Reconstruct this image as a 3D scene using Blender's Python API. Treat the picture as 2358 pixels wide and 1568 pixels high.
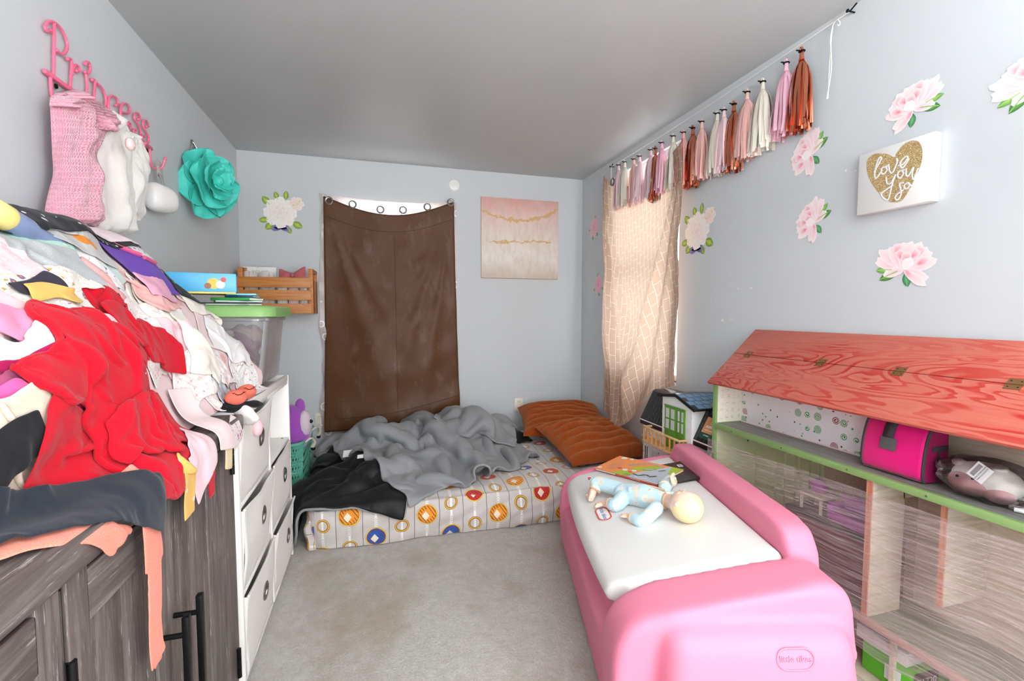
import bpy, bmesh, math, random
import numpy as np
from mathutils import Vector, Matrix
for o in list(bpy.data.objects): bpy.data.objects.remove(o)
SC = bpy.context.scene; COL = SC.collection
PI = math.pi
# ------------------------------------------------------------------ camera
FPX, IW, IH = 1068.0, 2358, 1568
YAW = math.atan(312/FPX); PITCH = math.atan(66/math.hypot(FPX, 312)); CZ = 1.24
cd = bpy.data.cameras.new('camera'); cam = bpy.data.objects.new('camera', cd); COL.objects.link(cam)
cd.sensor_width = 36; cd.lens = 36*FPX/IW; cd.clip_start = .02
cam.location = (0, 0, CZ); cam.rotation_euler = (PI/2-PITCH, 0, -YAW); SC.camera = cam
# ------------------------------------------------------------------ world, lights, exposure
w = bpy.data.worlds.new('overcast_sky'); SC.world = w; w.use_nodes = True
bg = w.node_tree.nodes['Background']; bg.inputs[0].default_value = (.93, .97, 1, 1); bg.inputs[1].default_value = 2.3
vs = SC.view_settings; vs.view_transform = 'Standard'; vs.look = 'None'; vs.gamma = 1; vs.use_curve_mapping = False; vs.exposure = 1.08
SC.cycles.use_denoising = True; SC.cycles.max_bounces = 10; SC.cycles.diffuse_bounces = 5; SC.cycles.transparent_max_bounces = 16
SC.cycles.sample_clamp_indirect = 6; SC.cycles.caustics_reflective = False; SC.cycles.caustics_refractive = False
def area(name, loc, rot, sx, sy, power, col=(1, 1, 1)):
    l = bpy.data.lights.new(name, 'AREA'); l.shape = 'RECTANGLE'; l.size = sx; l.size_y = sy; l.energy = power; l.color = col
    o = bpy.data.objects.new(name, l); COL.objects.link(o); o.location = loc; o.rotation_euler = rot; return o
area('front_fill_light', (.55, -2.25, 1.15), (PI/2, 0, 0), 2.2, 1.7, 20, (.97, .99, 1))  # added fill lamp by the closed front wall, no doorway there
area('bounced_flash', (.6, -.9, 1.75), (PI, 0, 0), .9, .9, 88, (.97, .99, 1))
area('right_fill_light', (1.79, -1.2, 1.35), (PI/2, 0, PI*.30), 1.0, 1.8, 50, (.97, .99, 1))  # unseen fill added at the right wall to brighten the left side
area('left_fill_light', (-.95, -1.3, .95), (PI/2, 0, -PI*.25), 1.0, 1.5, 13, (.97, .99, 1))  # extra fill added at the left wall for the chest's shaded side
area('right_window_daylight', (2.0, 2.93, 1.5), (0, PI/2, 0), 1.3, .8, 3.5, (.95, .98, 1))
area('back_window_daylight', (.12, 4.12, 1.45), (-PI/2, 0, 0), .8, 1.3, 8, (.95, .98, 1))
# ------------------------------------------------------------------ pixel -> place
_R = np.array([math.cos(YAW), -math.sin(YAW), 0]); _F = np.array([math.sin(YAW)*math.cos(PITCH), math.cos(YAW)*math.cos(PITCH), -math.sin(PITCH)]); _U = np.cross(_R, _F)
_C = np.array([0, 0, CZ])
def ray(px, py): return _F+_R*(px-IW/2)/FPX-_U*(py-IH/2)/FPX
def onx(px, py, x): d = ray(px, py); return _C+d*(x/d[0])
def ony(px, py, y): d = ray(px, py); return _C+d*(y/d[1])
def onz(px, py, z): d = ray(px, py); return _C+d*((z-CZ)/d[2])
def onplane(px, py, o, n): d = ray(px, py); o = np.array(o, float); n = np.array(n, float); return _C+d*(((o-_C)@n)/(d@n))
# ------------------------------------------------------------------ helpers
MW = {}
def link(o): COL.objects.link(o); return o
def props(o, label=None, cat=None, group=None, kind=None):
    if label: o['label'] = label
    if cat: o['category'] = cat
    if group: o['group'] = group
    if kind: o['kind'] = kind
    return o
def thing(name, label, cat, loc=(0, 0, 0), rz=0, group=None, M=None):
    o = link(bpy.data.objects.new(name, None)); o.empty_display_size = .05
    m = M if M is not None else Matrix.Translation(Vector([float(c) for c in loc]))@Matrix.Rotation(rz, 4, 'Z')
    o.matrix_world = m; MW[o.name] = m.copy()
    return props(o, label, cat, group)
def rotm(ax, ang): return Matrix.Rotation(ang, 4, ax)
def frame(o, x, y, z):
    m = Matrix.Identity(4)
    for i, a in enumerate((x, y, z)):
        for k in range(3): m[k][i] = a[k]
    for k in range(3): m[k][3] = o[k]
    return m
def V3(p): return Vector([float(c) for c in p])
class B:
    def __init__(s, M=None): s.v = []; s.f = []; s.mi = []; s.uv = []; s.col = []; s.M = M
    def add(s, vs, fs, mi=0, M=None, uv=None, col=None):
        n = len(s.v); T = s.M if M is None else (s.M@M if s.M is not None else M)
        vs = [V3(v) for v in vs]
        if T is not None: vs = [T@v for v in vs]
        s.v += [tuple(v) for v in vs]; s.f += [tuple(i+n for i in f) for f in fs]
        s.mi += (list(mi) if isinstance(mi, (list, tuple)) else [mi]*len(fs))
        s.uv += ([tuple(u) for u in uv] if uv is not None else [(v[0], v[1]) for v in vs])
        s.col += (list(col) if isinstance(col, list) else [col or (1, 1, 1)]*len(vs))
        return s
    def bm(s, bm, mi=0, M=None):
        bm.verts.index_update()
        s.add([v.co for v in bm.verts], [[v.index for v in f.verts] for f in bm.faces], mi, M); bm.free(); return s
    def box(s, c, size, bev=0, seg=2, mi=0, M=None, taper=None):
        bm = bmesh.new(); bmesh.ops.create_cube(bm, size=1)
        for v in bm.verts:
            t = 1
            if taper is not None and v.co.z < 0: t = taper
            v.co = Vector((v.co.x*size[0]*t, v.co.y*size[1]*t, v.co.z*size[2]))
        if bev > 0: bmesh.ops.bevel(bm, geom=list(bm.edges), offset=min(bev, min(size)*.49), segments=seg, profile=.5, affect='EDGES', clamp_overlap=True)
        T = Matrix.Translation(V3(c))
        return s.bm(bm, mi, T if M is None else M@T)
    def span(s, a, b, bev=0, seg=2, mi=0, M=None):
        a = np.array(a, float); b = np.array(b, float)
        return s.box((a+b)/2, np.abs(b-a), bev, seg, mi, M)
    def tube(s, pts, r, n=8, mi=0, M=None, closed=False, flat=1.0, up=None):
        P = [V3(p) for p in pts]; k = len(P); rs = r if isinstance(r, (list, tuple, np.ndarray)) else [r]*k
        vs = []; nrm = None
        for i in range(k):
            t = (P[(i+1) % k]-P[i-1]) if closed else (P[min(i+1, k-1)]-P[max(i-1, 0)])
            t = t.normalized() if t.length > 1e-9 else Vector((0, 0, 1))
            if nrm is None: nrm = V3(up) if up is not None else (Vector((0, 0, 1)) if abs(t.z) < .9 else Vector((1, 0, 0)))
            nrm = (nrm-t*nrm.dot(t)); nrm = nrm.normalized() if nrm.length > 1e-6 else t.orthogonal().normalized(); bn = t.cross(nrm)
            for j in range(n):
                a = 2*PI*j/n; vs.append(P[i]+(nrm*math.cos(a)*flat+bn*math.sin(a))*rs[i])
        fs = []
        for i in range(k if closed else k-1):
            for j in range(n):
                a, b2 = i*n+j, i*n+(j+1) % n; i2 = (i+1) % k
                fs.append((a, b2, i2*n+(j+1) % n, i2*n+j))
        if not closed: fs += [tuple(range(n-1, -1, -1)), tuple((k-1)*n+j for j in range(n))]
        return s.add(vs, fs, mi, M)
    def lathe(s, prof, n=24, mi=0, M=None, sx=1, sy=1):
        vs = []; fs = []; k = len(prof)
        for r, z in prof:
            for j in range(n): a = 2*PI*j/n; vs.append((r*math.cos(a)*sx, r*math.sin(a)*sy, z))
        for i in range(k-1):
            for j in range(n): fs.append((i*n+j, i*n+(j+1) % n, (i+1)*n+(j+1) % n, (i+1)*n+j))
        if prof[0] == prof[-1]: return s.add(vs, fs, mi, M)
        if prof[0][0] > 1e-5: fs.append(tuple(range(n-1, -1, -1)))
        if prof[-1][0] > 1e-5: fs.append(tuple((k-1)*n+j for j in range(n)))
        return s.add(vs, fs, mi, M)
    def sphere(s, c, r, mi=0, M=None, n=16, m=10, fn=None):
        r = (r, r, r) if not isinstance(r, (tuple, list)) else r
        vs = []; fs = []
        for i in range(m+1):
            th = PI*i/m
            for j in range(n):
                a = 2*PI*j/n; p = [math.sin(th)*math.cos(a), math.sin(th)*math.sin(a), math.cos(th)]
                if fn: p = fn(p)
                vs.append((c[0]+p[0]*r[0], c[1]+p[1]*r[1], c[2]+p[2]*r[2]))
        for i in range(m):
            for j in range(n): fs.append((i*n+j, (i+1)*n+j, (i+1)*n+(j+1) % n, i*n+(j+1) % n))
        return s.add(vs, fs, mi, M)
    def prism(s, poly, h, mi=0, M=None, z0=0, col=None):
        n = len(poly); vs = [(p[0], p[1], z0) for p in poly]+[(p[0], p[1], z0+h) for p in poly]
        fs = [tuple(range(n-1, -1, -1)), tuple(range(n, 2*n))]+[(i, (i+1) % n, n+(i+1) % n, n+i) for i in range(n)]
        return s.add(vs, fs, mi, M, col=col)
    def fan(s, poly, z, mi=0, M=None, cc=(1, 1, 1), ce=(1, 1, 1), ctr=None):
        n = len(poly); c = ctr or (sum(p[0] for p in poly)/n, sum(p[1] for p in poly)/n)
        return s.add([(c[0], c[1], z)]+[(p[0], p[1], z) for p in poly], [(0, i+1, (i+1) % n+1) for i in range(n)], mi, M, col=[cc]+[ce]*n)
    def grid(s, P, mi=0, M=None, uv=None, mask=None, col=None):
        nu, nv = P.shape[:2]; fs = []
        for i in range(nu-1):
            for j in range(nv-1):
                if mask is None or (mask[i, j] and mask[i+1, j] and mask[i, j+1] and mask[i+1, j+1]):
                    fs.append((i*nv+j, (i+1)*nv+j, (i+1)*nv+j+1, i*nv+j+1))
        P2 = P.reshape(-1, 3)
        used = sorted({k for f in fs for k in f}); mp = {k: i for i, k in enumerate(used)}
        U = None if uv is None else uv.reshape(-1, 2)[used]
        Cc = None if col is None else [tuple(c) for c in col.reshape(-1, 3)[used]]
        return s.add(P2[used], [[mp[k] for k in f] for f in fs], mi, M, U, Cc)
    def stroke(s, pts, wd, z, mi=0, M=None, h=.0006, taper=False):
        P = [np.array(p[:2], float) for p in pts]; k = len(P); L = []; Rr = []
        for i in range(k):
            t = P[min(i+1, k-1)]-P[max(i-1, 0)]; t = t/(np.linalg.norm(t)+1e-9); n = np.array([-t[1], t[0]])
            ww = wd*(.35+.65*math.sin(PI*(i+.5)/k)) if taper else wd
            L.append(P[i]+n*ww/2); Rr.append(P[i]-n*ww/2)
        vs = [(*p, z+h) for p in L]+[(*p, z+h) for p in Rr]
        fs = [(i, k+i, k+i+1, i+1) for i in range(k-1)]
        return s.add(vs, fs, mi, M)
    def text(s, txt, size, M, ext=.0004, mi=0, shear=0, align='CENTER'):
        c = bpy.data.curves.new('t', 'FONT'); c.body = txt; c.size = size; c.extrude = ext; c.align_x = align; c.align_y = 'CENTER'; c.shear = shear; c.resolution_u = 3
        o = bpy.data.objects.new('t', c); COL.objects.link(o); dg = bpy.context.evaluated_depsgraph_get(); dg.update()
        me = bpy.data.meshes.new_from_object(o.evaluated_get(dg))
        s.add([v.co.copy() for v in me.vertices], [list(p.vertices) for p in me.polygons], mi, M)
        bpy.data.objects.remove(o); bpy.data.curves.remove(c); bpy.data.meshes.remove(me); return s
    def done(s, name, mats, parent=None, ang=40, label=None, cat=None, group=None, kind=None, smooth=True, col=False, mods=None, origin=None):
        mats = mats if isinstance(mats, (list, tuple)) else [mats]
        Mi = MW[parent.name].inverted() if parent is not None else None
        pts = [Vector(v) for v in s.v]
        if Mi is None:
            a = np.array(s.v); c = Vector(((a[:, 0].min()+a[:, 0].max())/2, (a[:, 1].min()+a[:, 1].max())/2, a[:, 2].min())) if origin is None else V3(origin)
            m = Matrix.Translation(c); Mi = m.inverted()
        pts = [Mi@p for p in pts]
        me = bpy.data.meshes.new(name); me.from_pydata([tuple(p) for p in pts], [], s.f); me.update()
        for m_ in mats: me.materials.append(m_)
        me.polygons.foreach_set('material_index', s.mi)
        ul = me.uv_layers.new(name='UVMap'); li = np.zeros(len(me.loops), dtype=np.int32); me.loops.foreach_get('vertex_index', li)
        ul.data.foreach_set('uv', np.array(s.uv, dtype=np.float32)[li].ravel())
        if col:
            ca = me.color_attributes.new('Col', 'FLOAT_COLOR', 'POINT'); c4 = np.ones((len(s.v), 4), dtype=np.float32); c4[:, :3] = np.array(s.col); ca.data.foreach_set('color', c4.ravel())
        if smooth:
            me.polygons.foreach_set('use_smooth', [True]*len(me.polygons))
            if ang < 180: me.set_sharp_from_angle(angle=math.radians(ang))
        o = link(bpy.data.objects.new(name, me))
        if parent is not None: o.parent = parent; MW[o.name] = MW[parent.name]
        else: o.location = c; MW[o.name] = m
        for t, kw in (mods or []):
            md = o.modifiers.new(t.lower(), t)
            for k_, v_ in kw.items(): setattr(md, k_, v_)
        return props(o, label, cat, group, kind)
def copy_tree(o, parent=None):
    c = o.copy(); COL.objects.link(c)
    if parent is not None: c.parent = parent
    for ch in list(o.children): copy_tree(ch, c)
    return c
def smooth_path(pts, n=6, closed=False):
    P = [np.array(p, float) for p in pts]; out = []; k = len(P)
    for i in range(k if closed else k-1):
        p1, p2 = P[i], P[(i+1) % k]; p0 = P[i-1] if (i > 0 or closed) else 2*p1-p2; p3 = P[(i+2) % k] if (i+2 < k or closed) else 2*p2-p1
        for t in np.linspace(0, 1, n, endpoint=False): out.append(.5*((2*p1)+(p2-p0)*t+(2*p0-5*p1+4*p2-p3)*t*t+(3*p1-p0-3*p2+p3)*t**3))
    if not closed: out.append(P[-1])
    return out
SUB = lambda l=1: ('SUBSURF', dict(levels=l, render_levels=l))
SOL = lambda t, off=0., **k: ('SOLIDIFY', dict(thickness=t, offset=off, **k))
# ------------------------------------------------------------------ materials
def lin(c):
    c = [x/255 for x in c[:3]]; return tuple(x/12.92 if x <= .04045 else ((x+.055)/1.055)**2.4 for x in c)
class N:
    def __init__(s, name):
        s.m = bpy.data.materials.new(name); s.m.use_nodes = True; s.t = s.m.node_tree; s.b = s.t.nodes['Principled BSDF']; s.out = s.t.nodes['Material Output']
    def n(s, typ, **kw):
        nd = s.t.nodes.new(typ)
        for k, v in kw.items():
            if k.startswith('i_'):
                key = k[2:]; key = int(key) if key.isdigit() else key
                s.set(nd.inputs[key], v)
            else: setattr(nd, k, v)
        return nd
    def set(s, inp, v):
        if isinstance(v, bpy.types.NodeSocket): s.t.links.new(v, inp)
        elif isinstance(v, bpy.types.Node): s.t.links.new(v.outputs[0], inp)
        elif isinstance(v, (tuple, list)) and len(v) == 3 and inp.type == 'RGBA': inp.default_value = (*v, 1)
        else: inp.default_value = v
    def math(s, op, a, b=None, c=None, clamp=False):
        nd = s.t.nodes.new('ShaderNodeMath'); nd.operation = op; nd.use_clamp = clamp
        for i, v in enumerate((a, b, c)):
            if v is not None: s.set(nd.inputs[i], v)
        return nd.outputs[0]
    def mix(s, f, a, b):
        nd = s.t.nodes.new('ShaderNodeMix'); nd.data_type = 'RGBA'
        s.set(nd.inputs[0], f); s.set(nd.inputs[6], a); s.set(nd.inputs[7], b); return nd.outputs[2]
    def ramp(s, f, stops):
        nd = s.t.nodes.new('ShaderNodeValToRGB'); e = nd.color_ramp.elements
        while len(e) < len(stops): e.new(.5)
        for el, (p, c) in zip(e, stops): el.position = p; el.color = (*c, 1) if len(c) == 3 else c
        s.set(nd.inputs[0], f); return nd.outputs[0]
    def coord(s, kind='UV', scale=None, rot=None):
        c = s.t.nodes.new('ShaderNodeTexCoord').outputs[kind]
        if scale is not None or rot is not None:
            mp = s.t.nodes.new('ShaderNodeMapping'); s.t.links.new(c, mp.inputs[0])
            if scale is not None: mp.inputs['Scale'].default_value = scale
            if rot is not None: mp.inputs['Rotation'].default_value = rot
            c = mp.outputs[0]
        return c
    def noise(s, vec, scale, detail=2, rough=.5, dist=0):
        nd = s.n('ShaderNodeTexNoise'); s.set(nd.inputs['Vector'], vec); nd.inputs['Scale'].default_value = scale; nd.inputs['Detail'].default_value = detail; nd.inputs['Roughness'].default_value = rough; nd.inputs['Distortion'].default_value = dist; return nd.outputs[0]
    def vor(s, vec, scale, out='Distance', rnd=1.0, feature='F1'):
        nd = s.n('ShaderNodeTexVoronoi', feature=feature); s.set(nd.inputs['Vector'], vec); nd.inputs['Scale'].default_value = scale; nd.inputs['Randomness'].default_value = rnd; return nd.outputs[out]
    def bump(s, h, st=.3, dist=.002):
        nd = s.n('ShaderNodeBump'); nd.inputs['Strength'].default_value = st; nd.inputs['Distance'].default_value = dist; s.set(nd.inputs['Height'], h); s.t.links.new(nd.outputs[0], s.b.inputs['Normal']); return s
    def base(s, c): s.set(s.b.inputs['Base Color'], c); return s
    def p(s, **kw):
        for k, v in kw.items(): s.set(s.b.inputs[k.replace('_', ' ')], v)
        return s
_mc = {}
def plain(name, rgb, rough=.5, metal=0, bump=0, bscale=200, var=.0, spec=.5, trans=0):
    if name in _mc: return _mc[name]
    q = N(name); c = lin(rgb)
    q.p(Roughness=rough, Metallic=metal); q.b.inputs['Specular IOR Level'].default_value = spec
    oc = q.coord('Object')
    if var: q.base(q.mix(q.noise(oc, 9, 3), tuple(x*(1-var) for x in c), tuple(min(1, x*(1+var)) for x in c)))
    else: q.base(c)
    if bump: q.bump(q.noise(oc, bscale, 3), bump, .002)
    _mc[name] = q.m; return q.m
def fabric(name, rgb, rough=.85, weave=900, bump=.25, sheen=.08, print_=None, rgb2=None, rgb3=None, scale=40, trans=0, wrink=.0):
    """woven or knitted cloth; the print runs in the cloth's own UV (metres)"""
    if name in _mc: return _mc[name]
    q = N(name); uv = q.coord('UV'); c, c2, c3 = (tuple(x*.82 for x in lin(k)) for k in (rgb, rgb2 or rgb, rgb3 or rgb2 or rgb))
    col = q.mix(q.noise(uv, 14, 2), tuple(x*.96 for x in c), tuple(min(1, x*1.03) for x in c))
    if print_ == 'heather': col = q.mix(q.ramp(q.noise(uv, 420, 2, .7), [(.38, (0, 0, 0)), (.62, (1, 1, 1))]), c, c2)
    if print_ == 'dots': col = q.mix(q.math('LESS_THAN', q.vor(uv, scale, rnd=.25), .22), col, c2)
    if print_ == 'sparse':
        a = q.math('LESS_THAN', q.vor(uv, scale), .2); col = q.mix(a, col, c2)
    if print_ == 'floral':
        d = q.vor(uv, scale); pet = q.math('LESS_THAN', q.math('ADD', d, q.math('MULTIPLY', q.noise(uv, scale*5, 2), .35)), .42)
        col = q.mix(pet, col, c2); col = q.mix(q.math('LESS_THAN', d, .13), col, c3)
        l = q.math('LESS_THAN', q.math('ABSOLUTE', q.math('SUBTRACT', q.noise(uv, scale*1.3, 1), .5)), .007); col = q.mix(l, col, tuple(x*.85 for x in c3))
    if print_ == 'stripe': col = q.mix(q.math('GREATER_THAN', q.math('SINE', q.math('MULTIPLY', q.n('ShaderNodeSeparateXYZ', i_0=uv).outputs[0], scale*6.283)), .3), col, c2)
    if print_ == 'blotch': col = q.mix(q.math('LESS_THAN', q.math('ADD', q.vor(uv, scale), q.math('MULTIPLY', q.noise(uv, scale*3, 2), .4)), .5), col, c2)
    q.base(col); q.p(Roughness=rough); q.b.inputs['Sheen Weight'].default_value = sheen; q.b.inputs['Specular IOR Level'].default_value = .2
    h = q.noise(uv, weave, 1)
    if wrink: h = q.math('ADD', h, q.math('MULTIPLY', q.noise(uv, 30, 3, .6, 1.5), wrink))
    q.bump(h, bump, .0015)
    _mc[name] = q.m; return q.m
def glossy(name, rgb, rough=.3): return plain(name, rgb, rough)
def vcol(name='printed_vinyl', rough=.45):
    if name in _mc: return _mc[name]
    q = N(name); a = q.n('ShaderNodeVertexColor', layer_name='Col'); q.base(a.outputs[0]); q.p(Roughness=rough); _mc[name] = q.m; return q.m
# ------------------------------------------------------------------ room shell
XL, XR, YB, YF, H = -.97, 1.81, 3.92, -2.4, 2.44
def wallmat():
    q = N('grey_blue_wall_paint'); oc = q.coord('Object')
    q.base(q.mix(q.noise(oc, 1.3, 3), lin((204, 209, 212)), lin((208, 212, 215)))); q.p(Roughness=.62); q.b.inputs['Specular IOR Level'].default_value = .35
    q.bump(q.noise(oc, 160, 2), .06, .001); return q.m
WALL = wallmat()
def ceilmat():
    q = N('satin_ceiling_paint'); oc = q.coord('Object')
    q.base(q.mix(q.noise(oc, .9, 3), lin((182, 184, 185)), lin((190, 191, 191)))); q.p(Roughness=.42); q.b.inputs['Specular IOR Level'].default_value = .4
    q.bump(q.noise(oc, 3.0, 2), .12, .01); return q.m
CEIL = ceilmat()
def carpetmat():
    q = N('beige_carpet'); oc = q.coord('Object'); n1 = q.noise(oc, 110, 4, .8); n2 = q.noise(oc, 35, 3, .6); st = q.noise(oc, 2.3, 4, .6)
    c = q.mix(n1, lin((158, 151, 143)), lin((244, 239, 232))); c = q.mix(q.ramp(n2, [(.35, (0, 0, 0)), (.7, (.45, .45, .45))]), c, lin((176, 166, 153)))
    c = q.mix(q.ramp(st, [(.50, (0, 0, 0)), (.68, (.7, .7, .7))]), c, lin((168, 142, 112)))
    q.base(c); q.p(Roughness=1); q.b.inputs['Sheen Weight'].default_value = .3; q.b.inputs['Specular IOR Level'].default_value = .1
    q.bump(q.math('ADD', n1, q.math('MULTIPLY', n2, 1.2)), .9, .012); return q.m
CARPET = carpetmat()
WHITE = plain('white_paint', (240, 239, 236), .4); VINYL = plain('white_vinyl', (245, 246, 247), .35)
def struct(b, name, m, parent=None, **k):
    o = b.done(name, m, parent, **k)
    if parent is None: o['kind'] = 'structure'
    return o
T = .12
struct(B().span((XL-T, YF-T, -.1), (XR+T, YB+T, 0)), 'floor', CARPET)
struct(B().span((XL-T, YF-T, H), (XR+T, YB+T, H+.1)), 'ceiling', CEIL)
struct(B().span((XL-T, YF-T, 0), (XL, YB+T, H)), 'wall_left', WALL)
struct(B().span((XL, YF-T, 0), (XR, YF, H)), 'wall_front', WALL)
BX0, BX1, BZ0, BZ1 = -.31, .56, .78, 2.13
bw = B()
for a, b_ in (((XL, 0), (BX0, H)), ((BX1, 0), (XR, H)), ((BX0, 0), (BX1, BZ0)), ((BX0, BZ1), (BX1, H))): bw.span((a[0], YB, a[1]), (b_[0], YB+T, b_[1]))
struct(bw, 'wall_back', WALL)
RY0, RY1, RZ0, RZ1 = 2.50, 3.36, .80, 2.30
rw = B()
for a, b_ in (((YF, 0), (RY0, H)), ((RY1, 0), (YB, H)), ((RY0, 0), (RY1, RZ0)), ((RY0, RZ1), (RY1, H))): rw.span((XR, a[0], a[1]), (XR+T, b_[0], b_[1]))
struct(rw, 'wall_right', WALL)
GLASS = N('window_glass'); GLASS.p(Roughness=.02, IOR=1.1); GLASS.set(GLASS.b.inputs['Transmission Weight'], 1.0)
def glassmat():
    q = N('clear_window_pane'); t = q.n('ShaderNodeBsdfTransparent'); g = q.n('ShaderNodeBsdfGlossy', i_Roughness=.02); mx = q.n('ShaderNodeMixShader', i_0=.06, i_1=t.outputs[0], i_2=g.outputs[0]); q.t.links.new(mx.outputs[0], q.out.inputs[0]); return q.m
PANE = glassmat()
def window(name, o, ax, w_, z0, z1, nrm, label):
    # sash window in the wall opening: ax = unit vector along the wall, nrm = outwards
    M = frame(o, ax, nrm, (0, 0, 1)); t = thing(name, None, None, M=M); t['kind'] = 'structure'
    f = B(M); h = z1-z0
    for a, b_ in (((0, 0), (.04, h)), ((w_-.04, 0), (w_, h)), ((0, 0), (w_, .04)), ((0, h-.04), (w_, h)), ((.04, h/2-.025), (w_-.04, h/2+.025))): f.span((a[0], .03, a[1]), (b_[0], .09, b_[1]), .003)
    f.done('window_frame', VINYL, t)
    for z in (0, h/2): B(M).span((.04, .058, z+.03), (w_-.04, .063, z+h/2-.03)).done('pane', PANE, t)
    B(M).span((0, -.01, -.02), (w_, .09, 0), .003).done('window_sill', WHITE, t)
window('window_1', (BX0, YB, BZ0), (1, 0, 0), BX1-BX0, BZ0, BZ1, (0, 1, 0), '')
window('window_2', (XR, RY1, RZ0), (0, -1, 0), RY1-RY0, RZ0, RZ1, (1, 0, 0), '')
BBM = plain('blue_grey_baseboard_paint', (158, 174, 188), .45)
def bboard(name, a, b_): struct(B().span(a, b_, .004), name, BBM)
bboard('baseboard_back', (XL, YB-.012, 0), (XR, YB, .055)); bboard('baseboard_left', (XL, YF, 0), (XL+.012, YB-.012, .055)); bboard('baseboard_right', (XR-.012, YF, 0), (XR, YB-.012, .055))
# wall plates and the round sensor on the back wall
PLATE = plain('ivory_plastic', (236, 228, 212), .35); DARK = plain('black_plastic', (22, 22, 24), .4)
def outlet(px, py, label):
    c = ony(px, py, YB); t = thing('wall_outlet', label, 'outlet', c)
    B().box((c[0], YB-.004, c[2]), (.078, .008, .125), .004).done('cover_plate', PLATE, t)
    for dz in (-.03, .03):
        B().box((c[0], YB-.010, c[2]+dz), (.034, .006, .03), .006, 3).done('receptacle', PLATE, t)
        s_ = B()
        for dx in (-.007, .007): s_.box((c[0]+dx, YB-.0132, c[2]+dz+.003), (.0025, .001, .009))
        s_.done('slots', DARK, t, kind='stuff')
    return c
oc1 = outlet(1194, 932, 'ivory double outlet above the mattress with a white charger plugged in')
outlet(737, 968, 'ivory outlet half covered by the sheer curtain near the shelf')
WPL = plain('white_plastic', (240, 240, 238), .35)
pc = B(); pc.box((oc1[0], YB-.032, oc1[2]-.03), (.03, .036, .034), .006, 3)
t = thing('charger_cable', 'white phone charger with a thin cable hanging down to the bed', 'charger', (oc1[0], YB-.03, oc1[2]))
pc.done('plug', WPL, t)
pts = smooth_path([(oc1[0], YB-.05, oc1[2]-.03), (oc1[0]+.03, YB-.07, oc1[2]-.05), (oc1[0]+.045, YB-.06, oc1[2]-.12), (oc1[0]+.01, YB-.08, .255), (oc1[0]-.08, YB-.12, .248), (oc1[0]-.16, YB-.13, .25)], 6)
B().tube(pts, .0022, 6).done('cable', WPL, t)
sc_ = ony(1045, 427, YB)
t = thing('wall_sensor', 'round white disc sensor high on the back wall right of the curtain', 'sensor', (sc_[0], YB, sc_[2]))
Mx = frame((sc_[0], YB, sc_[2]), (1, 0, 0), (0, 0, 1), (0, -1, 0))
B(Mx).lathe([(.047, 0), (.047, .012), (.043, .018), (.03, .021), (0, .022)], 32).done('dome', WPL, t); B(Mx).lathe([(.05, 0), (.05, .004), (.047, .006)], 32).done('base_ring', WPL, t)
# chips and plaster patches in the wall paint: flat wear marks
CHIP = plain('bare_plaster', (236, 236, 234), .8)
random.seed(4)
for (px, py, s_) in [(1637, 695, .005), (1700, 665, .005), (1730, 664, .007), (1664, 737, .012), (1684, 734, .006), (1948, 393, .006), (1970, 393, .005)]:
    c = onx(px, py, XR); poly = [(math.cos(a)*s_*random.uniform(.5, 1.2), math.sin(a)*s_*random.uniform(.4, 1)) for a in np.linspace(0, 2*PI, 9)[:-1]]
    B(frame((XR-.0003, c[1], c[2]), (0, -1, 0), (0, 0, 1), (-1, 0, 0))).fan(poly, 0).done('paint_chip', CHIP, bpy.data.objects['wall_right'])
# ------------------------------------------------------------------ curtains
rs = np.random.RandomState(7)
def fbm(X, Y, seed, f0=1., octs=3):
    r = np.random.RandomState(seed); out = np.zeros_like(X)
    for o in range(octs):
        for _ in range(5):
            a = r.uniform(0, 2*PI); f = f0*2**o*r.uniform(.7, 1.4); out += np.sin(2*PI*f*(X*math.cos(a)+Y*math.sin(a))+r.uniform(0, 6.28))/(5**.5*1.9**o)
    return out
def surf(nu, nv, fn):
    S, Tt = np.meshgrid(np.linspace(0, 1, nu), np.linspace(0, 1, nv), indexing='ij'); P, uv = fn(S, Tt); return np.stack(P, -1), np.stack(uv, -1)
def gs(x, c, w_): return np.exp(-((x-c)/w_)**2)
def brownmat():
    q = N('brown_satin'); uv = q.coord('UV'); c = q.mix(q.noise(uv, 3, 3), lin((84, 53, 31)), lin((100, 64, 38)))
    sp = q.math('GREATER_THAN', q.noise(uv, 520, 2, .8), .60); patch = q.ramp(q.noise(q.coord('UV', (3, 1.2, 1)), 3.2, 4, .65), [(.54, (0, 0, 0)), (.66, (.75, .75, .75))])
    c = q.mix(q.math('MULTIPLY', sp, patch), c, lin((205, 196, 186))); q.base(c); q.p(Roughness=.5); q.b.inputs['Specular IOR Level'].default_value = .3; q.bump(q.noise(uv, 700, 1), .12, .001); return q.m
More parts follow.
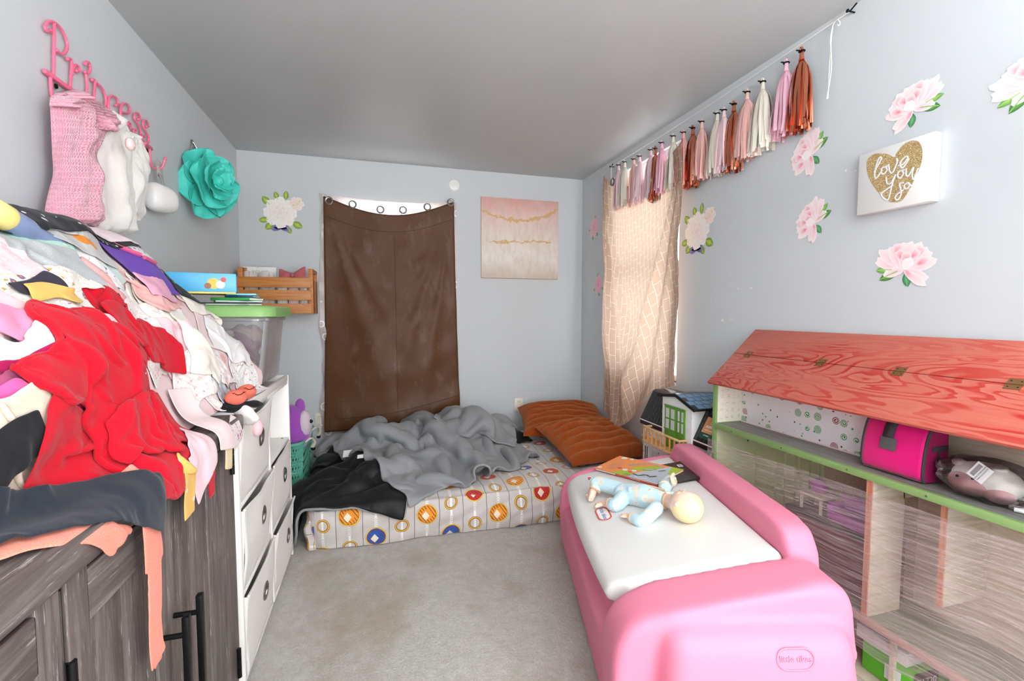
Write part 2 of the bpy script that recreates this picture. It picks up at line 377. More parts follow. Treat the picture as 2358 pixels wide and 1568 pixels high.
def brown_surface(S, Tt):
    Ls = 1.0-.002*0; xl = -.375-.03*Tt**1.5; xr = .632+.035*Tt**1.5; x = xl+(xr-xl)*S
    ztop = 2.135+.022*S; sag = .125*4*S*(1-S)*(1-.25*(2*S-1)**2)
    zbot = .305+.155*S+.05*np.sin(PI*S)*0-.035*np.sin(PI*S)
    z = ztop*(1-Tt)+zbot*Tt-sag*(1-Tt)**1.3
    W_, L = 1.0, 1.8; thL = np.arctan2(S*W_, Tt*L+1e-4); thR = np.arctan2((1-S)*W_, Tt*L+1e-4); rL = np.hypot(S*W_, Tt*L); rR = np.hypot((1-S)*W_, Tt*L)
    d = .65*(.030*gs(thL, .30, .07)*np.clip(rL, 0, .9)+.026*gs(thL, .50, .07)*np.clip(rL, 0, .6)+.026*gs(thR, .34, .06)*np.clip(rR, 0, .9)+.022*gs(thR, .52, .08)*np.clip(rR, 0, .6)+.02*gs(thR, .17, .04)*np.clip(rR, 0, 1))
    d = d+.05*np.sin(PI*S)*Tt**.8*gs(Tt, .75, .4)+.008*fbm(S, Tt*1.8, 3, 1.2, 3)*np.minimum(1, Tt*4)+.028*gs(Tt, .97, .05)*np.sin(PI*S)
    d = d+.004*np.sin(S*19+Tt*7)*gs(Tt, .1, .12)
    return (x, 3.872-d, z), (x, z)
P, uv = surf(70, 110, brown_surface)
BROWN = brownmat()
br = thing('brown_blackout_panel', 'brown satin blackout sheet hung over the back window in front of the sheer', 'curtain', (.12, 3.87, .3))
B().grid(P, uv=uv).done('panel', BROWN, br, ang=180, mods=[SOL(.003)])
hem = P[1:-1:1, 9].copy(); hem[:, 1] -= .003; B().tube(hem, .0016, 5).done('hem_seam', plain('brown_thread', (80, 50, 30), .8), br)
B().tube([p-np.array([0, .003, 0]) for p in P[36, 10:108]], .0012, 5).done('crease', BROWN, br)
hb = P[1:-1, 103].copy(); hb[:, 1] -= .003; B().tube(hb, .0016, 5).done('hem_seam', plain('brown_thread', (80, 50, 30), .8), br)
# sheer with rings
def sheermat():
    q = N('pale_pink_sheer'); uv = q.coord('UV'); v = q.vor(uv, 9, 'Distance'); em = q.math('LESS_THAN', q.math('ABSOLUTE', q.math('SUBTRACT', v, .26)), .035); em2 = q.math('LESS_THAN', q.math('ABSOLUTE', q.math('SUBTRACT', q.noise(uv, 22, 2, .5, 2), .5)), .015)
    e = q.math('MAXIMUM', em, q.math('MULTIPLY', em2, q.math('LESS_THAN', v, .3)))
    dif = q.n('ShaderNodeBsdfDiffuse', i_Color=lin((232, 212, 208))); tl = q.n('ShaderNodeBsdfTranslucent', i_Color=lin((250, 226, 220))); tr = q.n('ShaderNodeBsdfTransparent'); gl = q.n('ShaderNodeBsdfGlossy', i_Roughness=.35)
    a = q.n('ShaderNodeMixShader', i_0=.5, i_1=dif.outputs[0], i_2=tl.outputs[0]); a = q.n('ShaderNodeMixShader', i_0=.12, i_1=a.outputs[0], i_2=gl.outputs[0])
    em_d = q.n('ShaderNodeBsdfPrincipled', i_Roughness=.3); em_d.inputs['Base Color'].default_value = (.9, .87, .86, 1)
    b_ = q.n('ShaderNodeMixShader', i_0=.42, i_1=a.outputs[0], i_2=tr.outputs[0]); c = q.n('ShaderNodeMixShader', i_1=b_.outputs[0], i_2=em_d.outputs[0]); q.set(c.inputs[0], q.math('MULTIPLY', e, .8))
    q.t.links.new(c.outputs[0], q.out.inputs[0]); return q.m
SHEER = sheermat()
def sheer_surface(S, Tt):
    x = -.40+1.055*S-.03*Tt*(1-S); z = 2.158-.03*4*S*(1-S)*(1-Tt)+.0*S; z = z*(1-Tt)+.12*Tt
    y = 3.895-.006*np.sin(S*42+2*np.sin(Tt*5))*(.5+Tt)-.012*gs(S, 0, .05)*fbm(S, Tt*2, 5, 3, 2)-.004
    x = x+.012*gs(S, 0, .08)*fbm(S*0, Tt*2, 9, 1.5, 3)
    return (x, y, z), (S*1.15, Tt*2.05)
P2, uv2 = surf(80, 90, sheer_surface)
sh = thing('sheer_curtain', 'pale pink sheer curtain with metal rings showing behind the brown sheet', 'curtain', (.12, 3.9, .12))
B().grid(P2, uv=uv2).done('panel', SHEER, sh, ang=180)
CHROME = plain('brushed_nickel', (150, 148, 146), .35, 1)
for (px, py) in [(757, 462), (812, 471), (876, 483), (928, 484), (984, 477), (1038, 466)]:
    c = ony(px, py, 3.868); B(frame(c, (1, 0, 0), (0, 0, 1), (0, -1, 0))).lathe([(.019, -.004), (.019, .004), (.025, .006), (.031, .003), (.031, -.003), (.019, -.004)], 24).done('grommet', CHROME, sh)
for i_, c in enumerate([(-.375, 3.868, 2.135), (.632, 3.868, 2.155)]): B().sphere(c, .006).done('push_pin', plain('white_plastic', (240, 240, 238), .35), br)
# right window curtain
def brickcurtain():
    q = N('taupe_brick_print_curtain'); uv = q.coord('UV', rot=(0, 0, PI/2+.12))
    b_ = q.n('ShaderNodeTexBrick', offset=.5); q.set(b_.inputs['Vector'], uv); b_.inputs['Scale'].default_value = 1; b_.inputs['Mortar Size'].default_value = .0022; b_.inputs['Mortar Smooth'].default_value = .1; b_.inputs['Brick Width'].default_value = .112; b_.inputs['Row Height'].default_value = .050
    b_.inputs['Color1'].default_value = b_.inputs['Color2'].default_value = (0, 0, 0, 1); b_.inputs['Mortar'].default_value = (1, 1, 1, 1)
    sel = q.n('ShaderNodeSeparateXYZ', i_0=q.coord('UV'))
    mk = q.math('MULTIPLY', b_.outputs[0], q.math('GREATER_THAN', q.math('ADD', q.noise(q.coord('UV'), 12, 2), .0), .36))
    st = q.noise(q.coord('UV', (90, 3, 1)), 6, 2)
    c = q.mix(mk, q.mix(st, lin((172, 138, 116)), lin((196, 164, 142))), lin((242, 226, 212)))
    dif = q.n('ShaderNodeBsdfDiffuse'); q.set(dif.inputs[0], c); tl = q.n('ShaderNodeBsdfTranslucent'); q.set(tl.inputs[0], q.mix(mk, lin((244, 214, 190)), lin((252, 238, 224))))
    gl = q.n('ShaderNodeBsdfGlossy', i_Roughness=.4); m1 = q.n('ShaderNodeMixShader', i_0=.18, i_1=dif.outputs[0], i_2=tl.outputs[0]); m2 = q.n('ShaderNodeMixShader', i_0=.05, i_1=m1.outputs[0], i_2=gl.outputs[0])
    q.t.links.new(m2.outputs[0], q.out.inputs[0]); return q.m
def right_surface(S, Tt):
    # S: 0 at the far (left in view) edge, 1 at the near edge
    y = 3.455-(.085*Tt)*(1-S)+(2.375-3.455)*S+.03*Tt*S; sag = .20*4*S*(1-S)
    zt = 2.345-sag-.13*S**8; zb = .50+.30*S-.24*np.sin(PI*np.clip(S*1.25, 0, 1))*(1-.3*S)
    z = zt*(1-Tt)+zb*Tt
    W_, L = 1.03, 1.85; tA = np.arctan2(S*W_, Tt*L+1e-4); rA = np.hypot(S*W_, Tt*L); tB = np.arctan2((1-S)*W_, Tt*L+1e-4); rB = np.hypot((1-S)*W_, Tt*L)
    d = .05*gs(tA, .16, .05)*np.clip(rA, 0, 1.3)+.045*gs(tA, .33, .06)*np.clip(rA, 0, 1.1)+.045*gs(tB, .30, .05)*np.clip(rB, 0, 1.2)+.03*gs(tB, .14, .04)*np.clip(rB, 0, 1.2)
    d = d+.04*np.sin(PI*S)*Tt+.008*fbm(S, Tt*1.8, 13, 1.5, 3)+.03*gs(S, .06, .05)*(.3+Tt)+.045*gs(S, 1, .10)
    return (1.775-d-.03*(1-np.abs(2*S-1))*0, y, z), (S*1.25, Tt*2.1)
P3, uv3 = surf(70, 100, right_surface)
BRICKC = brickcurtain()
rc = thing('brick_print_curtain', 'taupe curtain with white brick-line print glowing over the right window', 'curtain', (1.77, 2.95, .4))
B().grid(P3, uv=uv3).done('panel', BRICKC, rc, ang=180)
g1 = onx(1410, 419, 1.745); B(frame(g1, (0, -1, 0), (0, 0, 1), (-1, 0, 0))).lathe([(.021, -.004), (.021, .004), (.026, .006), (.031, .003), (.031, -.004), (.021, -.004)], 24).done('grommet', CHROME, rc)
# ------------------------------------------------------------------ tassel garland on the right wall
g = thing('tassel_garland', 'tassel garland in pink, cream, salmon and copper strung along the right wall', 'garland', (1.79, 2.4, 2.05))
STR = plain('white_string', (238, 234, 226), .8); XG = 1.785
A0 = onx(1408, 384, XG); A1 = onx(1957, 26, XG)
B().tube([A0+(A1-A0)*t+np.array([0, 0, -.012*math.sin(PI*t)]) for t in np.linspace(0, 1, 30)], .0022, 6).done('string', STR, g)
kn = onx(1918, 58, XG)
B().tube(smooth_path([kn, kn+[-.004, .002, -.06], kn+[-.003, .006, -.18], kn+[-.002, .008, -.285]], 5), .002, 6).tube(smooth_path([kn, kn+[-.01, .0, -.06], kn+[-.004, -.004, -.17], kn+[-.003, .012, -.285]], 5), .002, 6).tube(smooth_path([kn, kn+[-.006, -.02, .008], kn+[-.006, -.035, -.01], kn+[-.006, -.03, -.02], kn+[-.006, -.024, -.012]], 5), .002, 6).done('loose_end', STR, g)
B().tube([A0, A0+[0, .004, -.1]], .0018, 6).done('loose_end', STR, g)
NAIL = plain('black_nail', (20, 20, 20), .4, .6)
for e in (A0, A1): B().tube([e+[.03, 0, 0], e+[-.012, 0, 0]], .003, 8).sphere(e+[-.012, 0, 0], (.004, .007, .007)).tube([e, e+[-.004, -.03, .012]], .003, 6).done('nail', NAIL, g)
def tissue(nm, rgb):
    q = N(nm); c = lin(rgb); d = q.n('ShaderNodeBsdfDiffuse', i_Color=c); t_ = q.n('ShaderNodeBsdfTranslucent', i_Color=c); m = q.n('ShaderNodeMixShader', i_0=.22, i_1=d.outputs[0], i_2=t_.outputs[0]); q.t.links.new(m.outputs[0], q.out.inputs[0]); return q.m
TM = dict(pink=tissue('pink_tissue', (252, 206, 222)), light=tissue('light_pink_tissue', (252, 226, 230)), cream=tissue('cream_tissue', (246, 240, 228)), salmon=tissue('salmon_tissue', (250, 206, 198)), coral=tissue('coral_tissue', (250, 190, 182)))
q = N('copper_foil'); q.base(lin((236, 150, 116))); q.p(Metallic=1, Roughness=.27); TM['copper'] = q.m
def tassel(yc, zc, ln, kind, seed, width=.06, label=None):
    r = random.Random(seed); bm_ = B(); c = np.array([XG-.012, yc, zc]); n = 84
    for k in range(n):
        a = 2*PI*k/n+r.uniform(-.05, .05); rad = width*r.uniform(.25, .82)*(1.1 if kind == 'copper' else 1); L_ = ln*r.uniform(.86, 1.02); sw = r.uniform(-.02, .02); wv = r.uniform(.5, 2); ph = r.uniform(0, 6)
        dirv = np.array([math.cos(a)*.55, math.sin(a), 0]); side = np.array([-math.sin(a)*.55, math.cos(a), 0]); hw = r.uniform(.0055, .0095); V_ = []
        tw = r.uniform(-1.2, 1.2)
        for i in range(8):
            t = i/7; rr = rad*(1-math.exp(-7.0*t))*(.74+.26*t)+.004
            p = c+dirv*rr+np.array([0, 0, -.035-(L_-.035)*t])+side*(sw*t*t+.004*math.sin(wv*6*t+ph)*t)
            p[0] = min(p[0], XR-.004)
            s2 = side*math.cos(tw*t)+dirv*math.sin(tw*t); V_ += [p-s2*hw, p+s2*hw]
        for q_ in V_: q_[0] = min(q_[0], XR-.003)
        bm_.add(V_, [(2*i, 2*i+1, 2*i+3, 2*i+2) for i in range(7)])
    o = bm_.done('tassel', TM[kind], g, ang=180, label=label)
    B().lathe([(.003, .0), (.008, -.006), (.009, -.03), (.012, -.045)], 10, M=Matrix.Translation(V3(c+np.array([0, 0, .004])))).tube(smooth_path([c+[0, -.005, -.01], c+[-.004, -.004, .008], c+[-.004, .004, .008], c+[0, .005, -.01]], 4), .004, 6).done('tassel_head', TM[kind], o)
    b2 = B().tube([c+[0, .011*math.cos(x), 0]+np.array([.011*math.sin(x), 0, -.004]) for x in np.linspace(0, 2*PI, 9)[:-1]], .0035, 6, closed=True).tube([c+[-.01, 0, -.003], c+[-.016, .014, .004]], .003, 6)
    b2.done('twist_tie', NAIL, o)
TS = [(1680, 138, 'copper'), (1553, 235, 'pink'), (1360, 390, 'cream'), (1232, 475, 'salmon'), (1122, 572, 'copper'), (1040, 622, 'light'), (985, 650, 'cream'), (857, 717, 'salmon'), (783, 768, 'copper'), (707, 805, 'coral'), (622, 835, 'cream'), (527, 890, 'pink'), (475, 937, 'copper'), (437, 948, 'light'), (345, 1000, 'light'), (297, 1024, 'salmon'), (222, 1047, 'cream'), (172, 1072, 'light')]
for i, (cx, cy, kd) in enumerate(TS):
    p = onx(1380+cx/3.563, 80+cy/3.563, XG); tassel(p[1], p[2]+.004, .345 if kd == 'copper' else .33, kd, 50+i,   .07 if kd == 'copper' else .085, {'copper': 'shiny copper foil tassel'}.get(kd))
B().add([onx(1843, 172, XG-.03)+[0, 0, .008], onx(1843, 172, XG-.03), onx(1825, 186, XG-.03), onx(1825, 186, XG-.03)+[0, 0, .008]], [(0, 1, 2, 3)]).done('loose_strip', TM['copper'], g)
# ------------------------------------------------------------------ princess hook rack on the left wall
PINKM = plain('pink_enamel', (240, 112, 146), .35)
XW = XL+.014
def wpx(cx, cy): return onx(60+cx/3.135, 20+cy/3.135, XW)
rk = thing('hook_rack', 'pink wrought metal hook rack spelling Princess on the left wall', 'hook rack', (XL, 2.18, 1.9))
LET = [('P', [[(178, 158), (150, 160), (137, 130), (160, 95), (205, 100), (262, 160), (298, 260), (280, 318), (250, 325), (218, 300)], [(203, 105), (201, 290), (199, 482)]]),
 ('r', [[(298, 362), (328, 372), (326, 460), (318, 572)], [(328, 470), (345, 418), (366, 408), (384, 432), (378, 452), (362, 448)]]),
 ('i', [[(432, 474), (440, 560), (432, 650)], [(424, 458), (446, 470), (462, 440), (460, 400), (440, 383), (428, 400)]]),
 ('n', [[(474, 512), (496, 520), (492, 610), (490, 688)], [(500, 530), (545, 570), (574, 640), (572, 700), (550, 732), (520, 718), (518, 700), (534, 700)]]),
 ('c', [[(648, 698), (664, 684), (650, 645), (620, 630), (598, 650), (594, 710), (620, 780), (650, 808), (668, 790)]]),
 ('e', [[(690, 745), (735, 756), (750, 730), (735, 695), (705, 685), (684, 710), (684, 780), (705, 840), (742, 868), (756, 840), (742, 820), (730, 834)]]),
 ('s', [[(808, 800), (824, 790), (808, 755), (784, 762), (784, 800), (815, 850), (830, 900), (808, 925), (778, 900), (778, 870), (792, 876)]]),
 ('s', [[(868, 852), (884, 846), (868, 808), (846, 812), (845, 850), (872, 900), (886, 945), (868, 975), (840, 945), (840, 918), (854, 922)]])]
for ch, sts in LET:
    b_ = B()
    for s_ in sts:
        pp = smooth_path([wpx(*p) for p in s_], 5); rr = [.0046]*len(pp); b_.tube(pp, rr, 8, up=(1, 0, 0))
        if len(s_) > 3:
            for e in (pp[0], pp[-1]): b_.sphere(e, .0062, n=10, m=6)
    b_.done('letter', PINKM, rk)
r0, r1 = wpx(130, 450), wpx(908, 1012); zr = (r0[2]+r1[2])/2; r0[2] = r1[2] = zr
B().span((XW-.006, r0[1], zr-.007), (XW+.006, r1[1], zr+.007), .003).done('rail', PINKM, rk)
hooks_y = [r0[1]+(r1[1]-r0[1])*t for t in (.04, .25, .47, .70, .97)]
for hy in hooks_y:
    B().tube(smooth_path([(XW, hy, zr-.005), (XW, hy, zr-.045), (XW+.004, hy, zr-.075), (XW+.02, hy, zr-.092), (XW+.042, hy, zr-.085), (XW+.052, hy, zr-.06), (XW+.056, hy, zr-.045)], 5), .005, 8).sphere((XW+.058, hy, zr-.043), .0075).done('hook', PINKM, rk)
for hy in (hooks_y[0]+.03, hooks_y[-1]-.02): B().lathe([(.008, 0), (.007, .004), (0, .006)], 12, M=frame((XW-.004, hy, zr-.02), (0, -1, 0), (0, 0, 1), (1, 0, 0))).done('screw', NAIL, rk)
# ------------------------------------------------------------------ flower stickers (flat prints on the walls)
VC = vcol()
def petal(b, c, ang, L, Wd, z, cc, ce, n=14, wav=.06, seed=0):
    r = random.Random(seed); po = []; ph = r.uniform(0, 6)
    for i in range(n):
        t = 2*PI*i/n; x = L*.5*(1-math.cos(t))*(1+wav*math.sin(5*t+ph)); y = Wd/2*math.sin(t)*(.55+.45*(1-math.cos(t))/2)
        po.append((c[0]+x*math.cos(ang)-y*math.sin(ang), c[1]+x*math.sin(ang)+y*math.cos(ang)))
    ct = (c[0]+L*.3*math.cos(ang), c[1]+L*.3*math.sin(ang)); b.fan(po, z, cc=lin(cc), ce=lin(ce), ctr=ct)
def leafpoly(b, c, ang, L, Wd, z, c1, c2):
    po = []
    for i in range(8): t = i/8; po.append((L*t, Wd/2*math.sin(PI*t)**.8))
    po.append((L, 0))
    for i in range(8, 0, -1): t = i/8; po.append((L*t*.999, -Wd/2*math.sin(PI*min(t, .999))**.8))
    R_ = lambda p: (c[0]+p[0]*math.cos(ang)-p[1]*math.sin(ang), c[1]+p[0]*math.sin(ang)+p[1]*math.cos(ang))
    b.fan([R_(p) for p in po], z, cc=lin(c2), ce=lin(c1)); b.stroke([R_((L*.05, 0)), R_((L*.5, Wd*.05)), R_((L*.95, 0))], .05*Wd+.01, z+.001); b.col[-6:] = [lin(c2)]*6
PAL = (253, 238, 238); MID = (248, 200, 210); DEEP = (238, 120, 146)
def sticker(M, s, kind, rot, flip, label):
    Ms = M@rotm('Z', rot)@Matrix.Diagonal((s*(-1 if flip else 1), s, 1, 1)); zz = lambda k: .0008+.00012*k
    t = thing('flower_sticker', label, 'wall sticker', M=M, group=None)
    lf = []; b = B(Ms)
    def leaf(*a):
        q_ = B(Ms); leafpoly(q_, *a); q_.done('leaf', VC, t, col=True, smooth=False)
    if kind == 'peony':
        leaf((.10, -.22), -.55, .36, .16, zz(0), (40, 120, 62), (150, 200, 100)); leaf((-.02, -.25), -1.9, .26, .14, zz(0), (60, 130, 90), (120, 190, 130)); leaf((.2, -.2), -.1, .3, .12, zz(1), (90, 170, 70), (180, 215, 120))
        k = 2
        for a, L, w_ in [(2.75, .50, .30), (.30, .56, .26), (2.35, .50, .34), (.62, .60, .26), (1.95, .50, .36), (1.0, .52, .34), (1.5, .50, .38), (-2.75, .42, .24), (-.28, .36, .22)]:
            petal(b, (0, -.2), a, L, w_, zz(k), MID, PAL, seed=k); k += 1
        for (x, y, a, L, w_) in [(-.14, .0, 1.9, .24, .24), (.12, .02, 1.2, .26, .22), (-.05, -.02, 2.2, .22, .2), (.05, -.04, 1.0, .22, .2), (-.16, -.12, 2.6, .24, .2), (.0, -.12, 1.55, .24, .22)]:
            petal(b, (x, y), a, L, w_, zz(k), DEEP, PAL, seed=k); k += 1
        petal(b, (.0, -.2), 1.9, .22, .24, zz(k), PAL, (255, 244, 244)); petal(b, (0, -.22), -2.6, .44, .2, zz(k+1), MID, PAL); petal(b, (-.02, -.2), -2.3, .16, .1, zz(k+2), (240, 150, 175), MID)
    elif kind == 'rose':
        for (c, a, L, w_) in [((-.3, .2), 2.3, .3, .18), ((-.1, .35), 1.9, .24, .14), ((.1, .36), 1.5, .26, .14), ((.25, .2), .6, .3, .2), ((-.35, -.2), 3.3, .26, .16), ((-.25, -.3), 3.9, .26, .18), ((.25, -.25), -.5, .3, .2), ((.1, -.38), -1.0, .22, .15)]:
            leaf(c, a, L, w_, zz(0), (110, 150, 40), (200, 215, 90))
        k = 2
        for i in range(7): petal(b, (-.05, -.45), PI/2+(i-3)*.55, .24, .14, zz(k), (70, 60, 140), (140, 130, 190), seed=i)
        for ring, (R0, L, w_, nn) in enumerate([(.08, .36, .36, 8), (.05, .29, .30, 7), (.02, .22, .24, 6), (.0, .15, .17, 5), (0, .09, .1, 5)]):
            for i in range(nn): a = 2*PI*i/nn+ring*.5; k += 1; petal(b, (-.05+R0*math.cos(a), R0*math.sin(a)), a, L, w_, zz(k*.3), (246, 214, 200) if ring > 1 else (246, 230, 218), (253, 248, 243), seed=k)
        for ring, (L, w_) in enumerate([(.2, .2), (.14, .15), (.08, .1)]):
            for i in range(6): a = 2*PI*i/6+ring*.5; k += 1; petal(b, (.38, .27), a, L, w_, zz(k*.3), (238, 196, 178), (252, 240, 232), seed=k)
    else:
        leaf((0, .2), 1.4, .32, .16, zz(0), (120, 170, 60), (190, 215, 110)); leaf((-.2, -.1), 3.3, .3, .16, zz(0), (90, 150, 70), (170, 200, 110)); leaf((0, -.25), -1.6, .3, .14, zz(0), (70, 130, 70), (140, 190, 100)); leaf((.2, -.2), -.4, .26, .14, zz(0), (70, 130, 70), (140, 190, 100))
        k = 2
        for ring, (R0, L, w_, nn) in enumerate([(.06, .36, .28, 9), (.04, .28, .24, 8), (.02, .2, .18, 7), (0, .12, .12, 6)]):
            for i in range(nn): a = 2*PI*i/nn+ring*.4; k += 1; petal(b, (R0*math.cos(a), R0*math.sin(a)), a, L, w_, zz(k*.3), (226, 110, 150) if ring % 2 else (236, 150, 178), (250, 208, 220), seed=k)
    b.done('blossom', VC, t, col=True, smooth=False); return t
MR = lambda c: frame(c, (0, -1, 0), (0, 0, 1), (-1, 0, 0)); MBk = lambda c: frame(c, (1, 0, 0), (0, 0, 1), (0, -1, 0))
for (px, py, s, kd, rot, fl, lab) in [
  (2098, 232, .185, 'peony', .25, 0, 'pale pink peony sticker above the white heart canvas'),
  (1852, 352, .20, 'peony', 1.05, 0, 'pale pink peony sticker half under the last copper tassel'),
  (1862, 505, .185, 'peony', .95, 0, 'pale pink peony sticker left of the white heart canvas'),
  (2088, 595, .20, 'peony', -.12, 1, 'pale pink peony sticker below the white heart canvas'),
  (2385, 160, .20, 'peony', .3, 1, 'pale pink peony sticker cut off by the right edge of the photo'),
  (1608, 531, .25, 'rose', 0, 0, 'white rose sticker with purple bloom half behind the taupe curtain'),
  (1368, 524, .20, 'pink', -.2, 0, 'upper deep pink flower sticker in the right corner'),
  (1378, 655, .19, 'pink', .2, 0, 'lower deep pink flower sticker in the right corner')]:
    sticker(MR(onx(px, py, XR-.0005)), s, kd, rot, fl, lab)
sticker(MBk(ony(650, 490, YB-.0005)), .27, 'rose', 0, 0, 'cream rose bouquet sticker on the back wall above the wooden crate')
# ------------------------------------------------------------------ abstract canvas
pa = ony(1108, 452, YB-.022); pb = ony(1285, 643, YB-.022); pw, ph_ = pb[0]-pa[0], pa[2]-pb[2]
def paintmat():
    q = N('abstract_pink_gold_canvas'); uv = q.coord('UV'); sp = q.n('ShaderNodeSeparateXYZ', i_0=uv); u, v = sp.outputs[0], sp.outputs[1]
    n1 = q.noise(q.coord('UV', (4, 1.3, 1)), 5, 5, .65); n2 = q.noise(uv, 3.2, 4, .6)
    g_ = q.math('ADD', v, q.math('MULTIPLY', q.math('SUBTRACT', n2, .5), .35))
    c = q.ramp(g_, [(0, lin((214, 198, 182))), (.25, lin((240, 232, 224))), (.55, lin((234, 218, 206))), (.75, lin((236, 206, 198))), (1, lin((224, 170, 160)))])
    c = q.mix(q.ramp(n1, [(.45, (0, 0, 0)), (.75, (.5, .5, .5))]), c, lin((196, 176, 156)))
    wob = q.math('MULTIPLY', q.math('SUBTRACT', q.noise(uv, 11, 4, .7), .5), .16)
    def vein(f, w_, lo, hi):
        d = q.math('ABSOLUTE', q.math('SUBTRACT', q.math('ADD', v, wob), f)); m = q.math('LESS_THAN', d, q.math('MULTIPLY', q.noise(uv, 16, 2), w_)); return q.math('MULTIPLY', m, q.math('MULTIPLY', q.math('GREATER_THAN', u, lo), q.math('LESS_THAN', u, hi)))
    f1 = q.math('ADD', q.math('MULTIPLY', q.math('POWER', q.math('SUBTRACT', u, .45), 2), .55), .73)
    f2 = q.math('ADD', q.math('MULTIPLY', u, .05), .44)
    m = q.math('MAXIMUM', vein(f1, .03, -.1, 1.1), vein(f2, .022, .1, .9)); c = q.mix(m, c, lin((218, 178, 120)))
    q.base(c); q.p(Roughness=.6); q.bump(q.noise(uv, 160, 2), .2, .001); return q.m
PM = paintmat(); t = thing('canvas_painting', 'square abstract canvas in blush, cream and gold on the back wall', 'painting', (pa[0]+pw/2, YB, pb[2]))
b = B().span((pa[0], YB-.022, pb[2]), (pb[0], YB-.001, pa[2]), .002)
b.uv = [((v[0]-pa[0])/pw, (v[2]-pb[2])/ph_) for v in b.v]; b.done('canvas', PM, t); B().span((pa[0]+.01, YB-.004, pb[2]-.003), (pb[0]-.0, YB, pa[2]-.004)).done('stretcher_frame', plain('raw_pine', (196, 160, 120), .7), t)
# ------------------------------------------------------------------ heart canvas
XS = XR-.035; sTL, sBR = onx(1978, 360, XS), onx(2154, 458, XS); sy0, sy1 = sTL[1], onx(2154, 300, XS)[1]; sz1, sz0 = (onx(1978, 360, XS)[2]+onx(2154, 299, XS)[2])/2, (onx(1987, 496, XS)[2]+onx(2160, 457, XS)[2])/2
t = thing('heart_canvas', 'white box canvas with a gold glitter heart lettered love you so', 'canvas sign', (XR, (sy0+sy1)/2, sz0))
CW = plain('white_gesso', (228, 228, 226), .6, bump=.15, bscale=500); B().span((XS, sy1, sz0), (XR-.001, sy0, sz1), .003).done('canvas', CW, t)
def glitter():
    q = N('gold_glitter'); oc = q.coord('Object'); c = q.n('ShaderNodeTexVoronoi'); q.set(c.inputs['Vector'], oc); c.inputs['Scale'].default_value = 520
    sx = q.n('ShaderNodeSeparateColor', i_0=c.outputs['Color']); q.base(q.ramp(sx.outputs[0], [(0, lin((150, 118, 66))), (.6, lin((198, 168, 112))), (1, lin((246, 230, 190)))])); q.p(Roughness=.45, Metallic=.15); return q.m
def spx(cx, cy): p = onx(1780+cx/3.0156, cy/3.0156, XS-.0006); return (sy0-p[1], p[2]-sz0)
MS = frame((XS-.0004, sy0, sz0), (0, -1, 0), (0, 0, 1), (-1, 0, 0))
hp = [(650, 1165), (656, 1110), (690, 1076), (740, 1065), (800, 1072), (842, 1092), (860, 1060), (900, 1010), (950, 980), (1000, 978), (1028, 1008), (1038, 1060), (1030, 1130), (1000, 1210), (960, 1290), (915, 1370), (880, 1400), (840, 1406), (800, 1395), (740, 1345), (690, 1280), (660, 1220)]
hq = [p for p in smooth_path([spx(*p) for p in hp], 4, closed=True)]
B(MS).prism([(p[0], p[1]) for p in hq], .0006).done('glitter_heart', glitter(), t, smooth=False)
lt = B(MS)
for st in [[(702, 1195), (728, 1150), (752, 1102), (740, 1094), (718, 1150), (706, 1212), (716, 1238), (742, 1205), (760, 1180)], [(784, 1160), (760, 1165), (752, 1195), (770, 1208), (792, 1180), (784, 1158), (800, 1152)], [(802, 1140), (812, 1192), (832, 1196), (862, 1128), (858, 1102), (868, 1116)], [(868, 1152), (905, 1138), (936, 1098), (924, 1086), (890, 1118), (884, 1150), (905, 1162), (948, 1100)],
           [(786, 1228), (792, 1272), (818, 1272), (850, 1215)], [(852, 1210), (828, 1280), (812, 1350), (796, 1388), (768, 1376), (752, 1345), (775, 1325), (836, 1282)], [(898, 1184), (874, 1190), (866, 1222), (884, 1236), (906, 1205), (896, 1182), (918, 1180)], [(926, 1170), (924, 1212), (942, 1220), (976, 1162), (966, 1212), (978, 1246), (1008, 1166)],
           [(908, 1266), (880, 1278), (888, 1318), (888, 1355), (868, 1386), (848, 1378), (860, 1352), (906, 1318)], [(938, 1268), (914, 1284), (916, 1308), (936, 1306), (948, 1280), (936, 1268), (966, 1296)]]:
    lt.tube([(*p, .0012) for p in smooth_path([spx(*p) for p in st], 6)], .0030, 8, up=(0, 0, 1), flat=.3)
lt.done('lettering', CW, t)
# ------------------------------------------------------------------ turquoise foam flower hanging on the left wall
TQ = plain('turquoise_foam', (72, 208, 192), .55, bump=.2, bscale=60); fc = onx(492, 420, -.84)
ax = np.array([.80, -.58, .12]); ax /= np.linalg.norm(ax); sd = np.cross((0, 0, 1), ax); sd /= np.linalg.norm(sd); up = np.cross(ax, sd)
t = thing('foam_flower', 'big turquoise foam rose hanging on a hook on the left wall', 'flower', (XL, fc[1], fc[2]-.2))
FM = frame(fc, sd, up, ax)@rotm('Z', -.35)@Matrix.Scale(.90, 4)
def petal3(ang, rad, wd, cup, lift, seed, name='petal', tilt=0):
    def f(S, Tt):
        s = (S-.5)*2; r_ = rad*Tt; wv = wd*np.sin(PI*np.clip(Tt*.62+.08, 0, 1))*(1-.25*Tt**4)
        x = s*wv; y = r_*(1-.12*s**2*Tt); z = lift+cup*(Tt**2)-.05*Tt*(1-s**2)*0+.5*wd*s**2*Tt**.8*.9-.03*gs(Tt, 1, .16)+.010*fbm(S*1.2, Tt, seed, 1, 2)*Tt
        ca, sa = math.cos(ang), math.sin(ang)
        return (x*ca-y*sa, (x*sa+y*ca)*1.22, z), (S, Tt)
    Pp, u_ = surf(14, 16, f); B(FM).grid(Pp, uv=u_).done(name, TQ, t, ang=180, mods=[SOL(.004), SUB(1)])
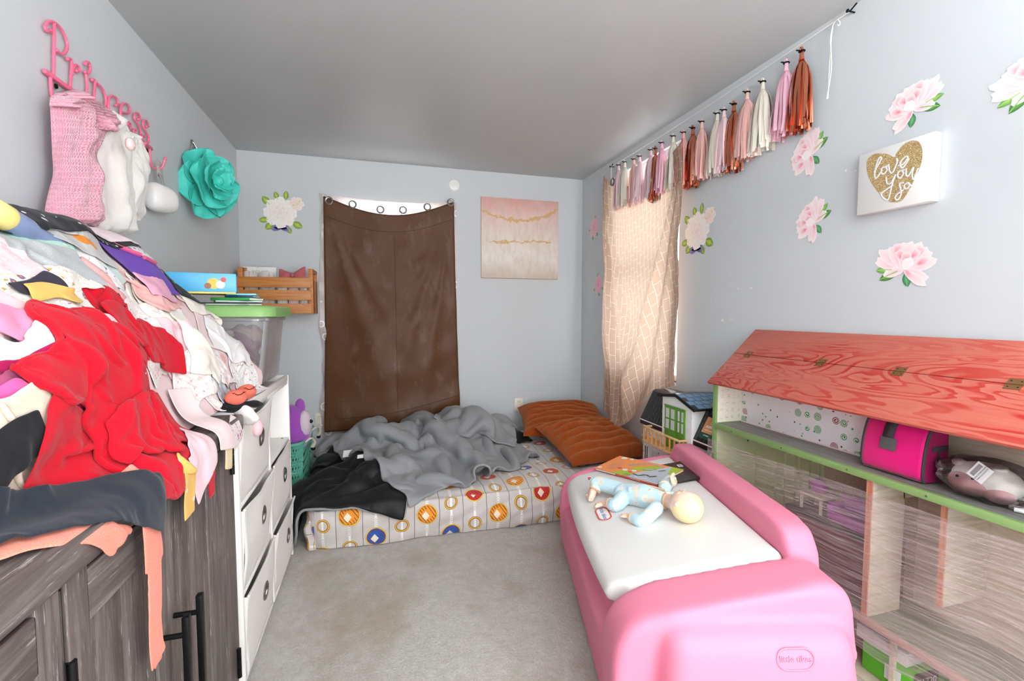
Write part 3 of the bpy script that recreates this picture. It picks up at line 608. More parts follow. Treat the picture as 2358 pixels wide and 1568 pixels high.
for i in range(6): petal3(2*PI*i/6, .185, .12, .01, -.05, i)
for i in range(5): petal3(2*PI*i/5+.5, .145, .10, .05, -.02, 20+i)
for i in range(4): petal3(2*PI*i/4+.2, .10, .07, .075, .0, 40+i)
for i in range(3): petal3(2*PI*i/3+.9, .06, .05, .07, .03, 60+i)
B(FM).sphere((0, 0, .035), (.03, .035, .035), n=14, m=8).done('bud', TQ, t)
GM = plain('grey_metal', (150, 148, 142), .4, .4); hk = onx(446, 335, XL+.012)
B(frame((XL+.004, hk[1], hk[2]-.09), (0, 1, 0), (0, 0, 1), (1, 0, 0))).lathe([(.055, 0), (.055, .01), (0, .014)], 24, sx=.7, sy=1.7).done('backing_disc', plain('grey_felt', (150, 146, 140), .9), t)
B().tube(smooth_path([(XL+.008, hk[1], hk[2]+.02), (XL+.018, hk[1]+.01, hk[2]+.0), (XL+.03, hk[1]+.02, hk[2]-.03), (XL+.05, hk[1]+.03, hk[2]-.05), (XL+.07, hk[1]+.02, hk[2]-.02)], 5), .004, 8).box((XL+.006, hk[1], hk[2]), (.008, .02, .06), .003).done('wall_hook', CHROME, t)
# ------------------------------------------------------------------ things on the hook rack
def hung(name, rows, xb, depth, folds, mat_, label=None, cat=None, parent=None, seed=1, nu=60, nv=60, shape=1.0, group=None, amp=.012, mods=None):
    """closed soft body: rows = left/right picture points of the outline at the plane x = xb; the front bulges off the wall"""
    Lp = smooth_path([onx(*r[0], xb) for r in rows], 8); Rp = smooth_path([onx(*r[1], xb) for r in rows], 8); k = len(Lp); Lp = np.array(Lp); Rp = np.array(Rp)
    ti = np.linspace(0, k-1, nv); i0 = np.clip(ti.astype(int), 0, k-2); fr = (ti-i0)[:, None]; Lr = Lp[i0]*(1-fr)+Lp[i0+1]*fr; Rr = Rp[i0]*(1-fr)+Rp[i0+1]*fr
    th = np.linspace(0, 2*PI, nu, endpoint=False); P_ = np.zeros((nu+1, nv, 3)); U_ = np.zeros((nu+1, nv, 2)); tt = np.linspace(0, 1, nv)
    for i in range(nu+1):
        a = th[i % nu]; s = .5-.5*math.cos(a); front = math.sin(a); env = np.clip(np.minimum(tt/.10, (1-tt)/.06), .15, 1)**.6
        P_[i] = Lr*(1-s)+Rr*s
        dx = depth*max(front, -.12)*env if front > 0 else depth*.12*front
        if front > 0: dx = dx+amp*front**.6*np.sin(folds*2*PI*s+2.2*np.sin(3*tt+seed)+seed)*(.35+.65*tt)+amp*.9*fbm(np.full(nv, s*1.4), tt*1.5, seed, 1.2, 3)*front**.6
        P_[i, :, 0] = P_[i, :, 0]+dx; w_ = np.linalg.norm(Rr-Lr, axis=1).mean(); U_[i, :, 0] = (i/nu)*2.4*w_; U_[i, :, 1] = tt*np.linalg.norm(Lr[0]-Lr[-1])
    P_[:, :, 0] = np.maximum(P_[:, :, 0], XL+.012)
    b_ = B().grid(P_, uv=U_)
    c0 = P_[:, 0].mean(0); c1 = P_[:, -1].mean(0); n0 = len(b_.v); b_.v += [tuple(c0), tuple(c1)]; b_.uv += [(0, 0), (0, 0)]; b_.col += [(1, 1, 1)]*2
    for i in range(nu): b_.f.append((i*nv, n0, (i+1)*nv)); b_.f.append(((i+1)*nv+nv-1, n0+1, i*nv+nv-1)); b_.mi += [0, 0]
    return b_.done(name, mat_, parent, ang=180, label=label, cat=cat, group=group, mods=mods)
def knitmat(name, rgb):
    q = N(name); uv = q.coord('UV'); sp = q.n('ShaderNodeSeparateXYZ', i_0=uv); u, v = sp.outputs[0], sp.outputs[1]
    rib = q.math('SINE', q.math('MULTIPLY', v, 6.283/.016)); st = q.math('SINE', q.math('ADD', q.math('MULTIPLY', u, 6.283/.008), q.math('MULTIPLY', q.math('SINE', q.math('MULTIPLY', v, 6.283/.008)), 1.2)))
    h = q.math('ADD', q.math('MULTIPLY', rib, .5), q.math('MULTIPLY', st, .5)); c = lin(rgb)
    q.base(q.mix(q.math('MULTIPLY_ADD', h, .5, .5, clamp=True), tuple(x*.82 for x in c), c)); q.p(Roughness=.95); q.b.inputs['Sheen Weight'].default_value = .5; q.b.inputs['Specular IOR Level'].default_value = .1; q.bump(h, .8, .004); return q.m
sw_ = thing('knit_sweater', 'pink chunky knit sweater hanging from the hook rack', 'sweater', (-.9, 1.9, 1.5))
hung('body', [((113, 224), (205, 225)), ((115, 240), (224, 258)), ((118, 300), (222, 300)), ((120, 350), (205, 345)), ((122, 400), (208, 400)), ((112, 440), (215, 440)), ((104, 480), (230, 480)), ((104, 520), (232, 520))], -.915, .055, 2, knitmat('pink_knit_wool', (250, 176, 196)), parent=sw_, seed=3)
hung('collar', [((128, 214), (172, 205)), ((116, 226), (180, 222)), ((114, 244), (186, 246))], -.905, .05, 1, bpy.data.materials['pink_knit_wool'], parent=sw_, seed=5, nu=36, nv=20)
hung('sleeve', [((150, 214), (190, 226)), ((186, 240), (234, 262)), ((205, 262), (255, 290)), ((216, 296), (250, 304))], -.885, .045, 1, bpy.data.materials['pink_knit_wool'], parent=sw_, seed=6, nu=36, nv=30)
COAT = fabric('white_fleece', (244, 240, 234), .95, 300, .5, .6); ct = thing('white_fleece_coat', 'cream white fleece coat hanging on the middle rack hooks', 'coat', (-.9, 2.25, 1.5))
hung('body', [((214, 255), (250, 252)), ((204, 280), (268, 292)), ((198, 340), (276, 330)), ((198, 400), (284, 400)), ((202, 450), (290, 450)), ((212, 500), (294, 505)), ((220, 540), (294, 540))], -.92, .06, 3, COAT, parent=ct, seed=9)
hung('sleeve', [((266, 300), (288, 302)), ((262, 325), (300, 330)), ((266, 370), (312, 370)), ((274, 430), (318, 430)), ((276, 505), (316, 508))], -.905, .055, 1, COAT, parent=ct, seed=11)
B().sphere(onx(300, 332, -.80), (.014, .02, .022)).done('button', plain('pale_pink_plastic', (238, 210, 206), .4), ct)
wp = thing('teether_case', 'white rounded plastic case with a grey strap hanging from the last hook', 'case', onx(372, 485, -.93))
pcn = onx(372, 458, -.915); Mp = frame(pcn, (.25, .97, 0), (0, 0, 1), (.97, -.25, 0))
WC = plain('glossy_white_plastic', (243, 241, 238), .25)
B(Mp).sphere((0, 0, 0), (.085, .062, .045), n=28, m=16, fn=lambda p: [math.copysign(abs(p[0])**.62, p[0]), math.copysign(abs(p[1])**.7, p[1])*(1-.15*p[0]), p[2]]).done('case', WC, wp)
B(Mp).tube(smooth_path([(-.028, .006, .041), (-.034, .012, .041), (-.039, .006, .041), (-.028, -.008, .042), (-.017, .006, .041), (-.022, .012, .041)], 4, closed=True), .0013, 6, closed=True).done('heart_outline', plain('grey_plastic', (150, 148, 146), .4), wp)
hkp = np.array([XW+.03, hooks_y[-1], zr-.09]); GS = plain('grey_silicone', (176, 174, 170), .6)
sp_ = [hkp+np.array([.0, -.012, .012]), hkp+[.002, 0, .018], hkp+[.004, .006, -.03], (pcn+hkp)/2+np.array([.005, .0, .03]), pcn+np.array([.02, -.02, .05])]
B().tube(smooth_path(sp_, 6), .018, 10, flat=.3, up=(1, 0, 0)).done('strap', GS, wp)
for f_ in (.3, .42): B().sphere(sp_[2]*(1-f_)+sp_[3]*f_+np.array([.006, 0, 0]), .005, n=10, m=6).done('snap', GS, wp)
# ------------------------------------------------------------------ wooden crate in the left corner
YC = 3.665; OAK = None
def woodmat(name, c1, c2, sc=(1, 18, 18), rough=.45):
    q = N(name); oc = q.coord('Object', sc); n1 = q.noise(oc, 3.5, 5, .65, .8); q.base(q.ramp(n1, [(.3, lin(c1)), (.55, lin(c2)), (.8, tuple(x*1.12 for x in lin(c2)))])); q.p(Roughness=rough); q.bump(n1, .15, .002); return q.m
OAKL = woodmat('honey_pine', (176, 104, 44), (206, 134, 66))
ca, cb = ony(560, 722, YC), ony(712, 722, YC); cx0, cx1, cz0 = -.925, ony(726, 722, YC+.06)[0]-.004, cb[2]
cz1 = ony(712, 628, YC)[2]
ck = thing('wooden_crate', 'honey pine slatted crate fixed high in the left back corner', 'crate', ((cx0+cx1)/2, YB-.13, cz0))
for x in (cx0, cx1-.03):
    B().span((x, YC+.0, cz0), (x+.03, YC+.045, cz1+.03), .002).span((x, YB-.05, cz0), (x+.03, YB-.006, cz1+.03), .002).span((x, YC+.02, cz0+.0), (x+.03, YB-.006, cz1-.05), .002).span((x, YC+.02, cz1-.0), (x+.03, YB-.006, cz1+.03), .002).done('end_panel', OAKL, ck)
sh_ = (cz1-cz0); hs = sh_*.245
for k, zz in enumerate([cz0, cz0+sh_*.325, cz0+sh_*.63]):
    B().span((cx0, YC-.012, zz), (cx1-.012, YC-.001, zz+hs), .0015).done('front_slat', OAKL, ck); B().span((cx0+.02, YB-.006, zz), (cx1, YB-.001, zz+hs)).done('back_slat', OAKL, ck)
for k in range(3): B().span((cx0+.031, YC+.002+.082*k, cz0), (cx1-.031, YC+.074+.082*k, cz0+.01)).done('bottom_slat', OAKL, ck)
CARD = plain('white_card', (246, 244, 240), .6); SW1 = fabric('printed_swaddle', (246, 240, 236), .9, 700, .2, .2, 'sparse', (232, 190, 180), None, 60); SW2 = fabric('pink_swaddle', (246, 222, 216)); SW3 = fabric('striped_swaddle', (248, 244, 240), .9, 700, .2, .2, 'stripe', (232, 205, 196), None, 45)
def pack(px0, px1, ztop, y, rolls, label, bow=None, writing=None):
    x0, x1 = ony(px0, 640, y)[0], ony(px1, 640, y)[0]; t_ = thing('swaddle_pack', label, 'blanket pack', ((x0+x1)/2, y+.05, cz0+.012))
    B().span((x0, y+.07, cz0+.012), (x1, y+.073, ztop), .001).done('card', CARD, t_); n = len(rolls); wd = (x1-x0)/n
    for i, m_ in enumerate(rolls):
        xc = x0+wd*(i+.5); B(Matrix.Translation((xc, y+.03, cz0+.012))).lathe([(.0, 0), (wd*.44, 0), (wd*.47, .01), (wd*.47, ztop-cz0-.075), (wd*.40, ztop-cz0-.05), (wd*.16, ztop-cz0-.046), (0, ztop-cz0-.055)], 20, sy=.62).done('rolled_blanket', m_, t_)
    hx = (x0+x1)/2; B().tube(smooth_path([(hx-.012, y+.0715, ztop-.01), (hx-.014, y+.0715, ztop+.012), (hx, y+.0715, ztop+.024), (hx+.014, y+.0715, ztop+.012), (hx+.006, y+.0715, ztop+.006)], 5), .003, 6).done('hang_loop', plain('clear_plastic_loop', (216, 216, 214), .3), t_)
    if writing: B(frame((hx+.005, y+.069, ztop-.028), (1, 0, 0), (0, 0, 1), (0, -1, 0))).text(writing, .028, Matrix.Identity(4)).done('lettering', plain('silver_print', (200, 204, 202), .5), t_, smooth=False); B(frame((x0+.02, y+.069, ztop-.016), (1, 0, 0), (0, 0, 1), (0, -1, 0))).lathe([(.009, 0), (.009, .0006), (0, .0006)], 16).done('logo_dot', plain('charcoal_print', (50, 60, 62), .5), t_)
    if bow:
        for sgn in (-1, 1):
            def fb(S, Tt, sgn=sgn): y_ = (S-.5)*2; wv = .012+.03*np.sin(PI*np.clip(Tt*.6, 0, 1))+.012*Tt; return (hx+sgn*(.004+.085*Tt)+0*S, y+.0-.018*np.sin(PI*Tt)*(1-y_**2)+.004*y_, ztop-.025+wv*y_+.012*sgn*Tt+.004*np.sin(9*S+5*Tt)), (S, Tt)
            Pb, ub = surf(10, 14, fb); B().grid(Pb, uv=ub*.1).done('bow_loop', bow, t_, ang=180, mods=[SOL(.006), SUB(1)])
        B().sphere((hx, y-.012, ztop-.025), (.012, .014, .018)).done('bow_knot', bow, t_)
zt1 = ony(600, 614, YC+.09)[2]
pack(553, 632, zt1, YC+.05, [SW1, SW1], 'white carded blanket set with two rolls in the wooden crate, left', None, 'baby gem')
pack(634, 712, ony(680, 628, YC+.09)[2], YC+.02, [SW1, SW2, SW3], 'carded blanket set with a dusty rose bow in the wooden crate, right', fabric('dusty_rose_jersey', (204, 112, 118)))
# ------------------------------------------------------------------ grey wood dresser
def greywood(name, axis):
    q = N(name); sc = {'z': (26, 26, 1.6), 'y': (26, 1.6, 26)}[axis]; oc = q.coord('Object', sc); n1 = q.noise(oc, 1.6, 6, .7, 1.2); n2 = q.noise(oc, 7, 4, .7)
    n3 = q.noise(q.coord('Object', {'z': (9, 9, .8), 'y': (9, .8, 9)}[axis]), 1.5, 3, .6, 2.5)
    c = q.ramp(n1, [(.25, lin((56, 50, 48))), (.5, lin((100, 91, 88))), (.75, lin((142, 132, 128)))]); c = q.mix(q.ramp(n3, [(.4, (0, 0, 0)), (.7, (.6, .6, .6))]), c, lin((84, 74, 70)))
    c = q.mix(q.ramp(n2, [(.60, (0, 0, 0)), (.72, (.8, .8, .8))]), c, lin((204, 200, 198))); q.base(c); q.p(Roughness=.5); q.b.inputs['Specular IOR Level'].default_value = .35; q.bump(n1, .25, .002); return q.m
GWZ, GWY = greywood('grey_washed_oak_upright', 'z'), greywood('grey_washed_oak_top', 'y'); BLK = plain('matt_black_metal', (18, 18, 20), .35, .5)
ds = thing('dresser', 'grey washed oak sideboard with black bar handles under the clothes pile', 'sideboard', (-.66, .6, 0)); DT = .925
B().span((-.90, -.42, DT-.05), (-.405, 1.615, DT), .006).done('top', GWY, ds); B().span((-.895, -.40, .05), (-.455, 1.60, DT-.0505), .002).done('carcass', GWZ, ds)
B().span((-.88, -.38, 0), (-.48, 1.58, .06)).done('plinth', GWZ, ds)
for k, (y0, y1) in enumerate([(1.10, 1.598), (.775, 1.094), (.28, .769), (-.39, .274)]):
    d_ = B().span((-.453, y0+.004, .07), (-.438, y1-.004, DT-.056)).done('door', GWZ, ds)
    np_ = 4
    for i in range(np_): a = y0+.006+(y1-y0-.012)*i/np_; B().span((-.4375, a+.0015, .09), (-.432, a+(y1-y0-.012)/np_-.0015, DT-.075), .002).done('plank', GWZ, d_)
    if k: B().span((-.4315, y0+.05, DT-.15), (-.424, y1-.05, DT-.07), .002).done('rail', GWY, d_); B().span((-.4315, y0+.05, .08), (-.424, y1-.05, .16), .002).done('rail', GWY, d_)
    for yy in ((y0+.005, y0+.055), (y1-.055, y1-.005)):
        if k: B().span((-.4315, yy[0], .075), (-.424, yy[1], DT-.062), .002).done('stile', GWZ, d_)
    hy = y0+.035 if k % 2 == 0 else y1-.035
    hb = B().span((-.388, hy-.008, .36), (-.376, hy+.008, .625), .001)
    for zz in (.40, .585): hb.tube([(-.437, hy, zz), (-.384, hy, zz)], .0055, 10)
    hb.done('handle', BLK, d_); hg = (y1-.045, y0+.006, y0+.006, y0+.006)[k]
    for zz in ((.80, .16) if k == 0 else (.70, .16)):
        h_ = B(); xh = -.424
        for j in range(3): h_.tube([(xh, hg, zz-.045+.031*j), (xh, hg, zz-.045+.031*j+.029)], .0065, 12)
        h_.done('hinge', BLK, d_)
# ------------------------------------------------------------------ white cube shelf and fabric bins
SW = plain('white_laminate', (240, 237, 233), .4); sf = thing('cube_shelf', 'white cube shelf with fabric bins beyond the dresser', 'shelf', (-.62, 2.09, 0)); SX0, SX1, SY0, SY1, SH = -.82, -.43, 1.635, 2.555, .93
for y in (SY0, SY1-.02): B().span((SX0, y, 0), (SX1, y+.02, SH), .004).done('side_panel', SW, sf)
B().span((SX0, 2.085, .03), (SX1, 2.103, SH-.06), .003).done('divider', SW, sf)
for y0, y1 in ((SY0+.02, 2.085), (2.103, SY1-.02)):
    for z in (.015, .305, .60, .885): B().span((SX0+.005, y0, z), (SX1-.004, y1, z+.016), .002).done('shelf_board', SW, sf)
B().span((SX1-.018, SY0+.02, SH-.03), (SX1-.002, SY1-.02, SH), .003).done('top_rail', SW, sf); B().span((SX0, SY0+.02, SH-.03), (SX0+.016, SY1-.02, SH), .003).done('top_rail', SW, sf)
B().span((SX0, SY0+.02, .02), (SX0+.006, SY1-.02, SH-.03)).done('back_panel', SW, sf)
for y in (SY1-.05, 2.12): B().tube([(SX1-.03, y, .617), (SX1-.03, y, .620)], .006, 10).done('cam_screw', CHROME, sf)
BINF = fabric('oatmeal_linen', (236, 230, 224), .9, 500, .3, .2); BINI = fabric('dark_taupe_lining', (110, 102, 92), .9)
def make_bin(y0, y1, z0, lean, label, h=.275):
    M = Matrix.Translation((SX1-.004, (y0+y1)/2, z0))@rotm('Y', lean); t = thing('fabric_bin', label, 'storage bin', group='fabric bins in the cube shelf', M=M); W_ = (y1-y0)/2; D_ = .33
    def fr(S, Tt): return (.012*np.sin(PI*S)*np.sin(PI*Tt)**.7+.004*fbm(S, Tt, int(z0*100+y0*77), .8, 2)+0*S, -W_+2*W_*S, h*Tt-.012*np.sin(PI*S)*Tt**4), (S*2*W_, Tt*h)
    Pf, uf = surf(24, 18, fr)
    b = B(M).grid(Pf, uv=uf)
    # round ring hole through the front: faces inside the circle are removed
    cy, cz, r = 0., h*.62, .030
    keep = []
    for f, m in zip(b.f, b.mi):
        c = np.mean([np.array(M.inverted()@Vector(b.v[i])) for i in f], axis=0)
        keep.append(math.hypot(c[1]-cy, c[2]-cz) > r*.8)
    b.f = [f for f, k in zip(b.f, keep) if k]; b.mi = [0]*len(b.f)
    b.done('front', BINF, t, ang=180, mods=[SOL(.006, -1)])
    for s_ in (-1, 1): B(M).span((-D_, s_*W_-.003, 0), (-.001, s_*W_+.003, h*.985), .002).done('side', BINF, t)
    B(M).span((-D_, -W_, 0), (-.002, W_, .006)).done('base', BINF, t); B(M).span((-D_-.006, -W_, 0), (-D_, W_, h*.97)).done('back', BINF, t)
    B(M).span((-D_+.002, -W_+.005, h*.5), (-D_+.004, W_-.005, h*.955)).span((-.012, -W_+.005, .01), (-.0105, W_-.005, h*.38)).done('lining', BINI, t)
    e = smooth_path(np.array([Pf[i, -1] for i in range(24)]), 2); B(M).tube(e, .0045, 6).done('hem', BINF, t)
    B(M@Matrix.Translation((.012, cy, cz))@rotm('Y', PI/2)).lathe([(.023, -.004), (.023, .003), (.029, .004), (.034, .001), (.034, -.003), (.023, -.004)], 28, sx=1, sy=1).done('ring', CHROME, t)
c1, c2 = (1.663, 2.078), (2.110, 2.528)
for (cc, z0, ln, lab) in [(c1, .618, .06, 'oatmeal fabric bin, near column, top row of the white shelf'), (c1, .323, .05, 'oatmeal fabric bin, near column, middle row of the white shelf'), (c1, .033, .05, 'oatmeal fabric bin, near column, bottom row of the white shelf'), (c2, .323, .02, 'oatmeal fabric bin, far column, middle row of the white shelf'), (c2, .033, .06, 'oatmeal fabric bin, far column, bottom row of the white shelf')]: make_bin(cc[0], cc[1], z0, ln, lab)
# ------------------------------------------------------------------ clear tote
def clearmat(nm, f=.72, tint=(.97, .97, .98), haze=.25):
    q = N(nm); tr = q.n('ShaderNodeBsdfTransparent', i_Color=tint); gl = q.n('ShaderNodeBsdfGlossy', i_Roughness=.12); df = q.n('ShaderNodeBsdfDiffuse', i_Color=(.9, .9, .91)); a = q.n('ShaderNodeMixShader', i_0=haze, i_1=gl.outputs[0], i_2=df.outputs[0])
    fr = q.n('ShaderNodeFresnel'); m = q.n('ShaderNodeMixShader', i_1=tr.outputs[0], i_2=a.outputs[0]); q.set(m.inputs[0], q.math('ADD', q.math('MULTIPLY', fr, .9), 1-f, clamp=True)); q.t.links.new(m.outputs[0], q.out.inputs[0]); return q.m
CLR = clearmat('cloudy_clear_plastic', .88, haze=.55)
TX0, TX1, TY0, TY1, TZ0, TZ1 = -.865, -.425, 2.11, 2.56, SH+.006, 1.235
tt_ = thing('storage_tote', 'clear plastic storage tote with green lid on the white shelf', 'storage tote', ((TX0+TX1)/2, (TY0+TY1)/2, TZ0))
def rrect(x0, x1, y0, y1, r, n=6):
    o = []
    for (cx, cy, a0) in ((x1-r, y1-r, 0), (x0+r, y1-r, PI/2), (x0+r, y0+r, PI), (x1-r, y0+r, 3*PI/2)):
        for i in range(n+1): a = a0+PI/2*i/n; o.append((cx+r*math.cos(a), cy+r*math.sin(a)))
    return o
def loft(b, rings, cap0=True, cap1=True, mi=0, M=None):
    n = len(rings[0]); vs = [p for r in rings for p in r]; fs = []
    for i in range(len(rings)-1):
        for j in range(n): fs.append((i*n+j, i*n+(j+1) % n, (i+1)*n+(j+1) % n, (i+1)*n+j))
    if cap0: fs.append(tuple(range(n-1, -1, -1)))
    if cap1: fs.append(tuple((len(rings)-1)*n+j for j in range(n)))
    return b.add(vs, fs, mi, M)
def rr3(x0, x1, y0, y1, r, z, n=6): return [(p[0], p[1], z) for p in rrect(x0, x1, y0, y1, r, n)]
ins = lambda d, z, r=.06: rr3(TX0+d, TX1-d, TY0+d, TY1-d, r, z)
loft(B(), [ins(.045, TZ0), ins(.035, TZ0+.01), ins(.012, TZ1-.03), ins(.004, TZ1-.028), ins(.003, TZ1)], True, False).done('bin', CLR, tt_, ang=50, mods=[SOL(.003, -1)])
GRN = plain('sage_green_plastic', (132, 176, 104), .4)
ld = lambda d, z, r=.07: rr3(TX0-.02+d, TX1+.02-d, TY0-.02+d, TY1+.02-d, r, z)
loft(B(), [ld(.006, TZ1-.012), ld(0, TZ1-.01), ld(0, TZ1+.022), ld(.010, TZ1+.034), ld(.035, TZ1+.036), ld(.05, TZ1+.026), ld(.09, TZ1+.026), ld(.10, TZ1+.036)], True, True).done('lid', GRN, tt_, ang=50)
CONT = [((-.635, 2.32, TZ0+.115), (.13, .13, .10), (150, 84, 118), 'plum folded cloth inside the clear tote'), ((-.58, 2.40, TZ0+.20), (.09, .09, .05), (196, 150, 150), 'mauve cloth at the top inside the clear tote'), ((-.56, 2.26, TZ0+.065), (.06, .08, .04), (232, 170, 150), 'peach cloth low inside the clear tote'), ((-.70, 2.24, TZ0+.20), (.10, .10, .06), (214, 200, 200), 'pale grey pink cloth inside the clear tote'), ((-.555, 2.42, TZ0+.07), (.05, .06, .05), (236, 226, 214), 'ivory cloth at the right inside the clear tote')]
for i, (c, r, rgb, lab) in enumerate(CONT):
    rr_ = np.random.RandomState(i+3); ph = rr_.uniform(0, 6, 6)
    fn = lambda p, ph=ph: [p[0]*(1+.14*math.sin(7*p[2]+ph[0]+3*p[1])+.06*math.sin(13*p[1]+ph[1])), p[1]*(1+.14*math.sin(6*p[0]+ph[2])+.06*math.sin(15*p[2]+ph[3])), p[2]*(1+.12*math.sin(8*p[0]+5*p[1]+ph[4]))]
    B().sphere(c, r, n=40, m=26, fn=fn).done('stored_cloth', fabric('tote_cloth_%s' % ['a', 'b', 'c', 'd', 'e'][i], rgb), label=lab, cat='cloth', group='clothes stored in the clear tote', ang=180)
# books and puzzle box on the lid
LZ = TZ1+.037
def cbox(name, label, cat, c, size, rz, mats, parts, group=None):
    M = Matrix.Translation(V3(c))@rotm('Z', rz); t = thing(name, label, cat, M=M, group=group); parts(M, t); return t
def bookparts(cover, spine, th, w_, d_, paper=(238, 234, 226)):
    def f(M, t):
        cm = plain('book_cover_%d_%d_%d' % cover, cover, .35); pm = plain('book_paper', paper, .8)
        B(M).box((0, 0, th/2), (w_-.004, d_-.004, th-.003)).done('pages', pm, t)
        B(M).box((0, 0, .001), (w_, d_, .002), .0005).box((0, 0, th-.001), (w_, d_, .002), .0005).box((0, -d_/2+.001, th/2), (w_, .002, th), .0005).done('cover', cm, t)
    return f
z_ = LZ; bx, by = -.60, 2.25
for i, (cv, th, w_, d_, rz, lab, dx) in enumerate([((206, 212, 206), .006, .20, .15, .2, 'pale grey paperback at the bottom of the tote lid stack', .02), ((90, 110, 96), .005, .19, .14, -.15, 'dark green paperback low in the tote lid stack', .0), ((214, 220, 222), .006, .17, .13, .35, 'white paperback in the middle of the tote lid stack', .03), ((60, 160, 70), .012, .16, .12, -.25, 'bright green paperback in the tote lid stack', .03), ((38, 62, 110), .008, .11, .09, -.1, 'navy blue booklet near the top of the tote lid stack', .05), ((120, 196, 214), .008, .11, .09, .1, 'light blue booklet on top of the tote lid stack', .05)]):
    cbox('book', lab, 'book', (bx+dx, by, z_+.0005), None, rz, None, bookparts(cv, None, th, w_, d_), 'books on the tote lid'); z_ += th+.001
BLU = plain('sky_blue_print', (84, 178, 226), .35)
pbx = onz(470, 700, LZ+.02)
def puz(M, t):
    B(M).box((0, 0, .045), (.28, .20, .075), .002).done('lid', BLU, t); B(M).box((0, 0, .004), (.274, .194, .008)).done('tray', plain('yellow_card', (236, 210, 120), .6), t)
    B(M).box((0, 0, .0828), (.26, .18, .001)).done('top_print', plain('pale_blue_print', (150, 190, 214), .35), t, smooth=False)
    B(M).box((.1405, 0.02, .05), (.001, .10, .04)).done('side_print', plain('red_print', (226, 76, 70), .4), t, smooth=False)
    a = B(M@Matrix.Translation((.0, -.1005, .045))@rotm('X', PI/2))
    for (x, y, r, c) in [(.06, -.004, .022, 0), (.084, -.008, .016, 1), (.04, -.014, .012, 2), (.095, .012, .010, 3)]: a.lathe([(r, 0), (r, .0008+.0002*c), (0, .0008+.0002*c)], 18, mi=c, M=Matrix.Translation((x, y, 0)))
    a.done('front_print', [plain('yellow_print', (240, 190, 70), .4), plain('white_print', (240, 240, 240), .4), plain('brown_print', (150, 100, 60), .4), plain('red_print', (226, 76, 70), .4)], t, smooth=False)
B_ = cbox('puzzle_box', 'sky blue cardboard puzzle box on the green tote lid', 'box', (-.715, 2.25, z_-.004), None, .22, None, puz)
# ------------------------------------------------------------------ purple plush and teal basket in the left back corner
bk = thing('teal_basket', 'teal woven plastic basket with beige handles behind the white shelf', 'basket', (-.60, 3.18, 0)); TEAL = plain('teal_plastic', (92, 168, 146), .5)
def bring(z, d): return rr3(-.80-d, -.46+d, 2.95-d, 3.42+d, .06, z)
lw = [bring(z, .02*z/.36+0) for z in np.linspace(.02, .46, 9)]
b = B()
for i, ring in enumerate(lw): b.tube(ring, .006, 6, closed=True)
nr = len(lw[0])
for j in range(nr):
    for s_ in (1, -1): b.tube([lw[i][(j+s_*i) % nr] for i in range(9)], .0045, 5)
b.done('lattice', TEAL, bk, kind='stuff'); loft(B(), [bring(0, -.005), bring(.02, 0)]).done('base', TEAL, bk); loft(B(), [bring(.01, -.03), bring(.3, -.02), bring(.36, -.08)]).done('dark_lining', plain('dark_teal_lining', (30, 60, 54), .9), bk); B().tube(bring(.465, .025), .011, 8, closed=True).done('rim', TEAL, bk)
for y in (3.05, 3.34): B().tube(smooth_path([(-.44, y-.03, .45), (-.40, y, .47), (-.385, y+.03, .44), (-.40, y+.05, .40)], 5), .012, 8, flat=.5).done('handle', plain('beige_strap', (216, 206, 188), .7), bk); B().sphere((-.395, y+.055, .39), (.014, .018, .012), n=10, m=8).done('handle_end', BLK, bk)
pl = thing('purple_plush', 'round purple plush toy with a pale belly in the teal basket', 'plush toy', (-.55, 3.10, .30)); PUR = fabric('purple_plush', (168, 84, 190), .95, 300, .4, .6)
B().sphere((-.52, 3.08, .53), (.125, .12, .15), n=24, m=16).done('body', PUR, pl); B().sphere((-.435, 3.06, .56), (.045, .075, .085), n=18, m=12).done('belly', fabric('pale_plush', (228, 210, 224), .95, 300, .4), pl)
for dx in (-.06, .04): B().sphere((-.50+dx, 3.08, .665), (.03, .025, .05), n=14, m=10).done('ear', PUR, pl)
B().sphere((-.394, 3.03, .58), .012, n=10, m=6).done('eye', BLK, pl)
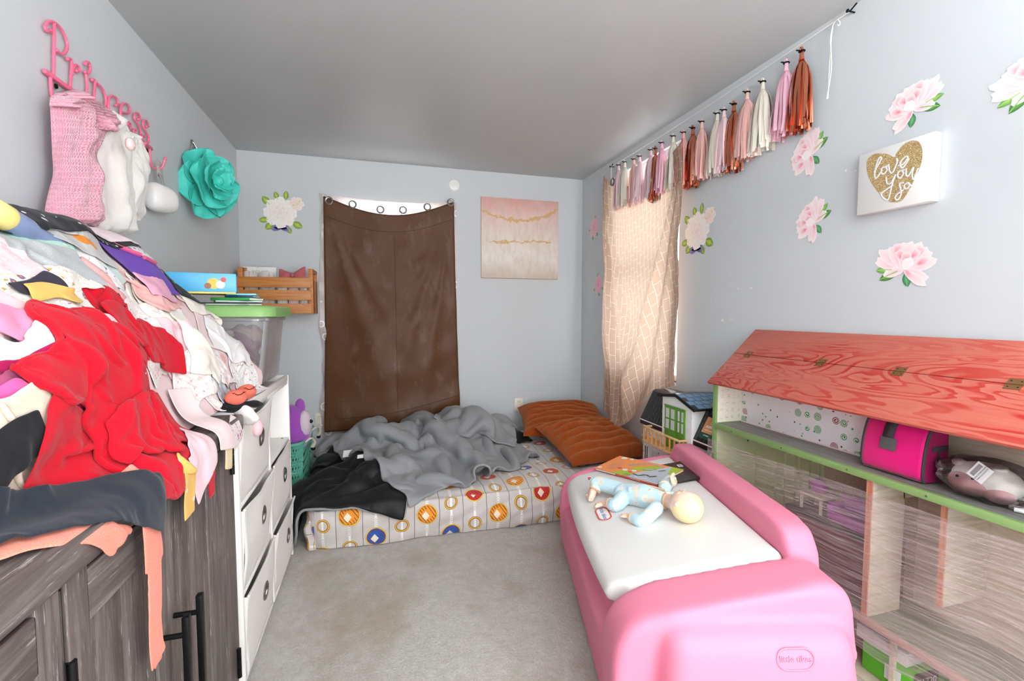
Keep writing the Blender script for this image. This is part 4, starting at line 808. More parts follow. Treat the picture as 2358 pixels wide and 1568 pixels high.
# ------------------------------------------------------------------ mattress with fitted sheet
def sheetmat():
    q = N('grey_printed_sheet'); uv = q.coord('UV'); sp = q.n('ShaderNodeSeparateXYZ', i_0=uv); u, v = sp.outputs[0], sp.outputs[1]; CW_ = .134; VH = .36
    cu = q.math('DIVIDE', u, CW_); col_i = q.math('FLOOR', cu); fu = q.math('MULTIPLY', q.math('SUBTRACT', q.math('FRACT', cu), .5), CW_)
    off = q.math('MULTIPLY', q.math('FRACT', q.math('MULTIPLY', col_i, .37)), VH)
    vv = q.math('ADD', v, off); cv = q.math('DIVIDE', vv, VH); row = q.math('FLOOR', cv); fv = q.math('MULTIPLY', q.math('FRACT', cv), VH)
    def rad(vc): return q.math('SQRT', q.math('ADD', q.math('MULTIPLY', fu, fu), q.math('POWER', q.math('SUBTRACT', fv, vc), 2)))
    c = q.mix(q.noise(uv, 10, 2), lin((198, 190, 186)), lin((208, 200, 196)))
    ln = q.math('GREATER_THAN', q.math('ABSOLUTE', fu), CW_/2-.0014); c = q.mix(ln, c, lin((70, 68, 70)))
    # white chevron dashes down the middle of each column
    ch = q.math('FRACT', q.math('DIVIDE', q.math('ADD', fv, q.math('ABSOLUTE', fu)), .0125)); chm = q.math('MULTIPLY', q.math('LESS_THAN', ch, .5), q.math('LESS_THAN', q.math('ABSOLUTE', fu), .0085)); bar = q.math('LESS_THAN', q.math('ABSOLUTE', fu), .006)
    nearring = q.math('LESS_THAN', q.math('ABSOLUTE', q.math('SUBTRACT', fv, .27)), .07); c = q.mix(q.math('MULTIPLY', q.math('MAXIMUM', q.math('MULTIPLY', chm, q.math('SUBTRACT', 1, nearring)), q.math('MULTIPLY', bar, nearring)), .9), c, lin((244, 242, 240)))
    r2 = rad(.27); ring = q.math('LESS_THAN', q.math('ABSOLUTE', q.math('SUBTRACT', r2, .0325)), .0062); c = q.mix(ring, c, q.mix(q.math('LESS_THAN', q.math('ABSOLUTE', q.math('SUBTRACT', r2, .0335)), .0022), lin((150, 98, 20)), lin((240, 190, 60))))
    # big medallions: red, orange or blue with a gold rim, plain generic shapes inside
    r1 = rad(.09); sel = q.math('FRACT', q.math('ADD', q.math('MULTIPLY', col_i, .3334), q.math('MULTIPLY', row, .6667))); isb = q.math('GREATER_THAN', sel, .6); isr = q.math('LESS_THAN', sel, .3)
    mc = q.mix(isb, q.mix(isr, lin((240, 150, 40)), lin((206, 36, 34))), lin((30, 84, 172))); d1 = q.math('LESS_THAN', r1, .056); inner = q.math('LESS_THAN', r1, .047)
    c = q.mix(d1, c, q.mix(q.math('GREATER_THAN', q.math('ABSOLUTE', q.math('SUBTRACT', r1, .0525)), .0022), lin((244, 204, 84)), lin((170, 110, 20)))); c = q.mix(inner, c, mc)
    w1 = q.math('LESS_THAN', q.math('ADD', q.math('ABSOLUTE', q.math('ADD', fu, .008)), q.math('MULTIPLY', q.math('ABSOLUTE', q.math('SUBTRACT', fv, .082)),   .8)), .021); c = q.mix(q.math('MULTIPLY', w1, inner), c, lin((246, 226, 204)))
    stn = q.math('LESS_THAN', q.math('ABSOLUTE', q.math('SUBTRACT', q.math('FRACT', q.math('DIVIDE', q.math('ADD', fu, q.math('MULTIPLY', fv, .7)), .018)), .5)), .12); c = q.mix(q.math('MULTIPLY', q.math('MULTIPLY', stn, inner), q.math('GREATER_THAN', r1, .028)), c, tuple(x*.35 for x in lin((170, 80, 60))))
    q.base(c); q.p(Roughness=.8); q.b.inputs['Sheen Weight'].default_value = .2; q.bump(q.math('ADD', q.noise(uv, 700, 1), q.math('MULTIPLY', q.noise(uv, 16, 4, .6, 1.5), 2.0)), .3, .004); return q.m
SHEETM = sheetmat(); MX0, MX1, MY0, MY1, MH = -.355, 1.76, 2.52, 3.86, .225
mt = thing('mattress', 'low mattress on the floor in a grey printed fitted sheet', 'mattress', ((MX0+MX1)/2, (MY0+MY1)/2, 0))
def wrapgrid(x0, x1, y0, y1, h, res, rad, seed):
    # one sheet over the top and down all four sides, parametrised by arc length
    sk = h-.0; xs = np.arange(-sk, (x1-x0)+sk+1e-6, res); ys = np.arange(-sk, (y1-y0)+sk+1e-6, res); X, Y = np.meshgrid(xs, ys, indexing='ij')
    def fold(a, L):
        o = np.clip(a, 0, L); d = np.where(a < 0, -a, np.where(a > L, a-L, 0)); return o, d
    ox, dx = fold(X, x1-x0); oy, dy = fold(Y, y1-y0); d = np.maximum(dx, dy); nz = fbm(X, Y, seed, 1.6, 4)
    Px, Py, Pz = x0+ox, y0+oy, h-d
    ex = np.minimum(ox, (x1-x0)-ox); ey = np.minimum(oy, (y1-y0)-oy); e = np.minimum(ex, ey)
    # corner rounding
    cxr, cyr = rad, rad
    kx = np.where(ox < cxr, cxr-ox, np.where(ox > x1-x0-cxr, ox-(x1-x0-cxr), 0)); ky = np.where(oy < cyr, cyr-oy, np.where(oy > y1-y0-cyr, oy-(y1-y0-cyr), 0)); rr_ = np.hypot(kx, ky); over = (kx > 0) & (ky > 0) & (rr_ > rad); f = np.where(over, rad/np.maximum(rr_, 1e-6), 1)
    sxn = np.where(ox < cxr, -1, 1); syn = np.where(oy < cyr, -1, 1); Px = Px+np.where(over, -sxn*kx*(1-f), 0); Py = Py+np.where(over, -syn*ky*(1-f), 0)
    edge = np.exp(-(e/.05)**2)*(d <= 0); Pz = Pz-.022*edge
    out = np.sin(PI*np.clip(d/h, 0, 1))*.022*(d > 0); nx = np.where(dx >= dy, np.where(X < 0, -1, np.where(X > x1-x0, 1, 0)), 0); ny = np.where(dy > dx, np.where(Y < 0, -1, np.where(Y > y1-y0, 1, 0)), 0)
    wr = .012*nz+.008*np.sin(30*X+14*(d)/.2+3*nz)*np.exp(-((d-.1)/.1)**2); Px = Px+nx*(out+wr*(d > 0)); Py = Py+ny*(out+wr*(d > 0)); Pz = Pz+np.where(d <= 0, .010*nz+.012*np.exp(-(((X-.75)/.35)**2+((Y-.35)/.16)**2))*np.sin(30*X+34*Y+4*nz), 0)
    Pz = np.maximum(Pz, .004); return np.stack([Px, Py, Pz], -1), np.stack([X, Y], -1)
Pm, um = wrapgrid(MX0, MX1, MY0, MY1, MH, .02, .09, 5); B().grid(Pm, uv=um).done('fitted_sheet', SHEETM, mt, ang=180, mods=[SUB(1)])
loft(B(), [rr3(MX0+.03, MX1-.03, MY0+.03, MY1-.03, .08, .002), rr3(MX0+.03, MX1-.03, MY0+.03, MY1-.03, .08, MH-.06)]).done('core', plain('white_ticking', (230, 228, 224), .9), mt)
# rust pillows
def rustmat():
    q = N('rust_faux_fur'); oc = q.coord('Object'); n = q.noise(oc, 38, 4, .7); q.base(q.mix(n, lin((120, 46, 8)), lin((176, 78, 22)))); q.p(Roughness=.9); q.b.inputs['Sheen Weight'].default_value = .6; q.set(q.b.inputs['Sheen Tint'], (.9, .5, .25)); q.b.inputs['Specular IOR Level'].default_value = .15; q.bump(q.math('ADD', n, q.noise(oc, 300, 2)), .8, .006); return q.m
RUST = rustmat()
def pillow(label, M, a, b_, th, ribs, seed):
    n, m = 72, 48; S, Tt = np.meshgrid(np.linspace(-1, 1, n), np.linspace(-1, 1, m), indexing='ij'); t = thing('ribbed_pillow', label, 'pillow', M=M, group='rust pillows on the mattress')
    pin = 1-.07*(1-np.abs(S)**2)*np.abs(Tt)**3; pin2 = 1-.06*(1-np.abs(Tt)**2)*np.abs(S)**3; prof = (np.clip(1-np.abs(S)**3.2, 0, 1)**.55)*(np.clip(1-np.abs(Tt)**3.2, 0, 1)**.55)
    rib = np.abs(np.sin(PI*ribs*(Tt+1)/2+.12*fbm(S, Tt, seed, .6, 2))); ft = np.stack([a*S*pin2, b_*Tt*pin, th*prof*(.58+.50*rib**.55+.08*fbm(S, Tt, seed+1, 1, 2))], -1); bt = np.stack([a*S*pin2, b_*Tt*pin, -th*.55*prof*(.85+.2*rib**.6)], -1)
    B(M).grid(ft).done('cover', RUST, t, ang=180); bb = B(M).grid(bt[::-1]); bb.done('underside', RUST, t, ang=180)
pillow('rust ribbed pillow at the back leaning in the corner', Matrix.Translation((1.44, 3.47, .375))@rotm('Z', -.22)@rotm('X', .16)@rotm('Y', -.02), .345, .30, .105, 7, 3)
pillow('rust ribbed pillow at the front overlapping the back pillow', Matrix.Translation((1.46, 2.97, .335))@rotm('Z', .12)@rotm('X', .22)@rotm('Y', .0), .32, .29, .10, 7, 8)
# ------------------------------------------------------------------ pink toy chest
CO, CA = np.array([.707, 1.246]), .266
Lx = np.array([math.sin(CA), math.cos(CA), 0]); Vx = np.array([math.cos(CA), -math.sin(CA), 0])
MCH = frame((CO[0], CO[1], 0), Lx, Vx, (0, 0, 1))   # local: u along (near -> far), v front -> back
# u x v must be right handed: (u, v, z) here is mirrored, so shapes are given symmetric winding by recalculating normals
PK = N('pink_moulded_plastic'); PK.base(lin((230, 134, 160))); PK.p(Roughness=.5); PK.b.inputs['Specular IOR Level'].default_value = .22; PK.set(PK.b.inputs['Subsurface Weight'], .0); PK.b.inputs['Subsurface Radius'].default_value = (.06, .02, .02); PK.bump(PK.noise(PK.coord('Object'), 240, 2), .05, .001); PK = PK.m
WL = N('white_moulded_plastic'); WL.base(lin((228, 226, 222))); WL.p(Roughness=.4); WL = WL.m
tc = thing('toy_chest', 'large pink moulded plastic toy chest with a white lid', 'toy chest', (CO[0], CO[1], 0), rz=0)
cl_ = 1.0
bm = bmesh.new()
def addbox(a, b_, bev, top=None):
    q_ = bmesh.new(); bmesh.ops.create_cube(q_, size=1)
    for v in q_.verts:
        lo = v.co.z < 0; P_ = [a[i]+(b_[i]-a[i])*(v.co[i]+.5) for i in range(3)]
        if top and not lo: P_[0] = a[0]+top[0] if v.co.x < 0 else b_[0]-top[1]; P_[1] = a[1]+top[2] if v.co.y < 0 else b_[1]-top[3]
        v.co = Vector(P_)
    bmesh.ops.bevel(q_, geom=list(q_.edges), offset=bev, segments=4, profile=.5, affect='EDGES', clamp_overlap=True); q_.verts.index_update()
    vs = [bm.verts.new(v.co) for v in q_.verts]
    for f in q_.faces: bm.faces.new([vs[v.index] for v in f.verts])
    q_.free()
def addprof(poly, u0, u1, bev):
    q_ = bmesh.new(); A = [q_.verts.new((u0, p[0], p[1])) for p in poly]; Bq = [q_.verts.new((u1, p[0], p[1])) for p in poly]; n = len(poly)
    q_.faces.new(A[::-1]); q_.faces.new(Bq)
    for i in range(n): q_.faces.new((A[i], A[(i+1) % n], Bq[(i+1) % n], Bq[i]))
    bmesh.ops.bevel(q_, geom=[e for e in q_.edges], offset=bev, segments=4, profile=.5, affect='EDGES', clamp_overlap=True); q_.verts.index_update()
    vs = [bm.verts.new(v.co) for v in q_.verts]
    for f in q_.faces: bm.faces.new([vs[v.index] for v in f.verts])
    q_.free()
addbox((-.12, .005, .0), (1.0, .56, .345), .03)                       # tub, front face set back
addbox((-.12, -.045, .0), (1.02, .56, .23), .035)                      # lower front belly
endp = [(-.045, .0), (-.058, .20), (-.055, .30), (-.028, .365), (.02, .40), (.10, .425), (.45, .485), (.52, .50), (.585, .49), (.615, .44), (.625, .30), (.61, 0)]
addprof(endp, -.185, -.012, .035)
addprof([(p[0], p[1]*.985) for p in endp], .985, 1.045, .025)
addbox((-.30, .045, 0), (-.12, .612, .405), .075, top=(.06, 0, .03, .03))  # bulging end
ridge = [(-.03, .40), (-.025, .50), (.02, .565), (.10, .575), (.94, .575), (.975, .56), (1.0, .49), (1.0, .40)]
q2 = bmesh.new(); A = [q2.verts.new((p[0], .518, p[1])) for p in ridge]; Bq = [q2.verts.new((p[0], .625, p[1])) for p in ridge]; n = len(ridge)
q2.faces.new(A); q2.faces.new(Bq[::-1])
for i in range(n): q2.faces.new((A[i], Bq[i], Bq[(i+1) % n], A[(i+1) % n]))
bmesh.ops.bevel(q2, geom=list(q2.edges), offset=.028, segments=4, profile=.5, affect='EDGES', clamp_overlap=True); q2.verts.index_update(); vs_ = [bm.verts.new(v.co) for v in q2.verts]
for f in q2.faces: bm.faces.new([vs_[v.index] for v in f.verts])
q2.free(); bmesh.ops.recalc_face_normals(bm, faces=bm.faces)
b = B(MCH).bm(bm); b.done('body', PK, tc, ang=180, mods=[('REMESH', dict(mode='VOXEL', voxel_size=.0085, use_smooth_shade=True)), ('SMOOTH', dict(factor=.5, iterations=26))])
# lid: thick slab with rolled edges following the sloped sides
LU0, LU1, LV1 = -.006, .985, .514
def lidz(v): return .388+.105*np.clip(v/.514, 0, 1.1)**.85
nu_, nv_ = 80, 50
def lid_top(S, Tt):
    a = (S*2-1); c = (Tt*2-1); vf = -.022-.030*np.sin(PI*S)**.7; u = LU0+(LU1-LU0)*S; v = vf+(LV1-vf)*Tt
    du = np.minimum(S, 1-S)*(LU1-LU0); dvf = Tt*.53; r_ = .03; droll = np.clip(1-du/r_, 0, 1); dfro = np.clip(1-dvf/.05, 0, 1); dbk = np.clip(1-(1-Tt)*.53/.02, 0, 1)
    corner = np.clip(.045-du, 0, .045)*np.clip(.06-dvf, 0, .06)/.0027
    z = lidz(v)+.004-.028*(1-np.sqrt(np.clip(1-droll**2, 0, 1)))-.045*(1-np.sqrt(np.clip(1-dfro**2, 0, 1)))-.012*(1-np.sqrt(np.clip(1-dbk**2, 0, 1)))
    u = u+np.where(S < .5, 1, -1)*corner*.028; v = v+corner*.028
    return (u, v, z), (u, v)
Pl, ul = surf(nu_, nv_, lid_top); b = B(MCH).grid(Pl[::-1], uv=ul[::-1])
rim = [tuple(Pl[i, 0]) for i in range(nu_)]+[tuple(Pl[-1, j]) for j in range(1, nv_)]+[tuple(Pl[i, -1]) for i in range(nu_-2, -1, -1)]+[tuple(Pl[0, j]) for j in range(nv_-2, 0, -1)]
kk = len(rim); b.add(rim+[(p[0]*.99+.004, p[1]*.97+.008, p[2]-.022) for p in rim], [(i, (i+1) % kk, kk+(i+1) % kk, kk+i) for i in range(kk)]+[tuple(range(2*kk-1, kk-1, -1))])
bmx = bmesh.new(); vsx = [bmx.verts.new(v) for v in b.v]; [bmx.faces.new([vsx[i] for i in f]) for f in b.f]; bmesh.ops.remove_doubles(bmx, verts=bmx.verts, dist=1e-5); bmesh.ops.recalc_face_normals(bmx, faces=bmx.faces)
B().bm(bmx).done('lid', WL, tc, ang=60)
def lidpt(px, py, dz=.0):
    # the point of the lid surface behind a picture point
    z = .44
    for _ in range(8):
        p = onz(px, py, z); v = (p[:2]-CO)@Vx[:2]; z = float(lidz(v))+.004+dz
    return np.array(p)
LN = np.array([0, 0, 1])-np.array([Vx[0], Vx[1], 0])*.205; LN = LN/np.linalg.norm(LN)
LV = np.cross(LN, Lx); LV = LV/np.linalg.norm(LV)   # up the slope or down it
def stadium(w_, h_, n=8):
    r = h_/2; o = []
    for (cx, a0) in ((w_/2-r, -PI/2), (-w_/2+r, PI/2)):
        for i in range(n+1): a = a0+PI*i/n; o.append((cx+r*math.cos(a), r*math.sin(a)))
    return o
ls = lidpt(1389, 1183, .001); ML = frame(ls, -Lx, np.cross(LN, -Lx), LN)
b = B(ML); b.prism(stadium(.118, .058), .0006, 0).prism(stadium(.104, .045), .0004, 1, z0=.0007); b.text('little tikes', .026, Matrix.Translation((0, 0, .0014)), .0002, 2)
b.done('badge', [plain('red_print', (226, 60, 50), .4), plain('white_print', (244, 244, 244), .4), plain('blue_print', (40, 66, 150), .4)], tc, smooth=False, label='oval red rimmed badge with blue lettering')
# small red and white sticker on the lid
ss = lidpt(1357, 1101, .001); b = B(frame(ss, -Lx, np.cross(LN, -Lx), LN)); b.fan([(.03*math.cos(a)*(1+.2*math.sin(3*a)), .018*math.sin(a)) for a in np.linspace(0, 2*PI, 16)[:-1]], .0003, 0); b.fan([(.012*math.cos(a), .010*math.sin(a)) for a in np.linspace(0, 2*PI, 12)[:-1]], .0007, 1); b.fan([(.018+.006*math.cos(a), .005*math.sin(a)-.004) for a in np.linspace(0, 2*PI, 12)[:-1]], .0007, 2)
b.done('sticker', [plain('white_print', (244, 244, 244), .4), plain('red_print', (226, 60, 50), .4), plain('dark_print', (70, 60, 60), .4)], tc, smooth=False)
# raised oval with lettering on the end bulge
_dg = bpy.context.evaluated_depsgraph_get(); _dg.update(); _bo = bpy.data.objects['body'] if False else [c for c in tc.children if c.name.startswith('body')][0]; _ev = _bo.evaluated_get(_dg); _im = MW[_bo.name].inverted()
def on_body(px, py):
    d = ray(px, py); ok, p, n_, k = _ev.ray_cast(_im@V3(_C), (_im.to_3x3()@V3(d)).normalized()); return (np.array(MW[_bo.name]@p), np.array((MW[_bo.name].to_3x3()@n_).normalized())) if ok else (None, None)
em, en = on_body(1832, 1518)
if em is not None:
    ex = Vx-en*(Vx@en); ex /= np.linalg.norm(ex); b = B(frame(em+en*.0004, ex, np.cross(en, ex), en))
    b.tube([(p[0], p[1], 0) for p in stadium(.098, .052)], .0026, 6, closed=True); b.text('little tikes', .0215, Matrix.Identity(4), .0016); b.done('embossed_badge', PK, tc, ang=30)
# ------------------------------------------------------------------ baby doll lying on the lid
SKIN = N('doll_vinyl_skin'); SKIN.base(lin((250, 212, 190))); SKIN.p(Roughness=.42); SKIN.set(SKIN.b.inputs['Subsurface Weight'], .15); SKIN.b.inputs['Subsurface Radius'].default_value = (.02, .008, .005); SKIN = SKIN.m
q = N('pale_blue_cloud_print'); oc = q.coord('Object'); d_ = q.math('ADD', q.vor(oc, 26), q.math('MULTIPLY', q.noise(oc, 90, 2), .35)); q.base(q.mix(q.math('LESS_THAN', d_, .50), q.mix(q.math('LESS_THAN', d_, .24), lin((202, 228, 236)), lin((204, 218, 236))), lin((240, 222, 200)))); q.base(q.mix(q.math('LESS_THAN', d_, .55), lin((196, 228, 238)), q.mix(q.math('LESS_THAN', d_, .30), lin((242, 224, 202)), lin((206, 220, 236))))); q.p(Roughness=.9); q.b.inputs['Sheen Weight'].default_value = .4; q.bump(q.noise(oc, 60, 3, .6, 1.5), .35, .006); ROMP = q.m
PEACH = fabric('peach_trim', (246, 196, 158)); HAIR = plain('blonde_vinyl', (240, 216, 166), .4)
def L3(px, py, h): return lidpt(px, py, h)
neck, hip = L3(1534, 1152, .040), L3(1436, 1136, .036); shU, shL = L3(1530, 1122, .046), L3(1512, 1170, .040)
crown = neck-hip; crown[2] = 0; crown /= np.linalg.norm(crown); headc = L3(1578, 1166, .056)
fdir = np.array([0, 0, .80])+.62*np.array([.15, .98, 0])-.30*crown; fdir -= crown*(fdir@crown)*.9; fdir /= np.linalg.norm(fdir); cr = crown-fdir*(crown@fdir); cr /= np.linalg.norm(cr); sdh = np.cross(fdir, cr)
doll = thing('baby_doll', 'bald blonde baby doll in blue cloud pyjamas lying on the white lid', 'doll', hip-np.array([0, 0, .036]))
MHd = frame(headc, sdh, cr, fdir)   # x: side, y: crown, z: face
bd = B()
hd = lambda p: [p[0]*(1-.06*p[1]), p[1], p[2]*(1+.05*p[1])]
bd.sphere((0, .004, 0), (.054, .060, .056), M=MHd, n=36, m=24, fn=hd)
bd.sphere((0, -.026, .022), (.036, .026, .030), M=MHd)                    # cheeks and jaw
for s_ in (-1, 1):
    bd.sphere((s_*.021, -.018, .036), (.016, .014, .012), M=MHd); bd.sphere((s_*.050, -.008, -.002), (.008, .013, .011), M=MHd)
bd.sphere((0, -.012, .053), (.007, .007, .007), M=MHd); bd.sphere((0, -.027, .046), (.010, .0045, .007), M=MHd); bd.sphere((0, -.041, .036), (.011, .009, .010), M=MHd)
def limb(pts, rs): bd.tube(smooth_path(pts, 5), np.interp(np.linspace(0, len(rs)-1, 5*(len(pts)-1)+1), range(len(rs)), rs), 12)
limb([headc-cr*.03, neck, (neck+hip)/2+np.array([0, 0, .004]), hip], [.028, .026, .042, .034])
bd.sphere((neck+hip)/2, .040).sphere(hip, .036)
kU, fU = L3(1378, 1112, .058), L3(1360, 1150, .014); limb([hip+[0, .02, .006], kU, fU], [.026, .022, .013])
kL, fL = L3(1420, 1162, .028), L3(1392, 1158, .020); limb([hip-[0, .016, 0], kL, fL], [.026, .022, .015])
def foot(anchor, d, up_, ln=.042):
    d = np.array(d)/np.linalg.norm(d); up_ = np.array(up_)-d*(np.array(up_)@d); up_ /= np.linalg.norm(up_); sd_ = np.cross(d, up_)
    bd.tube([anchor-d*.008, anchor+d*ln*.4, anchor+d*ln*.85], [.011, .013, .013], 12, up=up_, flat=.75)
    for k in range(5): bd.sphere(anchor+d*(ln*.95-.0015*abs(k-1))+sd_*(k-2)*.0055+up_*.002, .0048 if k else .0065, n=10, m=6)
foot(fU, L3(1350, 1122, .012)-fU+np.array([0, 0, .008]), (0, 0, 1)); foot(fL, L3(1372, 1165, .014)-fL, (0, 0, 1))
def hand(wrist, d, nrm, thumb=1):
    d = np.array(d)/np.linalg.norm(d); nrm = np.array(nrm)-d*(np.array(nrm)@d); nrm /= np.linalg.norm(nrm); sd_ = np.cross(d, nrm)*thumb
    bd.tube([wrist-d*.006, wrist+d*.008, wrist+d*.019], [.009, .0125, .0125], 12, up=nrm, flat=.62)
    for k, (ln, sp) in enumerate([(.018, -1.5), (.021, -.5), (.020, .5), (.015, 1.5)]):
        b0 = wrist+d*.019+sd_*sp*.0062; bd.tube([b0-d*.006, b0+d*ln*.5+nrm*.001+sd_*sp*.0008, b0+d*ln*.85-nrm*.005+sd_*sp*.001, b0+d*ln-nrm*.010], [.0042, .0042, .0040, .0034], 8)
    t0 = wrist+d*.007-sd_*.010; bd.tube([t0, t0-sd_*.008+d*.006, t0-sd_*.012+d*.015-nrm*.003], [.0052, .0050, .0040], 8)
eL, hL = L3(1480, 1198, .020), L3(1448, 1190, .018); limb([shL, eL, hL], [.020, .017, .011]); hand(hL, L3(1425, 1176, .022)-hL, (0, 0, 1), 1)
eU, hU = L3(1545, 1105, .030), L3(1550, 1112, .062); limb([shU, eU, hU], [.020, .017, .011]); hand(hU, np.array([.05, .25, .95])-.1*crown, -crown, 1)
bd.done('body', SKIN, doll, ang=180, mods=[('REMESH', dict(mode='VOXEL', voxel_size=.0017, use_smooth_shade=True)), ('SMOOTH', dict(factor=.5, iterations=5))])
cz = B()
def cl2(pts, rs): cz.tube(smooth_path(pts, 5), np.interp(np.linspace(0, len(rs)-1, 5*(len(pts)-1)+1), range(len(rs)), rs), 14)
cl2([neck-crown*.004, (neck*.7+hip*.3)+np.array([0, 0, .002]), (neck+hip)/2+np.array([0, 0, .004]), hip], [.031, .043, .048, .041]); cz.sphere((neck+hip)/2, .046).sphere(hip, .042).sphere(shU*.9+neck*.1, .025).sphere(shL, .026)
cl2([hip+[0, .02, .006], kU, kU*.75+fU*.25, kU*.55+fU*.45], [.034, .031, .029, .024]); cl2([hip-[0, .016, 0], kL, kL*.55+fL*.45], [.034, .029, .024]); cl2([shL, eL, eL*.3+hL*.7], [.027, .025, .020]); cl2([shU, eU, eU*.5+hU*.5], [.027, .023, .019])
for _ in range(16):
    r_ = random.Random(_); t_ = r_.uniform(0, 1); p_ = neck*t_+hip*(1-t_)+np.array([r_.uniform(-.02, .02), r_.uniform(-.03, .03), .036]); cz.tube([p_+np.array([r_.uniform(-.025, .025), r_.uniform(-.025, .025), -.004]) for __ in range(2)], .006, 8)
cz.done('pyjamas', ROMP, doll, ang=180, mods=[('REMESH', dict(mode='VOXEL', voxel_size=.0024, use_smooth_shade=True)), ('SMOOTH', dict(factor=.5, iterations=6))])
def ringat(c, ax_, r, th=.004, name='cuff'):
    ax_ = np.array(ax_)/np.linalg.norm(ax_); a = np.cross(ax_, (0.3, .2, 1)); a /= np.linalg.norm(a); b2 = np.cross(ax_, a); B().tube([c+a*r*math.cos(t)+b2*r*math.sin(t) for t in np.linspace(0, 2*PI, 25)[:-1]], th, 8, closed=True).done(name, PEACH, doll)
ringat(neck+crown*.002, crown, .030, .005, 'collar'); ringat(eL*.25+hL*.75, hL-eL, .018); ringat(kL*.5+fL*.5, fL-kL, .022); ringat(kU*.52+fU*.48, fU-kU, .022); ringat(eU*.45+hU*.55, hU-eU, .017)
pk = [neck+np.array([0, .012, .037]), neck*.6+hip*.4+np.array([0, .014, .046]), neck*.3+hip*.7+np.array([0, .012, .042])]; B().tube(smooth_path(pk, 6), .004, 8).done('placket', PEACH, doll)
hb = B(MHd); vs_, fs_ = [], []
tmp = B(); tmp.sphere((0, .004, 0), (.0556, .0620, .0576), n=48, m=36, fn=hd)
fs_ = [f for f in tmp.f if (lambda c: c[1]*.75-c[2]*.66 > -.002+.006*math.sin(5*c[0]/.03))(np.mean([tmp.v[i] for i in f], axis=0))]
hb.add(tmp.v, fs_); hb.done('painted_hair', HAIR, doll, ang=180)
EYE = plain('blue_eye_paint', (70, 110, 150), .2)
for s_ in (-1, 1):
    B(MHd).sphere((s_*.019, -.001, .0485), (.0075, .0055, .0045), n=14, m=8).done('eye', plain('white_print', (244, 244, 244), .4), doll); e_ = B(MHd).sphere((s_*.019, -.001, .0515), (.0042, .0042, .0025), n=12, m=6).done('iris', EYE, doll)
    B(MHd).tube([(s_*.012, .012, .050), (s_*.019, .014, .0495), (s_*.027, .011, .046)], .0012, 5).done('eyebrow', plain('fawn_paint', (190, 150, 110), .6), doll)
B(MHd).tube([(-.008, -.0275, .0515), (0, -.0285, .0535), (.008, -.0275, .0515)], .0022, 6).done('lips', plain('coral_paint', (226, 130, 120), .4), doll)
for p_ in (hip*.55+neck*.45+np.array([0, -.046, .008]),): pass
# ------------------------------------------------------------------ books on the lid
def quadframe(p00, p10, p01):
    o = np.array(p00); e1 = np.array(p10)-o; e2 = np.array(p01)-o; w_, h_ = np.linalg.norm(e1), np.linalg.norm(e2); x = e1/w_; y = e2-x*(e2@x); y /= np.linalg.norm(y); return frame(o, x, y, np.cross(x, y)), w_, h_
K1 = plain('black_board', (52, 48, 44), .35)
# black folder: left corner, front right corner, back corner
p00, p10, p01 = lidpt(1395, 1092, .004), lidpt(1602, 1112, .004), lidpt(1372, 1070, .004)
fo = lidpt(1520, 1118, .003); a_dir = lidpt(1603, 1110, .003)-fo
P_fr = [lidpt(1398, 1100, .003), lidpt(1515, 1122, .003), lidpt(1603, 1106, .003), lidpt(1520, 1051, .003)]
Mf, wf, hf = quadframe(P_fr[1], P_fr[2], P_fr[0]); Mf = Mf if Mf[2][2] > 0 else Mf
hf = .235; wf = .20
fold_ = thing('black_folder', 'black hardback folder with a white barcode sticker under the orange book', 'folder', P_fr[1])
b_f = B(Mf); b_f.box((wf/2, hf/2, .0018), (wf, hf, .0022), .0008).box((wf/2, hf/2, .0085), (wf, hf, .0022), .0008).box((.001, hf/2, .005), (.002, hf, .009), .0008); b_f.done('cover', K1, fold_); B(Mf).box((wf/2+.002, hf/2, .005), (wf-.010, hf-.008, .0045)).done('pages', plain('black_pages', (40, 38, 36), .7), fold_)
sb = B(Mf@Matrix.Translation((wf-.03, hf-.055, .0097))); sb.box((0, 0, 0), (.022, .034, .0003), mi=0)
for k in range(9): sb.box((0, -.012+.0028*k, .0003), (.015, .0012 if k % 2 else .0006, .0002), mi=1)
sb.done('barcode_sticker', [plain('white_print', (244, 244, 244), .4), plain('dark_print', (70, 60, 60), .4)], fold_, smooth=False)
P_or = [lidpt(1368, 1078, .015), lidpt(1513, 1116, .015), lidpt(1556, 1096, .015), lidpt(1432, 1051, .015)]
e1 = (P_or[1]-P_or[0]); ob0 = P_or[0]; Mo, wo, ho = quadframe(P_or[0], P_or[1], P_or[3]); 
ob = thing('picture_book', 'orange picture book lying on the black folder beside the doll', 'book', P_or[0]); th = .008
RED = plain('red_print', (226, 60, 50), .4)
B(Mo).box((wo/2, ho/2, -.0065), (wo, ho, .001), .0004).box((wo/2, .0007, -.003), (wo, .0014, .007), .0004).box((wo/2, ho/2, .0005), (wo, ho, .001), .0004).done('cover', RED, ob); B(Mo).box((wo/2, ho/2+.001, -.003), (wo-.006, ho-.006, .0055)).done('pages', plain('book_paper', (238, 234, 226), .8), ob)
C_ = [plain('orange_print', (250, 150, 74), .4), plain('grey_blue_print', (186, 196, 206), .4), plain('lime_print', (172, 196, 50), .4), plain('white_print', (244, 244, 244), .4), plain('olive_print', (166, 166, 92), .4), RED, plain('grey_letters', (176, 164, 168), .4), plain('dark_print', (70, 60, 60), .4), plain('aqua_print', (170, 220, 214), .4)]
pb_ = B(Mo@Matrix.Diagonal((wo, ho, 1, 1))); Z = lambda k: .0011+.00015*k
def pg(pts, k, mi): pb_.prism(pts, .0001, mi, z0=Z(k))
